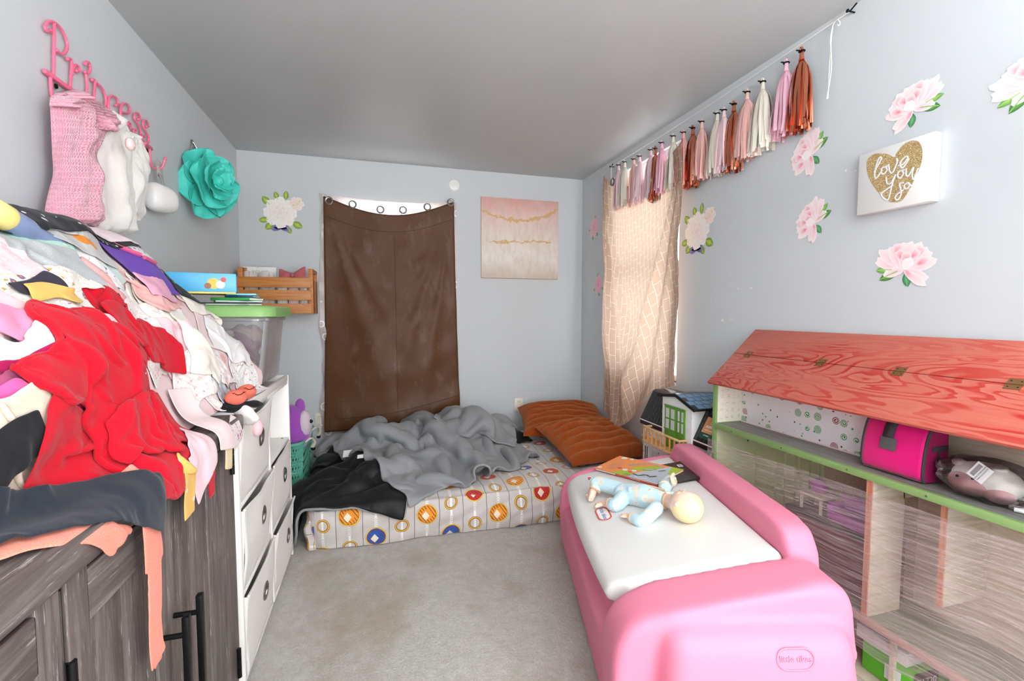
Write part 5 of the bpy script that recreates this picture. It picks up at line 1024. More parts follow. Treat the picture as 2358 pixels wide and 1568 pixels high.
pg([(0, 0), (1, 0), (1, 1), (0, 1)], 0, 0); pg([(.55, 0), (1, 0), (1, .95), (.82, .98), (.66, .55), (.58, .30)], 1, 1); pg([(.92, .6), (1, .55), (1, 1), (.84, 1)], 2, 2)
pg([(.30, .0), (.55, .0), (.58, .18), (.50, .30), (.36, .22)], 2, 2); pg([(.42, .40), (.56, .42), (.70, .58), (.76, .80), (.66, .86), (.56, .72), (.46, .62)], 2, 2); pg([(.56, .48), (.66, .50), (.74, .68), (.70, .74), (.60, .62)], 3, 4); pg([(.60, .55), (.70, .64), (.69, .67), (.60, .59)], 4, 8); pg([(.46, .04), (.56, .02), (.57, .14), (.48, .16)], 3, 4)
pb_.stroke(smooth_path([(.36, .60), (.40, .72), (.52, .88), (.66, .90), (.78, .80)], 5), .045, Z(4), 6); pg([(.32, .58), (.38, .55), (.40, .63), (.34, .66)], 5, 6)
for (x, y, r, mi) in [(.30, .33, .035, 5), (.40, .30, .04, 3), (.52, .36, .035, 3), (.50, .26, .03, 5), (.12, .92, .05, 3), (.05, .12, .035, 3), (.24, .94, .03, 3)]: pg([(x+r*math.cos(a), y+r*1.4*math.sin(a)) for a in np.linspace(0, 2*PI, 12)[:-1]], 5, mi)
pb_.stroke(smooth_path([(.56, .22), (.66, .18), (.72, .30), (.80, .26), (.86, .36)], 5), .035, Z(6), 7); pb_.stroke(smooth_path([(.64, .10), (.72, .06), (.82, .14)], 5), .02, Z(6), 3); pb_.stroke([(.78, .62), (.84, .74)], .02, Z(6), 7)
pb_.done('cover_print', C_, ob, smooth=False)
tb = B(Mo@Matrix.Translation((.145*wo, ho*.40, Z(7)))@rotm('Z', PI/2))
for k, s_ in enumerate(['Oh Say', 'Can You Say', 'Di-no-saur?']): tb.text(s_, .020, Matrix.Translation((0, -.021*k+.006, 0)), .0001)
tb.done('title', C_[6], ob, smooth=False)
st_ = B(Mo@Matrix.Translation((wo*.25, -.0004, -.003))@rotm('X', PI/2)); st_.prism([(-wo*.22, -.0028), (wo*.12, -.0028), (wo*.12, .0028), (-wo*.22, .0028)], .0002); st_.done('spine_panel', C_[3], ob, smooth=False)
B(Mo@Matrix.Translation((wo*.68, -.0006, -.003))@rotm('X', PI/2)).text('Oh Say Can You Say', .0075, Matrix.Identity(4), .0001).done('spine_lettering', C_[3], ob, smooth=False)
# ------------------------------------------------------------------ doll's house with the red roof
def redply():
    q = N('red_stained_plywood'); oc = q.coord('Object', (5.5, 1.0, 5.5)); n = q.noise(oc, 1.15, 3, .5, 1.0); rings = q.math('FRACT', q.math('MULTIPLY', n, 19)); band = q.ramp(rings, [(.0, (0, 0, 0)), (.55, (.25, .25, .25)), (.72, (1, 1, 1)), (.96, (.9, .9, .9)), (1, (0, 0, 0))]); big = q.noise(q.coord('Object', (2.5, 1, 2.5)), 2.2, 2)
    c = q.mix(q.math('MULTIPLY', band, q.ramp(big, [(.35, (.15, .15, .15)), (.65, (1, 1, 1))])), lin((200, 116, 98)), lin((180, 28, 22))); fine = q.noise(q.coord('Object', (60, 2.5, 60)), 3, 3); c = q.mix(q.math('MULTIPLY', fine, .45), c, lin((168, 34, 26))); q.base(c); q.p(Roughness=.5); q.bump(fine, .12, .001); return q.m
RP = redply(); GP = plain('apple_green_paint', (132, 166, 100), .5, bump=.25, bscale=60, var=.08); LG = plain('pale_green_paint', (196, 204, 160), .6, bump=.25, bscale=50, var=.05); GRY = woodmat('grey_painted_board', (104, 102, 100), (140, 138, 134), (20, 1, 20), .55); PLY = woodmat('raw_plywood', (196, 180, 158), (222, 208, 190), (1.5, 1.5, 14), .75); EDGE = woodmat('reddish_plywood_edge', (190, 110, 84), (214, 148, 118), (20, 20, 2), .7); SPK = N('speckled_tan_paper'); oc = SPK.coord('Object', (1, .5, 1)); SPK.base(SPK.mix(SPK.math('GREATER_THAN', SPK.noise(SPK.coord('Object', (90, 25, 90)), 5, 2, .8), .63), lin((196, 174, 150)), lin((70, 58, 48)))); SPK.p(Roughness=.9); SPK = SPK.m
WPP = N('cream_sprig_paper'); oc = WPP.coord('Object'); v_ = WPP.vor(oc, 30, rnd=.3); s2 = WPP.vor(oc, 260); WPP.base(WPP.mix(WPP.math('MULTIPLY', WPP.math('LESS_THAN', v_, .30), WPP.math('LESS_THAN', s2, .30)), lin((240, 232, 216)), lin((150, 110, 90)))); WPP.p(Roughness=.8); WPP = WPP.m
DX0, DX1, DY0, DY1 = 1.55, 1.795, .40, 1.853; FZ, AZ = .226, .690
dh = thing('dolls_house', 'large wooden dolls house with a red plywood roof and green edges', 'dolls house', (1.68, 1.13, 0))
def roofz(x): return .913+(x-1.52)*(.244/.27)
for k, (ya, yb) in enumerate([(DY1-.018, DY1), (DY0, DY0+.018)]):
    poly = [(DX0, 0), (DX1, 0), (DX1, roofz(DX1)-.016), (DX0, roofz(DX0)-.016)]; Mw = frame((0, yb, 0), (1, 0, 0), (0, 0, 1), (0, -1, 0)); B(Mw).prism(poly, .018).done('side_wall', GP, dh, smooth=False)
    inn = DY1-.0185 if k == 0 else DY0+.0182; sg = -.001 if k == 0 else .001
    B().span((DX0+.012, inn, AZ+.026), (DX1-.002, inn+sg, roofz(DX0)-.02)).done('wallpaper', WPP, dh); B().span((DX0+.012, inn, FZ+.001), (DX1-.002, inn+sg, AZ-.001)).done('painted_wall', LG, dh)
B().span((DX0-.006, DY0, AZ), (DX0+.012, DY1-.018, AZ+.024), .002).done('floor_edge', GP, dh); B().span((DX0+.012, DY0+.018, AZ), (DX1, DY1-.018, AZ+.022)).done('attic_floor', GRY, dh)
B().span((DX0-.006, DY0, FZ-.022), (DX0+.010, DY1-.018, FZ), .002).done('floor_edge', woodmat('pinkish_board_edge', (190, 150, 136), (206, 170, 158), (20, 1, 20)), dh); B().span((DX0+.010, DY0+.018, FZ-.02), (DX1, DY1-.018, FZ-.001)).done('lower_floor', plain('grey_green_board', (150, 152, 134), .6, var=.06), dh)
B().span((DX0, DY0+.018, 0), (DX1, DY1-.018, .012)).done('base_board', PLY, dh); B().span((DX1, DY0, 0), (DX1+.006, DY1, roofz(DX1)-.02)).done('back_board', PLY, dh)
B().span((DX1-.002, 1.47, FZ), (DX1, DY1-.02, AZ)).done('back_panel', LG, dh); B().span((DX1-.002, 1.115, FZ), (DX1, 1.465, AZ)).done('back_panel', SPK, dh); B().span((DX1-.002, DY0+.02, FZ), (DX1, 1.10, AZ)).done('back_panel', PLY, dh)
# partitions
pt_ = B().span((DX0+.006, 1.100, FZ), (1.705, 1.112, AZ)).span((1.70, 1.100, .615), (DX1-.003, 1.112, AZ)); pt_.done('partition', PLY, dh); B().span((DX0+.002, 1.099, FZ+.001), (DX0+.0065, 1.117, AZ-.001)).done('partition_edge', EDGE, dh)
B().span((1.60, .918, .365), (DX1-.003, .930, AZ)).done('partition', PLY, dh); B().span((1.595, .917, .366), (1.601, .931, AZ-.001)).done('partition_edge', EDGE, dh)
B().span((DX0+.02, 1.02, .012), (DX0+.032, 1.034, FZ-.022)).done('lower_post', PLY, dh); B().span((DX0+.03, .78, .012), (DX1-.003, .79, FZ-.022)).done('lower_partition', PLY, dh)
# little door and window on the back wall inside
for (ya, yb, za, zb) in [(1.60, 1.72, FZ, .62), (1.48, 1.585, .40, .66)]:
    fr_ = B()
    for (a, b2) in (((ya, za), (ya+.014, zb)), ((yb-.014, za), (yb, zb)), ((ya, zb-.014), (yb, zb)), ((ya, (za+zb)/2-.006), (yb, (za+zb)/2+.006)), (((ya+yb)/2-.005, za), ((ya+yb)/2+.005, zb))): fr_.span((DX1-.012, a[0], a[1]), (DX1-.002, b2[0], b2[1]))
    fr_.done('inner_frame', LG, dh)
B().tube([(DX1-.06, DY1-.022, .63), (DX1-.06, DY1-.03, .63), (DX1-.06, DY1-.032, .622), (DX1-.06, DY1-.028, .612)], .0022, 6).done('cup_hook', NAIL, dh)
for yy in (1.72, 1.45, 1.18, .94, .70): B().lathe([(.0035, 0), (.003, .0012), (0, .0016)], 10, M=frame((DX0-.0062, yy, AZ+.012), (0, 1, 0), (0, 0, 1), (-1, 0, 0))).done('screw_head', plain('dull_steel', (110, 112, 96), .5, .6), dh)
# roof: two hinged boards
rd = np.array([.27, 0, .244]); rl = np.linalg.norm(rd); rd /= rl; rn = np.array([-rd[2], 0, rd[0]])
MRf = frame((1.52, DY1+.005, .913), rd, (0, -1, 0), -rn if rn[2] < 0 else rn)
MRf = frame((1.52, DY1+.005, .913), (0, -1, 0), rd, np.cross((0, -1, 0), rd)); Lr = DY1+.005-DY0+.01; mid = rl*.545
sgn = 1 if MRf[2][2] > 0 else -1
B(MRf).span((0, -.004, -.012*sgn), (Lr, mid-.0015, 0), .0015).done('roof_board', RP, dh); B(MRf).span((0, mid+.0015, -.012*sgn), (Lr, rl+.004, 0), .0015).done('roof_board', RP, dh)
BR = plain('tarnished_brass', (150, 110, 70), .45, .7)
for yy in (1.764, 1.395, 1.111, .82, .56):
    u = DY1+.005-yy; h_ = B(MRf).span((u-.018, mid-.020, 0), (u+.018, mid-.002, .0012*sgn), 0).span((u-.018, mid+.002, 0), (u+.018, mid+.020, .0012*sgn)); h_.tube([(u-.018, mid, .0015*sgn), (u+.018, mid, .0015*sgn)], .0028, 8); h_.done('hinge', BR, dh)
    for dx in (-.011, .011):
        for dy in (-.011, .011): B(MRf).lathe([(.0022, 0), (0, .001)], 8, M=Matrix.Translation((u+dx, mid+dy, .0013*sgn))).done('hinge_screw', NAIL, dh)
# things inside the house
MAR = plain('maroon_card', (112, 62, 58), .7); mb_ = thing('maroon_box', 'maroon box standing inside the dolls house behind the film', 'box', (1.70, 1.33, FZ)); B().span((1.63, 1.14, FZ), (1.785, 1.50, .43), .004).done('carton', MAR, mb_); B().span((1.628, 1.138, .431), (1.788, 1.502, .445), .003).done('carton_lid', plain('charcoal_card', (64, 60, 58), .7), mb_)
tb_ = thing('toy_table', 'tiny cream toy table inside the dolls house', 'toy table', (1.70, 1.41, .446)); CRM = plain('cream_plastic', (216, 200, 176), .5); B().span((1.655, 1.36, .505), (1.745, 1.46, .515), .002).done('table_top', CRM, tb_)
for x in (1.662, 1.738):
    for y in (1.367, 1.453): B().span((x-.004, y-.004, .446), (x+.004, y+.004, .505)).done('leg', CRM, tb_)
VIO = plain('violet_plastic', (176, 84, 168), .3); so = thing('toy_sofa', 'violet toy sofa inside the dolls house behind the stretch film', 'toy sofa', (1.69, 1.23, .446)); B().span((1.645, 1.15, .448), (1.73, 1.33, .49), .012, 3).done('seat', VIO, so); B().span((1.715, 1.15, .47), (1.74, 1.33, .545), .01, 3).done('backrest', VIO, so)
for y in (1.155, 1.325): B().span((1.65, y-.012, .46), (1.735, y+.012, .515), .008, 3).done('armrest', VIO, so)
vb = B().sphere((1.70, 1.41, .545), (.028, .034, .030), n=24, m=14, fn=lambda p: [p[0]*(1+.06*math.cos(6*math.atan2(p[1], p[0]))), p[1], p[2]]); vb.done('toy_lamp_shade', VIO, label='small violet toy ball on the cream toy table', cat='toy')
bpy.data.objects['toy_lamp_shade'].name = 'toy_ball'
# gift wrapped flat box at the back of the attic
def candy():
    q = N('candy_print_paper'); uv = q.coord('UV'); base = lin((244, 238, 240)); c = base
    v = q.n('ShaderNodeTexVoronoi'); q.set(v.inputs['Vector'], uv); v.inputs['Scale'].default_value = 20; v.inputs['Randomness'].default_value = .55
    d = q.math('DIVIDE', v.outputs['Distance'], 20.0); sc = q.n('ShaderNodeSeparateColor', i_0=v.outputs['Color']); id_ = sc.outputs[0]; rs_ = sc.outputs[1]
    loc = q.n('ShaderNodeVectorMath', operation='SUBTRACT'); q.set(loc.inputs[0], uv); q.set(loc.inputs[1], v.outputs['Position']); sx = q.n('ShaderNodeSeparateXYZ', i_0=loc.outputs[0]); an = q.math('ARCTAN2', sx.outputs[1], sx.outputs[0])
    rad = q.math('MULTIPLY_ADD', rs_, .009, .010); ins_ = q.math('LESS_THAN', d, rad)
    swirl = q.math('GREATER_THAN', q.math('SINE', q.math('ADD', q.math('MULTIPLY', d, 1500), an)), .2)
    star = q.math('GREATER_THAN', q.math('SINE', q.math('ADD', q.math('MULTIPLY', an, 9), q.math('MULTIPLY', d, 90))), 0)
    colr = q.mix(q.math('GREATER_THAN', id_, .5), lin((150, 30, 44)), lin((44, 158, 76))); isst = q.math('GREATER_THAN', sc.outputs[2], .55); pat = q.mix(isst, q.mix(swirl, colr, base), q.mix(star, base, colr))
    c = q.mix(ins_, base, pat); v2 = q.vor(uv, 40, rnd=1); c = q.mix(q.math('MULTIPLY', q.math('LESS_THAN', v2, .0), 1), c, lin((150, 30, 44)))
    v3 = q.n('ShaderNodeTexVoronoi'); q.set(v3.inputs['Vector'], uv); v3.inputs['Scale'].default_value = 34; dots = q.math('MULTIPLY', q.math('LESS_THAN', v3.outputs['Distance'], .14), q.math('SUBTRACT', 1, ins_)); c = q.mix(dots, c, q.mix(q.math('GREATER_THAN', q.n('ShaderNodeSeparateColor', i_0=v3.outputs['Color']).outputs[0], .5), lin((120, 28, 60)), lin((60, 160, 80))))
    q.base(c); q.p(Roughness=.4); return q.m
q_gift = candy(); gb = thing('gift_box', 'flat box in white candy print wrapping paper in the dolls house attic', 'gift box', (1.73, 1.48, AZ+.023)); gz0, gz1 = AZ+.023, roofz(1.70)-.06
bg_ = B().span((1.700, 1.16, gz0), (1.775, 1.832, gz1), .003); bg_.uv = [(v[1], v[2]) for v in bg_.v]; bg_.done('wrapped_carton', q_gift, gb); B().span((1.697, 1.16, gz0), (1.70, 1.832, gz0+.005)).done('paper_fold', plain('pale_pink_paper', (238, 214, 218), .5), gb)
# pink tool bag
HP = fabric('hot_pink_nylon', (250, 16, 134), .5, 900, .15, .3); BKT = plain('charcoal_webbing', (62, 60, 62), .85, bump=.5, bscale=700)
q = N('pink_mesh_net'); oc = q.coord('Object', (1, 1, 1), (.6, 0, 0)); sx = q.n('ShaderNodeSeparateXYZ', i_0=q.coord('UV')); gx = q.math('SINE', q.math('MULTIPLY', q.math('ADD', sx.outputs[0], sx.outputs[1]), 900)); gy = q.math('SINE', q.math('MULTIPLY', q.math('SUBTRACT', sx.outputs[0], sx.outputs[1]), 900)); q.base(q.mix(q.math('GREATER_THAN', q.math('MULTIPLY', gx, gy), .12), lin((70, 4, 40)), lin((226, 16, 120)))); q.p(Roughness=.7); NET = q.m
pbg = thing('tool_bag', 'hot pink nylon bag with charcoal trim and mesh side in the dolls house attic', 'bag', (1.69, 1.08, AZ+.023)); az = AZ+.0235
prof = [(1.606, az+.006), (1.598, az+.03), (1.604, az+.10), (1.625, az+.165), (1.66, az+.18), (1.70, az+.17), (1.70, az)]; y0b, y1b = .985, 1.172
def bulge(y): return .012*math.sin(PI*np.clip((y-y0b)/(y1b-y0b), 0, 1))
ys_ = np.linspace(y1b, y0b, 14); pf = np.array(smooth_path([(p[0], 0, p[1]) for p in prof[:6]], 4)); Pg = np.zeros((len(pf), 14, 3))
for j, y in enumerate(ys_): Pg[:, j] = pf; Pg[:, j, 1] = y; Pg[:, j, 0] -= bulge(y)*np.sin(np.linspace(0, PI, len(pf)))
ug = np.stack(np.meshgrid(np.linspace(0, .25, len(pf)), np.linspace(0, .2, 14), indexing='ij'), -1)
B().grid(Pg, uv=ug).done('front_panel', HP, pbg, ang=180, mods=[SOL(.004)])
for yy, nm in ((y1b, 'side_panel'), (y0b, 'mesh_side')):
    bb = B().prism([(p[0]+.001, p[1]) for p in prof], .004, M=frame((0, yy+(.002 if yy == y1b else .002), 0), (1, 0, 0), (0, 0, 1), (0, -1, 0))); bb.uv = [(v[0], v[2]) for v in bb.v]; bb.done(nm, NET if nm == 'mesh_side' else HP, pbg)
    B().tube([(p[0], yy, p[2]) for p in pf], .0045, 8).done('piping', BKT, pbg)
B().tube([tuple(Pg[-5, j]-np.array([.002, 0, 0])) for j in range(14)], .007, 8, flat=.5).done('top_band', BKT, pbg); B().tube([tuple(Pg[1, j]) for j in range(14)], .003, 6).done('bottom_piping', BKT, pbg)
B().span((1.63, y0b-.004, az+.10), (1.70, y0b-.001, az+.115), .001).done('mesh_band', BKT, pbg); B().span((1.655, y0b-.003, az), (1.665, y0b-.001, az+.10)).done('mesh_seam', BKT, pbg)
stp = [Pg[i, 6]+np.array([-.005, 0, 0]) for i in range(len(pf)-3, 8, -1)]; sP = np.stack([np.stack([p+np.array([0, .017-.004*0, 0]) for p in stp]), np.stack([p+np.array([-.001, -.017, 0]) for p in stp])], 0); B().grid(sP.transpose(1, 0, 2)).done('strap', BKT, pbg, mods=[SOL(.003)])
tp = stp[-1]; B(frame(tp+np.array([-.004, -.004, -.014]), (0, -1, 0), (.12, 0, .99), (-.99, 0, .12))).box((0, 0, 0), (.050, .040, .003), .001).done('strap_end', plain('grey_hook_tape', (96, 94, 94), .95, bump=.8, bscale=600), pbg)
# plush cow in a clear bag
COW = N('cow_plush'); oc = COW.coord('Object'); COW.base(COW.mix(COW.math('GREATER_THAN', COW.noise(oc, 14, 1), .60), lin((246, 238, 228)), lin((176, 112, 66)))); COW.p(Roughness=.95); COW.b.inputs['Sheen Weight'].default_value = .5; COW.bump(COW.noise(oc, 300, 2), .5, .003); COW = COW.m; PNKP = fabric('pink_plush', (246, 190, 190), .95, 300, .4, .5)
cwc = np.array([1.655, .86, az+.052]); cw = thing('cow_plush', 'white, brown and pink cow plush sealed in a clear bag in the attic', 'plush toy', (cwc[0], cwc[1], az)); B().sphere(cwc, (.05, .082, .050), n=28, m=18).done('body', COW, cw); B().sphere(cwc+[-.020, .020, -.012], (.040, .058, .036), n=24, m=14).done('muzzle', PNKP, cw); B().sphere(cwc+[-.022, -.040, -.024], (.03, .035, .024), n=18, m=12).done('foot', PNKP, cw)
for p_ in ((-.054, .040, .006), (-.050, .006, .008)): B().sphere(cwc+np.array(p_)+[.0, 0, 0], .004, n=10, m=6).done('eye', BLK, cw)
for p_ in ((-.01, .060, .035), (-.01, -.03, .045)): B().sphere(cwc+np.array(p_), (.014, .020, .012), n=14, m=8).done('ear', COW, cw)
FILM = clearmat('clear_bag_film', .97, haze=.15)
pbx_ = thing('clear_bag', 'clear plastic bag with a white barcode label around the cow plush', 'plastic bag', (cwc[0], cwc[1], az)); ph = np.random.RandomState(5).uniform(0, 6, 8)
B().sphere(cwc+[0, -.005, .002], (.075, .125, .062), n=44, m=24, fn=lambda p: [p[0]*(1+.07*math.sin(9*p[1]+5*p[2]+ph[0])), p[1]*(1+.06*math.sin(11*p[2]+ph[1])), max(p[2]*(1+.07*math.sin(8*p[1]+7*p[0]+ph[2])), -.84)]).done('film', FILM, pbx_, ang=25)
lm = frame(cwc+np.array([-.074, -.022, .038]), (-.25, -.93, .0), (.45, -.1, .88), (-.88, .24, .40)); lb = B(lm@rotm('Z', -.3)); lb.box((0, 0, 0), (.052, .046, .0006), mi=0)
for k in range(15): lb.box((-.012, -.017+.0024*k, .0006), (.014, .0014 if (k*7) % 3 else .0007, .0003), mi=1)
lb.text('X0013HEUNXN', .0065, Matrix.Translation((.002, .0, .0007))@rotm('Z', PI/2), .0001, 1).text('NPKYLDCSHW', .0062, Matrix.Translation((.010, .0, .0007))@rotm('Z', PI/2), .0001, 1); lb.done('label', [plain('white_print', (244, 244, 244), .4), plain('dark_print', (70, 60, 60), .4)], pbx_, smooth=False)
fk = onz(2345, 1172, az+.006); ft = thing('white_plastic_toy', 'white plastic toy piece on the attic board at the right edge', 'toy piece', fk); B().tube([fk+[0, .02, 0], fk+[.02, -.02, 0]], .006, 8).tube([fk+[-.012, .002, 0], fk+[.0, -.035, 0]], .006, 8).done('arms', WPL, ft); B().box(fk+[.02, .022, .004], (.03, .012, .006), .002).done('blade', WPL, ft)
# boxes on the bottom level
def carton(name, label, a, b_, mat_, extra=None): t = thing(name, label, 'box', ((a[0]+b_[0])/2, (a[1]+b_[1])/2, a[2])); B().span(a, b_, .002).done('carton', mat_, t); extra and extra(t); return t
LIME = plain('lime_green_card', (98, 196, 44), .4)
def lab1(t):
    b = B(frame((1.5995, .985, .070), (1, 0, 0), (0, 0, 1), (0, -1, 0))); b.box((.065, 0, 0), (.11, .062, .0008), mi=0).text('Z1720', .034, Matrix.Translation((.065, -.004, .0008)), .0002, 1); b.done('size_label', [plain('dark_print', (40, 38, 38), .4), plain('white_print', (244, 244, 244), .4)], t, smooth=False)
    b = B(frame((1.5975, 1.04, .06), (0, -1, 0), (0, 0, 1), (-1, 0, 0))); b.box((0, 0, .0005), (.05, .05, .0006)); b.done('side_label', plain('white_print', (244, 244, 244), .4), t, smooth=False)
carton('green_carton', 'lime green carton marked Z1720 on the bottom level of the dolls house', (1.60, .986, .013), (1.775, 1.14, .115), LIME, lab1)
def lab2(t):
    b = B(frame((1.60, .999, .155), (1, 0, 0), (0, 0, 1), (0, -1, 0))); b.box((.08, 0, .0004), (.13, .028, .0006), mi=0)
    for k in range(16): b.box((.03+.006*k, 0, .0009), (.003 if k % 3 else .0015, .022, .0003), mi=1)
    b.done('barcode_label', [plain('white_print', (244, 244, 244), .4), plain('dark_print', (40, 38, 38), .4)], t, smooth=False)
carton('white_carton', 'white barcode printed carton between the green carton and violet book', (1.595, 1.0, .1155), (1.775, 1.16, .160), CARD, lab2)
cbox('book', 'violet and blue hardback on top of the barcode carton in the dolls house', 'book', (1.69, 1.09, .1605), None, .05, None, bookparts((78, 92, 176), None, .028, .17, .15))
# stretch film over the open front
def filmmat():
    q = N('stretch_film'); uv = q.coord('UV'); s1 = q.noise(q.coord('UV', (1.6, 55, 1)), 2.2, 4, .7, .3); s2 = q.noise(q.coord('UV', (3, 130, 1)), 2.0, 2, .7, .2); cr = q.noise(q.coord('UV', (6, 26, 1)), 3, 3, .6, 1.2)
    k = q.math('ADD', q.ramp(s1, [(.42, (0, 0, 0)), (.72, (.52, .52, .52))]), q.math('ADD', q.ramp(s2, [(.55, (0, 0, 0)), (.72, (.35, .35, .35))]), .12), clamp=True)
    tr = q.n('ShaderNodeBsdfTransparent', i_Color=(.98, .97, .97)); df = q.n('ShaderNodeBsdfDiffuse', i_Color=lin((240, 226, 224))); gl = q.n('ShaderNodeBsdfGlossy', i_Roughness=.18); bm_ = q.n('ShaderNodeBump', i_Strength=.9, i_Distance=.01); q.set(bm_.inputs['Height'], q.math('ADD', s1, q.math('MULTIPLY', cr, .7))); q.t.links.new(bm_.outputs[0], gl.inputs['Normal'])  # faint pink in the film colours imitates the chest's reflection
    a = q.n('ShaderNodeMixShader', i_0=.4, i_1=df.outputs[0], i_2=gl.outputs[0]); m = q.n('ShaderNodeMixShader', i_1=tr.outputs[0], i_2=a.outputs[0]); q.set(m.inputs[0], k); q.t.links.new(m.outputs[0], q.out.inputs[0]); return q.m
def film_s(S, Tt):
    y = 1.862-(1.862-.40)*S; zt = .632+.045*S+.002*fbm(S*3, S*0, 4, 1, 2); zb = .16-.05*S+.01*fbm(S*3, S*0, 6, 1, 2); z = zb+(zt-zb)*Tt; x = 1.541+.010*np.sin(PI*np.clip((S*3) % 1, 0, 1))*np.sin(PI*Tt)-.004+.006*fbm(S*2, Tt*.8, 8, 1.2, 3)*np.sin(PI*Tt)*0.6-.004
    x = np.minimum(x, 1.543); return (x, y, z), (S*1.45+Tt*.10, Tt*.5-S*.10)
Pfm, ufm = surf(90, 40, film_s); msk = np.ones((90, 40), bool); S_, T_ = np.meshgrid(np.linspace(0, 1, 90), np.linspace(0, 1, 40), indexing='ij'); msk &= ~((S_ > .10) & (S_ < .33) & (T_ < .58-.8*(S_-.1)+.05*np.sin(60*S_)))
wrp = thing('stretch_wrap', 'clear stretch film wrapped around the open front of the dolls house', 'plastic film', (1.54, 1.1, .12)); B().grid(Pfm, uv=ufm, mask=msk).done('film', filmmat(), wrp, ang=180)
# ------------------------------------------------------------------ white toy barn
HW = plain('white_toy_plastic', (240, 240, 238), .4); HB = plain('black_toy_roof', (26, 26, 28), .3); HG = plain('green_toy_door', (92, 150, 54), .45); HO = woodmat('toy_beech', (206, 160, 100), (232, 192, 140), (1, 14, 14), .5); GLW = plain('toy_window_grey', (206, 206, 204), .3)
tx = 1.585; th_ = thing('toy_barn', 'white toy barn with black roof, green double doors and wooden balcony', 'toy house', (1.65, 2.12, 0)); ya, yb = 1.882, 2.505; ez = .585
B().span((tx, ya, 0), (1.784, yb, ez), .003).done('walls', HW, th_)
for k in range(10):
    z = .05+.056*k
    if z < ez-.03: B().span((tx-.0025, ya, z), (tx, yb, z+.050), .001).done('siding_board', HW, th_)
B(frame((0, yb+.012, 0), (1, 0, 0), (0, 0, 1), (0, -1, 0))).prism([(tx-.018, ez-.028), (tx-.018, ez), (1.655, .755), (1.67, .765), (1.775, .765), (1.785, ez), (1.785, ez-.028)], yb-ya+.024).done('roof', HB, th_, smooth=False)
for r_ in range(5):
    for k in range(20):
        f = (r_+.15+.2*(k % 2))/5.6; x = tx-.018+(1.655-tx+.018)*f; z = ez+(.755-ez)*f; y = ya-.005+.0295*k
        B(frame((x, y, z), (0, 1, 0), np.array([.088, 0, .170])/.1914, np.array([-.170, 0, .088])/.1914)).box((0, .015, .001), (.004, .024, .0015)).done('shingle_groove', plain('grey_roof_line', (86, 86, 86), .5), th_)
B().span((tx-.020, ya-.012, ez-.004), (tx-.0175, yb+.012, ez+.002)).done('eave_trim', HW, th_)
gy0, gy1, gx = 2.015, 2.275, 1.560; gz = .78; gm = (gy0+gy1)/2-.005
B(frame((gx, 0, 0), (0, -1, 0), (0, 0, 1), (-1, 0, 0))).prism([(-gy1, .47), (-gy0, .47), (-gy0, .745), (-gm, .785), (-gy1, .765)], -.225).done('dormer', HW, th_, smooth=False)
for k in range(5): B().span((gx-.0025, gy0, .49+.052*k), (gx-.0002, gy0+.035, .49+.052*k+.046)).done('corner_board', HW, th_)
for (p, q_) in (((gy1+.03, .770), (gm, .795)), ((gm, .795), (gy0-.035, .742))):
    d = np.array([0, q_[0]-p[0], q_[1]-p[1]]); ln = np.linalg.norm(d); d /= ln; nn = np.cross((1, 0, 0), d); nn = nn if nn[2] > 0 else -nn
    B(frame((gx-.014, p[0], p[1]), (1, 0, 0), d, np.cross((1, 0, 0), d))).span((0, 0, -.006), (.24, ln, .006), .001).done('dormer_roof', HB, th_)
    B(frame((gx-.0155, p[0], p[1]), (1, 0, 0), d, np.cross((1, 0, 0), d))).span((0, 0, -.008), (.0015, ln, .0085)).done('barge_board', HB, th_)
    if q_[0] < gm:
        for i in range(4):
            for j in range(5): B(frame((gx-.010+.046*j+(.025 if i % 2 else 0), p[0], p[1]), (1, 0, 0), d, np.cross((1, 0, 0), d))).span((.001, .004+ln*.24*i, -.0085), (.043, ln*.24*(i+1), .0085), .001).done('roof_tile', plain('blue_reflection_tile', (112, 142, 172), .25), th_)  # blue reflection on the black roof is put into the tile colour
for (a, b2) in ((gm+.002, gy1-.030), (gy0+.050, gm-.002)):
    d_ = B().span((gx-.006, a, .475), (gx-.0005, b2, .728), .002).done('door_leaf', HG, th_); wdt = (b2-a)/2-.012
    for i in range(2):
        for j in range(2): y_ = a+.010+i*(wdt+.008); z_0 = .597+.062*j; B().span((gx-.0072, y_+.004, z_0), (gx-.006, y_+wdt-.006, z_0+.052)).done('pane', GLW, d_)
    for zz in (.47, .59, .722): B().span((gx-.009, a, zz), (gx-.006, b2, zz+.008)).done('door_rail', HG, d_)
bz = .485; B().span((gx-.052, 2.05, bz-.008), (tx, 2.40, bz+.006), .002).done('balcony_floor', HO, th_); B().span((tx-.012, 2.40, bz-.008), (tx, yb+.004, bz+.006), .002).done('balcony_trim', HO, th_); rx = gx-.045; ry0, ry1 = 2.055, 2.39
B().span((rx-.006, ry0-.006, bz+.078), (rx+.006, ry1+.006, bz+.088), .002).span((rx, ry0-.006, bz+.078), (gx, ry0+.006, bz+.088), .002).span((rx, ry1-.006, bz+.078), (tx, ry1+.006, bz+.088), .002).done('balcony_rail', HO, th_)
ORG = woodmat('orange_dowel', (206, 130, 60), (222, 152, 84), (14, 14, 2), .5)
for k in range(9): y = ry0+(ry1-ry0)*k/8; B().tube([(rx, y, bz+.006), (rx, y, bz+.079)], .005, 8).done('baluster', ORG, th_)
for y in (ry0, ry1): B().tube([(rx+.024, y, bz+.006), (rx+.024, y, bz+.079)], .005, 8).done('baluster', ORG, th_)
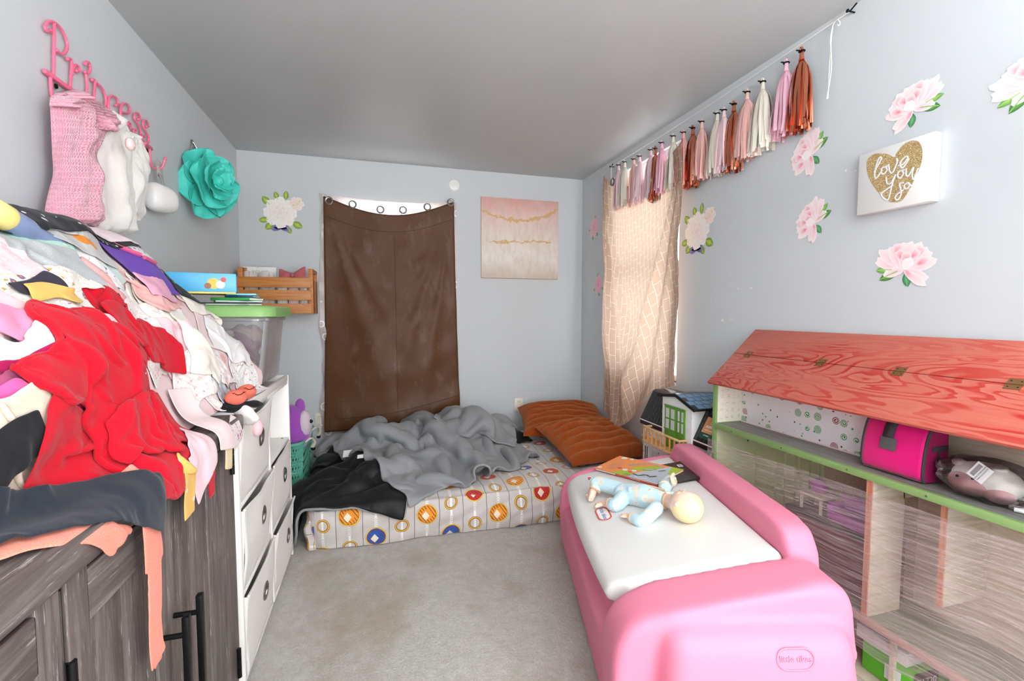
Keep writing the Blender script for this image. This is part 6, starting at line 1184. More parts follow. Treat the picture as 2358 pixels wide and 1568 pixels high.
for (y0_, y1_, z0_, z1_, m_) in [(2.425, 2.48, .51, .565, GLW), (2.44, 2.485, .33, .43, HB), (2.33, 2.41, .34, .42, GLW), (2.13, 2.28, .27, .42, GLW), (1.90, 1.95, .50, .55, GLW)]:
    f_ = B()
    for (a, b2) in (((y0_, z0_), (y0_+.006, z1_)), ((y1_-.006, z0_), (y1_, z1_)), ((y0_, z0_), (y1_, z0_+.006)), ((y0_, z1_-.006), (y1_, z1_)), (((y0_+y1_)/2-.003, z0_), ((y0_+y1_)/2+.003, z1_))): f_.span((tx-.007, a[0], a[1]), (tx-.0025, b2[0], b2[1]))
    o_ = f_.done('window_frame', HW, th_); B().span((tx-.0045, y0_+.003, z0_+.003), (tx-.003, y1_-.003, z1_-.003)).done('pane', m_, o_)
tgm = frame(onx(1630, 985, 1.578), (0, -1, 0), np.array([.50, 0, .86]), np.cross((0, -1, 0), np.array([.50, 0, .86])))
tg = B(tgm); KR, DGR = plain('kraft_card', (196, 138, 92), .7), plain('bottle_green_card', (24, 62, 50), .6); tg.box((.012, .012, .0), (.085, .085, .0012), mi=0).box((.012, -.045, .0), (.085, .032, .0012), mi=1).text('ASPEN', .020, Matrix.Translation((.014, .004, .0008)), .0002, 2).text('HOME | DESIGN', .0075, Matrix.Translation((.014, -.014, .0008)), .0002, 2).text('SOFT MAUVE', .006, Matrix.Translation((.012, -.042, .0008)), .0002, 2)
tg.tube([(.014, .034, .0009), (.022, .026, .0009), (.014, .018, .0009), (.006, .026, .0009)], .0009, 5, mi=2, closed=True); tg.done('hang_tag', [KR, DGR, plain('white_print', (244, 244, 244), .4)], th_, smooth=False, label='kraft and green hang tag')
# ------------------------------------------------------------------ small cloth solver: sheets dropped on a height field
class HF:
    def __init__(s, o, ax, a0, a1, b0, b1, res, fn):
        s.o = np.array(o, float); s.ax = [np.array(a, float)/np.linalg.norm(a) for a in ax]; s.a0, s.b0, s.res = a0, b0, res
        s.na, s.nb = int((a1-a0)/res)+1, int((b1-b0)/res)+1; A_, B2 = np.meshgrid(a0+res*np.arange(s.na), b0+res*np.arange(s.nb), indexing='ij'); s.H = fn(A_, B2); s.A, s.B2 = A_, B2
    def world(s, P): return s.o+P[..., :1]*s.ax[0]+P[..., 1:2]*s.ax[1]+P[..., 2:3]*s.ax[2]
    def sample(s, a, b):
        x = np.clip((a-s.a0)/s.res, 0, s.na-1.001); y = np.clip((b-s.b0)/s.res, 0, s.nb-1.001); i = x.astype(int); j = y.astype(int); fx, fy = x-i, y-j
        return s.H[i, j]*(1-fx)*(1-fy)+s.H[i+1, j]*fx*(1-fy)+s.H[i, j+1]*(1-fx)*fy+s.H[i+1, j+1]*fx*fy
    def splat(s, P, mask, th):
        nu, nv = mask.shape; fm = mask[:-1, :-1] & mask[1:, :-1] & mask[:-1, 1:] & mask[1:, 1:]; q0, q1, q2, q3 = P[:-1, :-1][fm], P[1:, :-1][fm], P[:-1, 1:][fm], P[1:, 1:][fm]
        for u in (.0, .25, .5, .75, 1.):
            for v in (.0, .25, .5, .75, 1.):
                p = q0*(1-u)*(1-v)+q1*u*(1-v)+q2*(1-u)*v+q3*u*v; i = np.clip(((p[:, 0]-s.a0)/s.res+.5).astype(int), 0, s.na-1); j = np.clip(((p[:, 1]-s.b0)/s.res+.5).astype(int), 0, s.nb-1)
                np.maximum.at(s.H, (i, j), p[:, 2]+th)
        Hs = s.H.copy(); Hs[1:-1, 1:-1] = (s.H[1:-1, 1:-1]*2+s.H[:-2, 1:-1]+s.H[2:, 1:-1]+s.H[1:-1, :-2]+s.H[1:-1, 2:])/6; s.H = np.maximum(s.H*.6+Hs*.4, Hs)
    def at(s, px, py, up=.0):
        m = s.Bm if hasattr(s, 'Bm') else np.ones_like(s.H, bool); W_ = s.world(np.stack([s.A, s.B2, s.H+up], -1))[m]-_C; z = W_@_F; x = IW/2+FPX*(W_@_R)/z; y = IH/2-FPX*(W_@_U)/z; d = np.hypot(x-px, y-py); near = d < max(6, d.min()*1.02)
        k = np.where(near)[0]; k = k[np.argmin(z[k])]; return float(s.A[m][k]), float(s.B2[m][k])
def relax(P, W, L, act, sa, sb, k):
    d = P[sb]-P[sa]; l = np.sqrt((d*d).sum(-1))+1e-9; wa, wb = W[sa], W[sb]; c = (k*(l-L)/(l*(wa+wb+1e-9))*act)[..., None]*d; P[sa] += wa[..., None]*c; P[sb] -= wb[..., None]*c
def sim(P, mask, du, dv, hf, steps=70, iters=6, g=(0, -3, -9.8), mu=.85, th=.004, pin=None, bend=.25, damp=.96, extra=None, stiff=(2, 4)):
    W = mask.astype(float)*1.0
    if pin is not None: W[pin] = 0
    M = mask; S_ = slice; sl = []
    def add(sa, sb, L, k): sl.append((sa, sb, L, k, (M[sa] & M[sb]).astype(float)))
    nu, nv = M.shape
    for o in (0, 1):
        n2 = (nu-1-o)//2+((nu-1-o) % 2); sa = (S_(o, nu-1, 2), S_(None)); sb = (S_(o+1, nu, 2), S_(None)); add(sa, sb, du, 1.)
        sa = (S_(None), S_(o, nv-1, 2)); sb = (S_(None), S_(o+1, nv, 2)); add(sa, sb, dv, 1.)
        dg = math.hypot(du, dv); add((S_(o, nu-1, 2), S_(0, nv-1)), (S_(o+1, nu, 2), S_(1, nv)), dg, .6); add((S_(o, nu-1, 2), S_(1, nv)), (S_(o+1, nu, 2), S_(0, nv-1)), dg, .6)
    bs = []
    bends = []
    for q in stiff:
        if nu > q+1: bends.append(((S_(0, nu-q), S_(None)), (S_(q, nu), S_(None)), q*du))
        if nv > q+1: bends.append(((S_(None), S_(0, nv-q)), (S_(None), S_(q, nv)), q*dv))
    bends = [(a, b, L, (M[a] & M[b]).astype(float)) for a, b, L in bends]
    V = np.zeros_like(P); dt = .018; g = np.array(g, float)
    for st in range(steps):
        V = (V+g*dt)*damp; prev = P.copy(); P = P+V*dt*(W > 0)[..., None]
        for it in range(iters):
            for sa, sb, L, k, act in sl: relax(P, W, L, act, sa, sb, k)
            for sa, sb, L, act in bends: 
                d = P[sb]-P[sa]; l = np.sqrt((d*d).sum(-1))+1e-9; c = (bend*.25*np.minimum(l-L, 0)/l*act)[..., None]*d; P[sa] += c*W[sa][..., None]; P[sb] -= c*W[sb][..., None]
        h = hf.sample(P[..., 0], P[..., 1])+th; pen = (P[..., 2] < h) & (W > 0); P[..., 2] = np.where(pen, h, P[..., 2]); mv = (P[..., :2]-prev[..., :2]); P[..., :2] = np.where(pen[..., None], prev[..., :2]+mv*(1-mu), P[..., :2])
        if extra is not None: P = extra(P)
        V = np.clip((P-prev)/dt, -1.5, 1.5)
    return P
def shape(kind, S, Tt):
    s = S*2-1; t = Tt*2-1
    if kind == 'rect': return np.ones_like(S, bool)
    if kind == 'round': return (s**2+t**2) < 1
    if kind == 'tee': return ((np.abs(s) < .58) | ((t > .38) & (t < .98-.18*np.abs(s)))) & ~((np.hypot(s/.26, (t-1)/.22) < 1))
    if kind == 'hood': return ((np.abs(s) < .60) & (t < .62)) | ((t > .15) & (t < .66-.1*np.abs(s))) | (np.hypot(s/.42, (t-.66)/.36) < 1)
    if kind == 'pants': return (t > .35) & (np.abs(s) < .72) | ((t <= .35) & (np.abs(s) > .06) & (np.abs(s) < .78-.12*(t-.35)))
    if kind == 'onesie': return ((np.abs(s) < .56) & (t > -.55)) | ((t <= -.55) & (np.abs(s) < .56*(1-((-t-.55)/.5)**1.2*.75))) | ((t > .45) & (t < .95-.15*np.abs(s)))
    if kind == 'leg': return np.abs(s) < .55+.45*Tt
    if kind == 'sock': return ((np.abs(s+.35) < .5) & (t > -.5)) | ((t <= -.2) & (s > -.85) & (s < .9-.5*(t+.6)**2))
GAR = {}
def garment(hf, name, label, cat, c, w_, h_, rot, mat_, kind='rect', comp=.75, seed=0, res=.0088, th=.003, g=(0, -2, -7), steps=50, lift=.045, amp=.035, group='clothes heaped on the dresser', sol=.003, mu=.96, bend=.25, thing_=None, part=None, label_part=None, up=0.0, extra=None, th_splat=.001, freq=2.2, stiff=(2, 4)):
    a, b = hf.at(*c, up) if len(c) == 2 else c[:2]
    nu, nv = max(8, int(w_/res)), max(8, int(h_/res)); S, Tt = np.meshgrid(np.linspace(0, 1, nu), np.linspace(0, 1, nv), indexing='ij'); mask = shape(kind, S, Tt); X = (S-.5)*w_*comp; Y = (Tt-.5)*h_*(.5+.5*comp); cr, sr = math.cos(math.radians(rot)), math.sin(math.radians(rot))
    nz = fbm(S*w_/.3, Tt*h_/.3, seed+100, freq, 3); nz2 = fbm(S*w_/.3, Tt*h_/.3, seed+200, freq, 2)
    P = np.stack([a+X*cr-Y*sr+.012*nz2, b+X*sr+Y*cr+.012*nz, np.zeros_like(S)], -1); P[..., 2] = hf.sample(P[..., 0], P[..., 1])+lift+amp*nz
    P = sim(P, mask, w_/(nu-1), h_/(nv-1), hf, steps=steps, g=g, th=th, mu=mu, bend=bend, extra=extra, stiff=stiff); hf.splat(P, mask, th_splat)
    uv = np.stack([S*w_, Tt*h_], -1); Wd = hf.world(P); bb = B().grid(Wd, uv=uv, mask=mask)
    o = bb.done(name if thing_ is None else part, mat_, thing_, ang=180, label=label if thing_ is None else label_part, cat=cat if thing_ is None else None, group=group if thing_ is None else None, mods=[SOL(sol, 1), SUB(1)])
    GAR[label or part] = (o, P, mask, Wd); return o, P, mask, Wd
def trim_edge(o, Wd, mask, r, mat_, name='trim_band', sel=None):
    # bound edge along the outline of a garment mask
    nu, nv = mask.shape; pts = []
    ed = [(i, j) for i in range(nu) for j in range(nv) if mask[i, j] and (i in (0, nu-1) or j in (0, nv-1) or not (mask[i-1, j] and mask[i+1, j] and mask[i, j-1] and mask[i, j+1]))]
    cx = np.array(ed).mean(0); left = set(ed); cur = min(ed, key=lambda e: e[1]*100+e[0]); path = [cur]; left.discard(cur)
    while left:
        nx = min(left, key=lambda e: (e[0]-cur[0])**2+(e[1]-cur[1])**2)
        if (nx[0]-cur[0])**2+(nx[1]-cur[1])**2 > 8: break
        path.append(nx); left.discard(nx); cur = nx
    P_ = np.array([Wd[e] for e in path if sel is None or sel(e[0]/nu, e[1]/nv)])
    if len(P_) > 4:
        P2_ = P_.copy(); P2_[1:-1] = (P_[:-2]+P_[1:-1]+P_[2:])/3; B().tube(P2_, r, 7).done(name, mat_, o)
def spots(o, Wd, mask, uvs, r, mat_, name='snap', nrm=None):
    nu, nv = mask.shape
    for (u, v) in uvs:
        i, j = int(u*(nu-1)), int(v*(nv-1)); i = min(max(i, 1), nu-2); j = min(max(j, 1), nv-2); n_ = np.cross(Wd[i+1, j]-Wd[i-1, j], Wd[i, j+1]-Wd[i, j-1]); n_ /= np.linalg.norm(n_)+1e-9
        if n_@(_C-Wd[i, j]) < 0: n_ = -n_
        a = np.cross(n_, (0, .3, 1)); a /= np.linalg.norm(a); B(frame(Wd[i, j]+n_*.003, a, np.cross(n_, a), n_)).lathe([(r, 0), (r, .002), (r*.6, .003), (r*.35, .0015), (0, .0015)], 14).done(name, mat_, o)
# the heap: a sloping face leaning back to the wall
pb = np.array([-.55, 0, .835]); pn = np.array([.835, 0, .55])
def heap0(a, b):
    bt = np.interp(a, [.3, 1.28, 1.6, 1.85, 2.02, 2.14, 2.3], [.64, .66, .72, .71, .50, .12, -.05]); b0 = np.interp(a, [.3, .88, 1.05], [.075, .065, 0]); f = np.clip((b-b0)/np.maximum(bt-b0, .02), 0, 1); body = -.03+.06*np.minimum(1, np.minimum(3.5*f, 7*(1-f)))**.6+.015*fbm(a, b, 77, 2.2, 3)*(f > 0)*(f < 1); fall = np.maximum(b-bt, 0); h = body-1.6*fall
    top = -1.518*b+.008+.010*np.exp(-((b+.03)/.02)**2); front = (.055+.55*b)/.835; base = np.where(b > -.03, top, front); base = np.where(b > .0, top, base)+.004
    return np.maximum(np.where(b > b0, h, -9), np.maximum(base, (-.955+.46+.55*b)/.835))
hp = HF((-.46, 0, .925), ((0, 1, 0), pb, pn), .30, 2.35, -.75, .95, .008, heap0)
hp.Bm = hp.B2 < np.interp(hp.A, [.3, 1.28, 1.6, 1.85, 2.02, 2.14], [.64, .66, .71, .70, .49, .11])
m_ = (hp.B2 > -.005) & (hp.B2 < .74) & (hp.A > .42) & (hp.A < 2.12); Pb = np.stack([hp.A, hp.B2, hp.H], -1)[::3, ::3]; mb = m_[::3, ::3]
B().grid(hp.world(Pb), uv=Pb[..., :2], mask=mb).done('clothes_heap', fabric('mixed_pink_heap', (244, 214, 214), .9, 700, .2, .2, 'blotch', (236, 176, 176), None, 14), ang=180, label='mixed pink clothes filling the heap under the sorted garments', cat='clothes', kind='stuff')
F = fabric
def add(label, cat, name, c, w_, h_, rot, mat_, kind='rect', comp=.72, **k): k.setdefault('seed', len(GAR)*7+3); return garment(hp, name, label, cat, c, w_, h_, rot, mat_, kind, comp, **k)
PKD = F('pink_dot_jersey', (246, 214, 218), print_='dots', rgb2=(254, 246, 246), scale=55); CRE = F('cream_jersey', (248, 240, 230)); PCH = F('pale_peach_rib', (250, 222, 208), weave=400); WHT = F('white_jersey', (246, 243, 242)); PINK = F('baby_pink_jersey', (250, 206, 212)); SALM = F('salmon_jersey', (248, 188, 184)); PALE = F('blush_jersey', (250, 226, 226)); FLO = F('mauve_floral', (248, 242, 236), print_='floral', rgb2=(150, 110, 140), rgb3=(228, 176, 84), scale=30); FLO2 = F('pink_floral', (250, 242, 238), print_='floral', rgb2=(248, 216, 214), rgb3=(232, 170, 172), scale=40); GRYH = F('grey_heather', (176, 178, 180), print_='heather', rgb2=(204, 206, 208)); MINT = F('mint_jersey', (190, 228, 210)); AQ = F('pale_aqua_jersey', (204, 222, 220)); PUR2 = F('purple_jersey', (116, 68, 190), weave=700); HOT = F('hot_pink_cotton', (250, 96, 160)); REDF = F('red_fleece', (206, 16, 40), .95, 350, .45, .1); REDJ = F('red_jersey', (206, 18, 40)); REDD = F('red_black_dot', (212, 14, 40), print_='sparse', rgb2=(40, 8, 14), scale=45); BLKD = F('black_white_dot', (34, 36, 42), print_='sparse', rgb2=(236, 236, 238), scale=32, sheen=.1); NAVY = F('charcoal_navy_jersey', (40, 46, 56), .9, 800, .3, .15); CORAL = F('coral_heather', (250, 142, 120), print_='heather', rgb2=(252, 164, 144)); BGE = F('beige_fleece', (226, 208, 188)); MAG = F('magenta_fleece', (176, 20, 84)); MAUV = F('mauve_lining', (176, 80, 120)); BLJ = F('black_jersey', (30, 30, 34)); LGR = F('light_grey_jersey', (208, 212, 218)); YEL = F('mustard_knit', (238, 190, 104)); FOX = F('grey_orange_fox', (206, 204, 202), print_='blotch', rgb2=(248, 148, 52), scale=15); LINE = F('white_line_print', (248, 246, 246), print_='floral', rgb2=(250, 246, 246), rgb3=(120, 130, 160), scale=22)
SNAP = plain('nickel_snap', (206, 204, 200), .3, 1); PTRIM = F('rose_pink_rib', (240, 104, 150), weave=400)
def clampb(P, lo): P[..., 1] = np.maximum(P[..., 1], lo); return P
# lower layers first, everything visible in the photograph later
add('pale peach ribbed blanket low in the heap at the left', 'clothing', 'ribbed_blanket', (120, 850), .42, .26, 5, PCH, comp=.8)
add('white sprig printed pyjama top under the pink trouser legs', 'clothing', 'pyjama_shirt', (120, 790), .40, .20, 8, FLO2, comp=.8)
add('white vest with grey print low in the heap above the red hoodie', 'clothing', 'vest', (240, 800), .28, .16, 15, LINE)
add('pale grey printed romper beside the tote, low', 'clothing', 'romper', (470, 840), .30, .26, 30, FLO2, comp=.7)
add('white floral sleepsuit in the middle right of the heap', 'clothing', 'sleepsuit', (440, 800), .36, .30, -10, FLO2, 'onesie', comp=.8)
add('cream cotton top between the salmon and blush garments', 'clothing', 'cotton_top', (380, 720), .34, .28, 10, CRE, comp=.7)
add('pale aqua vest under the grey heather shirt', 'clothing', 'vest', (165, 600), .30, .18, 15, AQ)
add('white sleepsuit with letter print under the purple shirt', 'clothing', 'sleepsuit', (150, 640), .40, .22, 5, LINE, comp=.8)
add('white and red striped bodysuit at the left of the heap', 'clothing', 'bodysuit', (90, 620), .40, .16, 10, F('white_red_stripe', (248, 244, 244), print_='stripe', rgb2=(214, 60, 84), scale=9))
add('pink printed leggings folded under the floral top', 'clothing', 'leggings', (160, 680), .44, .16, 3, F('pink_line_print', (250, 222, 220), print_='floral', rgb2=(248, 206, 206), rgb3=(180, 110, 120), scale=26), comp=.8)
add('bright red legging strip across the floral top', 'clothing', 'leggings', (200, 672), .34, .09, -12, REDJ, comp=.85)
add('salmon pink trousers draped down the middle of the heap', 'clothing', 'trousers', (292, 700), .22, .34, 18, SALM, 'pants', comp=.7)
add('off white bodysuit with red berry print beside the salmon trousers', 'clothing', 'bodysuit', (385, 715), .28, .24, -20, F('berry_print', (248, 240, 232), print_='sparse', rgb2=(224, 90, 96), scale=26), comp=.7)
add('ivory satin top in the right middle of the heap', 'clothing', 'satin_top', (410, 745), .28, .26, 20, F('ivory_satin', (250, 244, 234), .5, 600, .15, .3), comp=.65)
add('blush long sleeved top with a printed neck label', 'clothing', 'long_sleeved_top', (480, 735), .34, .30, -28, PALE, 'tee', comp=.8)
add('blush bodysuit under the long sleeved top', 'clothing', 'bodysuit', (420, 790), .30, .20, -18, PINK, comp=.65)
add('blush sleeve hanging toward the clear tote', 'clothing', 'sleeve_garment', (545, 805), .13, .30, 18, PALE, 'leg', comp=.75)
add('light grey jersey bundle at the right end of the heap', 'clothing', 'jersey_bundle', (510, 868), .24, .20, 12, LGR, comp=.6)
add('white sleepsuit with small print at the right end by the tote', 'clothing', 'sleepsuit', (560, 860), .18, .20, 0, F('tiny_print', (248, 246, 244), print_='floral', rgb2=(248, 240, 240), rgb3=(200, 100, 130), scale=30), comp=.7)
for i_, (px, py, w_, h_, rt, mt_, lab, nm) in enumerate([
  (330, 770, .26, .22, 20, 'FLO2', 'pink floral romper crumpled above the red hoodie hood', 'romper'), (520, 780, .24, .16, -35, 'WHT', 'white cotton vest below the blush neck label top', 'vest'), (455, 690, .26, .16, -20, 'CRE', 'cream vest under the black snap bodysuit', 'vest'),
  (350, 665, .24, .14, 8, 'SALM', 'salmon top gathered under the purple shirt', 'top'), (500, 830, .22, .18, -10, 'FLO2', 'pink floral vest above the grey jersey bundle', 'vest'), (435, 860, .2, .16, 15, 'FLO2', 'pink floral shorts behind the red hoodie', 'shorts'),
  (250, 775, .26, .12, 20, 'WHT', 'white vest hem above the red hoodie', 'vest'), (30, 790, .26, .12, -4, 'PALE', 'blush pyjama leg at the left edge', 'pyjama_trousers'),
  (20, 590, .26, .10, -14, 'WHT', 'white bodysuit strip at the left edge under the grey shirt', 'bodysuit'), (470, 790, .16, .22, -24, 'CRE', 'ivory bib folded under the blush top', 'bib'), (60, 830, .3, .1, 8, 'PCH', 'peach trouser leg at the left edge', 'trousers')]):
    add(lab, 'clothing', nm, (px, py), w_, h_, rt, dict(FLO2=FLO2, WHT=WHT, CRE=CRE, SALM=SALM, PALE=PALE, PCH=PCH)[mt_], comp=.66, seed=300+i_*5)
add('mint green bib at the left edge below the bottle', 'clothing', 'bib', (45, 545), .26, .10, 5, MINT)
add('grey heather shirt folded at the left', 'clothing', 'shirt', (70, 588), .32, .16, -16, GRYH, comp=.75)
add('pale pink dotted blanket at the far left edge', 'clothing', 'blanket', (15, 650), .24, .26, 10, PKD, comp=.85)
add('purple cotton shirt spread over the upper heap', 'clothing', 'shirt', (300, 592), .52, .28, 3, PUR2, 'tee', comp=.97, amp=.012, th=.006)
o, P, mk, Wd = add('white bodysuit with rose pink trim lying on the purple shirt', 'clothing', 'bodysuit', (290, 550), .40, .20, -10, LINE, 'onesie', comp=.95, amp=.01, th=.006)
trim_edge(o, Wd, mk, .007, PTRIM); spots(o, Wd, mk, [(.72, .35), (.78, .5), (.74, .65), (.40, .3), (.5, .3)], .006, SNAP)
add('bubblegum pink top below the purple shirt hem', 'clothing', 'top', (365, 650), .18, .09, -6, F('bubblegum_jersey', (248, 180, 206)), comp=.7)
o, P, mk, Wd = add('black snap bodysuit end below the purple shirt corner', 'clothing', 'bodysuit', (418, 645), .15, .13, -30, BLJ, comp=.75); spots(o, Wd, mk, [(.3, .5), (.6, .6), (.75, .3)], .006, SNAP)
add('grey sleeve with orange foxes at the upper left', 'clothing', 'sleeve_garment', (130, 525), .30, .12, -24, FOX, comp=.85, th=.005)
add('orange fox printed top at the upper left edge', 'clothing', 'top', (45, 488), .22, .09, -8, FOX, comp=.8)
o, P, mk, Wd = add('black spotted trousers along the top of the heap', 'clothing', 'trousers', (180, 474), .70, .12, 3, BLKD, comp=.88)
add('pale pink terry bib hooked over the top of the heap', 'clothing', 'bib', (275, 488), .34, .13, -4, F('white_pink_terry', (248, 230, 232), weave=300), comp=.8)
# bottle
ba, bb_ = hp.at(40, 510, .02); hb_ = float(hp.sample(np.array([ba]), np.array([bb_]))[0])+.012; bc = hp.world(np.array([ba, bb_, hb_])); bt = thing('drink_bottle', 'clear blue drinking bottle with a pale yellow lid at the upper left', 'bottle', bc)
bx_ = np.array([.12, .93, -.30]); bx_ /= np.linalg.norm(bx_); by_ = np.cross((0, 0, 1), bx_); by_ /= np.linalg.norm(by_); MBt = frame(bc, by_, np.cross(bx_, by_), bx_)
B(MBt).lathe([(.024, -.02), (.027, -.01), (.027, .03), (.021, .055), (.022, .085), (.026, .12), (.022, .135), (0, .138)], 28).done('body', plain('smoky_blue_plastic', (128, 144, 180), .15), bt); B(MBt).lathe([(0, -.062), (.024, -.060), (.029, -.052), (.029, -.018), (.026, -.012)], 28).done('lid', plain('pale_yellow_plastic', (244, 226, 140), .35), bt)
add('red spotted dress peeking out under the floral blouse', 'clothing', 'dress', (225, 715), .26, .20, -25, REDD, comp=.7)
add('white floral blouse with mustard and mauve sprigs', 'clothing', 'blouse', (125, 695), .40, .22, -3, FLO, 'tee', comp=.85)
add('dark sock with a mustard toe at the left', 'clothing', 'sock', (78, 655), .11, .05, 20, F('slate_sock', (56, 52, 66)), comp=.8, th=.005); add('mustard sock toe showing under the dark sock', 'clothing', 'sock', (105, 663), .12, .04, -5, YEL, comp=.85, th=.006)
add('pink trouser leg with a ribbed cuff at the left', 'clothing', 'trousers', (35, 735), .26, .12, -60, PINK, comp=.75, th=.006); add('pink trouser leg with a ribbed cuff beside the rose pink cuff', 'clothing', 'trousers', (165, 745), .26, .10, -12, PINK, comp=.75, th=.006); add('rose pink sleeve cuff between the two trouser legs', 'clothing', 'sleeve_garment', (85, 745), .16, .08, -52, F('rose_jersey', (250, 150, 184)), comp=.75, th=.006)
add('white cotton vest strip above the peach ribbed blanket', 'clothing', 'vest', (100, 780), .42, .10, 8, WHT, comp=.8)
add('magenta fleece jacket at the lower left', 'clothing', 'jacket', (55, 885), .34, .14, 2, MAG, comp=.7, th=.006); add('mauve jacket lining under the magenta fleece', 'clothing', 'jacket', (35, 915), .22, .10, 8, MAUV, comp=.8); add('hot pink shorts at the lower left edge', 'clothing', 'shorts', (25, 938), .20, .11, 10, HOT, comp=.8, th=.005)
add('beige fleece trousers at the lower left', 'clothing', 'trousers', (40, 1010), .30, .22, -8, BGE, comp=.7, th=.005); add('black sock on the beige fleece', 'clothing', 'sock', (25, 1020), .13, .07, 20, BLJ, comp=.7, th=.006)
# front of the heap
add('red trouser leg hanging down over the dresser front', 'clothing', 'trousers', (1.275, .005, 0), .105, .30, 0, REDJ, 'leg', comp=.9, g=(0, -3, -6), mu=.97, th=.007)
add('cream bib end hanging at the dresser corner', 'clothing', 'bib', (512, 985), .06, .14, -5, F('cream_print', (246, 226, 180)), comp=.85, g=(0, -6, -6), th=.004)
add('red fleece trousers under the red hoodie', 'clothing', 'trousers', (230, 1005), .42, .18, -12, REDF, comp=.72, th=.006)
o, P, mk, Wd = add('large red fleece hoodie thrown over the front of the heap', 'clothing', 'hoodie', (280, 885), .52, .47, 8, REDF, 'hood', comp=.74, th=.005, amp=.05, res=.009, steps=75, sol=.006)
trim_edge(o, Wd, mk, .006, REDF, 'hem_band')
add('red hoodie hood edge at the top of the red hoodie', 'clothing', 'hood_garment', (330, 770), .34, .13, -20, REDF, comp=.75, th=.005, amp=.04, sol=.006)
add('red hoodie sleeve bunched on the front of the hoodie', 'clothing', 'sleeve_garment', (335, 955), .30, .15, -8, REDF, comp=.62, th=.009, amp=.05, sol=.006)
add('pale pink frilly trousers beside the red hoodie', 'clothing', 'trousers', (445, 965), .10, .24, -14, PALE, comp=.62, th=.006, amp=.03); add('pale pink cuffed sleeve at the dresser edge', 'clothing', 'sleeve_garment', (462, 1035), .16, .13, 25, F('pale_pink_rib', (250, 214, 222), weave=350), comp=.7, th=.006)
add('coral leggings under the charcoal shirt', 'clothing', 'leggings', (150, 1225), .28, .05, -27, CORAL, comp=.92, g=(0, -1, -9))
add('coral legging leg hanging down the dresser front', 'clothing', 'leggings', (.975, -.135, 0), .095, .36, 0, CORAL, 'leg', comp=.92, g=(0, -3, -6), mu=.97, th=.006, amp=.015)
add('charcoal cotton shirt crumpled on the dresser top', 'clothing', 'shirt', (170, 1168), .36, .115, -27, NAVY, comp=.80, th=.007, amp=.022, steps=40, mu=.985, lift=.02)
add('mustard kitten sock hanging over the dresser edge', 'clothing', 'sock', (1.13, -.055, 0), .055, .15, 0, F('mustard_kitten', (238, 190, 104), print_='sparse', rgb2=(250, 236, 236), scale=38), comp=.9, g=(0, -3, -6), mu=.97, th=.005)
# coral faced socks, black sock and printed sock at the shelf end
def puff(px, py, x, r, ax_, name, label, cat, mats, face=False):
    c = onx(px, py, x); t = thing(name, label, cat, c-np.array([0, 0, r[2]]), group='small socks at the shelf end'); d = np.array(ax_, float); d /= np.linalg.norm(d); s2 = np.cross((0, 0, 1), d); s2 /= np.linalg.norm(s2); M = frame(c, d, s2, np.cross(d, s2)); ph = np.random.RandomState(int(px)).uniform(0, 6, 4)
    B(M).sphere((0, 0, 0), r, n=28, m=18, fn=lambda p: [p[0], p[1]*(1+.12*math.sin(5*p[0]+ph[0])), p[2]*(1+.12*math.sin(6*p[0]+ph[1]))]).done('foot', mats[0], t, ang=180); return t, M, c
CF = F('coral_face_knit', (244, 120, 100), weave=500)
for (px, py, lab) in [(567, 902, 'coral sock with an embroidered smiling face, upper'), (542, 915, 'coral sock with an embroidered face, lower')]:
    t, M, c = puff(px, py, -.43, (.036, .030, .024), (.55, -.75, .1), 'smiling_sock', lab, 'sock', [CF])
    B(M).tube(smooth_path([(.030, -.012, .012), (.034, -.004, .008), (.034, .006, .010), (.031, .013, .014)], 4), .0012, 5).done('stitched_smile', BLK, t)
    for s_ in (-1, 1): B(M).tube(smooth_path([(.030, s_*.016-.004, .016), (.031, s_*.016, .014), (.030, s_*.016+.004, .016)], 4), .001, 5).done('stitched_eye', BLK, t)
puff(584, 930, -.415, (.045, .022, .012), (.4, .85, -.2), 'black_sock', 'black sock lying across the shelf rail', 'sock', [BLJ]); puff(528, 935, -.45, (.03, .05, .02), (.3, .9, 0), 'black_sock', 'black sock bunched behind the printed baby sock', 'sock', [BLJ])
t, M, c = puff(562, 955, -.41, (.040, .055, .020), (.25, .3, -.9), 'printed_sock', 'white and pink printed baby sock hanging over the shelf rail', 'sock', [F('sock_print', (248, 244, 242), print_='sparse', rgb2=(214, 110, 150), scale=45)]); c2 = onx(592, 985, -.405); B().sphere(c2, (.018, .024, .030), n=18, m=12).done('pink_toe', PINK, t)
add('pink printed cloth tucked inside the shelf top', 'clothing', 'cloth', (545, 985), .10, .08, 10, F('rose_print', (246, 232, 234), print_='floral', rgb2=(220, 150, 190), rgb3=(180, 80, 120), scale=40), comp=.8)
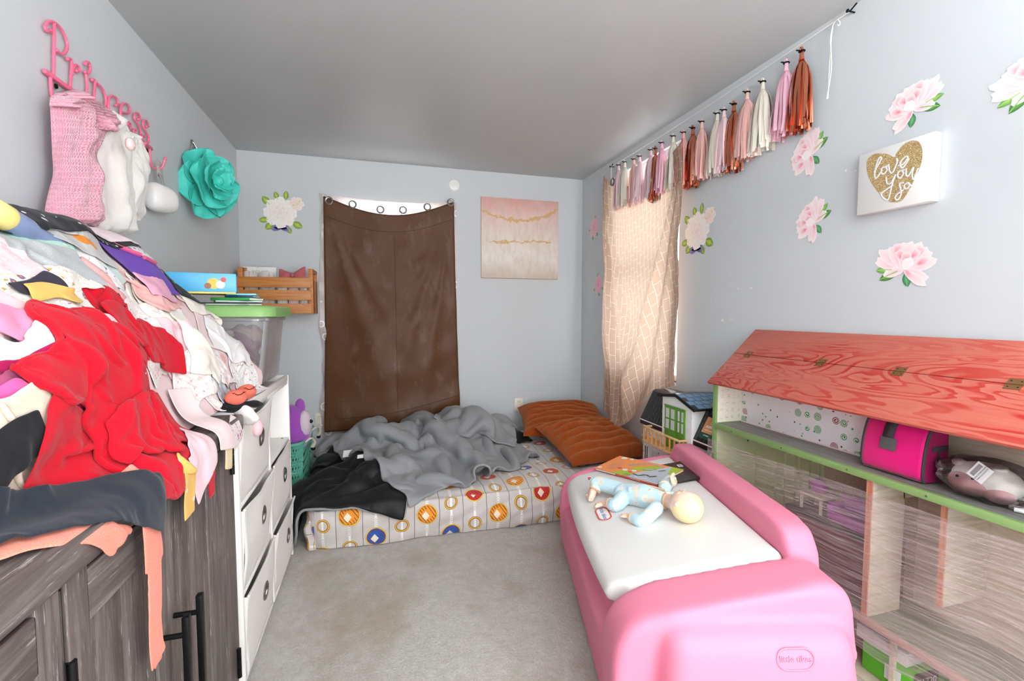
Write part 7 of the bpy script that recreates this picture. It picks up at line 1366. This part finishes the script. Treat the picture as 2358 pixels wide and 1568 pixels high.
# ------------------------------------------------------------------ crumpled comforter
def billow(X, Y, seed, f0, octs=2):
    r = np.random.RandomState(seed); out = np.zeros_like(X); wx = X+.05*fbm(X, Y, seed+1, 1.6, 2); wy = Y+.05*fbm(X, Y, seed+2, 1.6, 2)
    for o in range(octs): out += np.abs(fbm(wx, wy, seed+10+o, f0*2**o, 1))*.55**o
    return out
def bed0(x, y):
    dx = np.maximum(np.maximum(MX0-.035-x, 0), np.maximum(MY0-.035-y, 0)); h = np.clip(MH+.004-(dx/.05)*.30, .004, None); g2 = lambda cx, cy, sx, sy: np.exp(-(((x-cx)/sx)**2+((y-cy)/sy)**2))
    env = np.clip(g2(.33, 3.50, .68, .26)*1.5, 0, 1)
    lump = .15*g2(.66, 3.56, .20, .20)+.09*g2(.10, 3.55, .46, .22)+.08*g2(.93, 3.48, .12, .16)+.05*g2(.45, 3.25, .3, .2)+.05*g2(-.02, 2.95, .22, .22)
    sw = x*.85+y*.5; tw = -x*.5+y*.85
    env2 = g2(-.10, 2.82, .30, .24)
    return h+lump+env2*.06*billow(x*1.3-y*.7, y*1.2+x*.5, 57, 2.0, 2)*(dx <= .01)+env*.085*billow(sw*1.0, tw*1.9, 31, 1.9, 2)
cf = HF((0, 0, 0), ((1, 0, 0), (0, 1, 0), (0, 0, 1)), -.75, 1.6, 2.2, 3.95, .012, bed0)
cf_at = lambda px, py: HF.at(cf, px, py)
GC = F('grey_polyester', (156, 157, 160), .5, 900, .12, .1, wrink=3.0); BC = F('black_polyester', (26, 26, 28), .5, 900, .12, .05, wrink=3.0)
def wallclamp(P): P[..., 1] = np.minimum(P[..., 1], 3.80); P[..., 0] = np.maximum(P[..., 0], -.55); return P
com = thing('comforter', 'crumpled grey comforter with black reverse heaped on the left of the mattress', 'comforter', (.2, 3.1, .2))
kw = dict(hf=cf, name='', label=None, cat=None, thing_=com, group=None, sol=.015, g=(0, 0, -7), th_splat=.015, bend=.4, res=.014, th=.004, lift=.05, extra=wallclamp, stiff=(2, 4, 7))
garment(c=(-.20, 3.50, 0), w_=.50, h_=.62, rot=14, mat_=GC, kind='rect', comp=.80, seed=5, amp=.05, part='grey_face', steps=50, mu=.9, freq=.8, **kw)
o, P, mk, Wd = garment(c=(-.16, 2.86, 0), w_=.84, h_=.78, rot=-13, mat_=BC, kind='rect', comp=.76, seed=9, amp=.08, part='black_reverse', label_part='black reverse of the comforter draped over the mattress corner', steps=60, mu=.9, freq=1.2, **kw)
trim_edge(o, Wd+np.array([0, 0, .004]), mk, .007, GC, 'grey_piping')
garment(c=(-.20, 3.36, 0), w_=.15, h_=.66, rot=-34, mat_=BC, kind='rect', comp=.8, seed=12, amp=.03, part='black_reverse', steps=40, mu=.95, freq=.8, **kw)
garment(c=(.97, 3.46, 0), w_=.26, h_=.36, rot=25, mat_=BC, kind='rect', comp=.75, seed=14, amp=.04, part='black_reverse', steps=40, mu=.95, freq=.8, **kw)
garment(c=(.36, 3.20, 0), w_=1.36, h_=1.20, rot=30, mat_=GC, kind='rect', comp=.70, seed=23, amp=.07, part='grey_face', steps=60, mu=.97, freq=1.5, **kw)
garment(c=(.72, 3.46, 0), w_=.72, h_=.46, rot=-18, mat_=GC, kind='rect', comp=.66, seed=29, amp=.06, part='grey_face', steps=50, mu=.97, freq=1.7, **kw)
for (px, py, w_, h_) in [(803, 1044, .075, .05), (830, 1051, .04, .025)]:
    d_ = ray(px, py); t_ = 2.6
    while t_ < 5 and (_C+d_*t_)[2] > float(cf.sample(np.array([(_C+d_*t_)[0]]), np.array([(_C+d_*t_)[1]]))[0])+.012: t_ += .004
    B(frame(_C+d_*(t_-.004), (.9, -.2, .1), (.1, .6, .7), np.cross((.9, -.2, .1), (.1, .6, .7)))).box((0, 0, 0), (w_, h_, .001)).done('care_tag', plain('white_satin_tag', (226, 226, 226), .4), com)
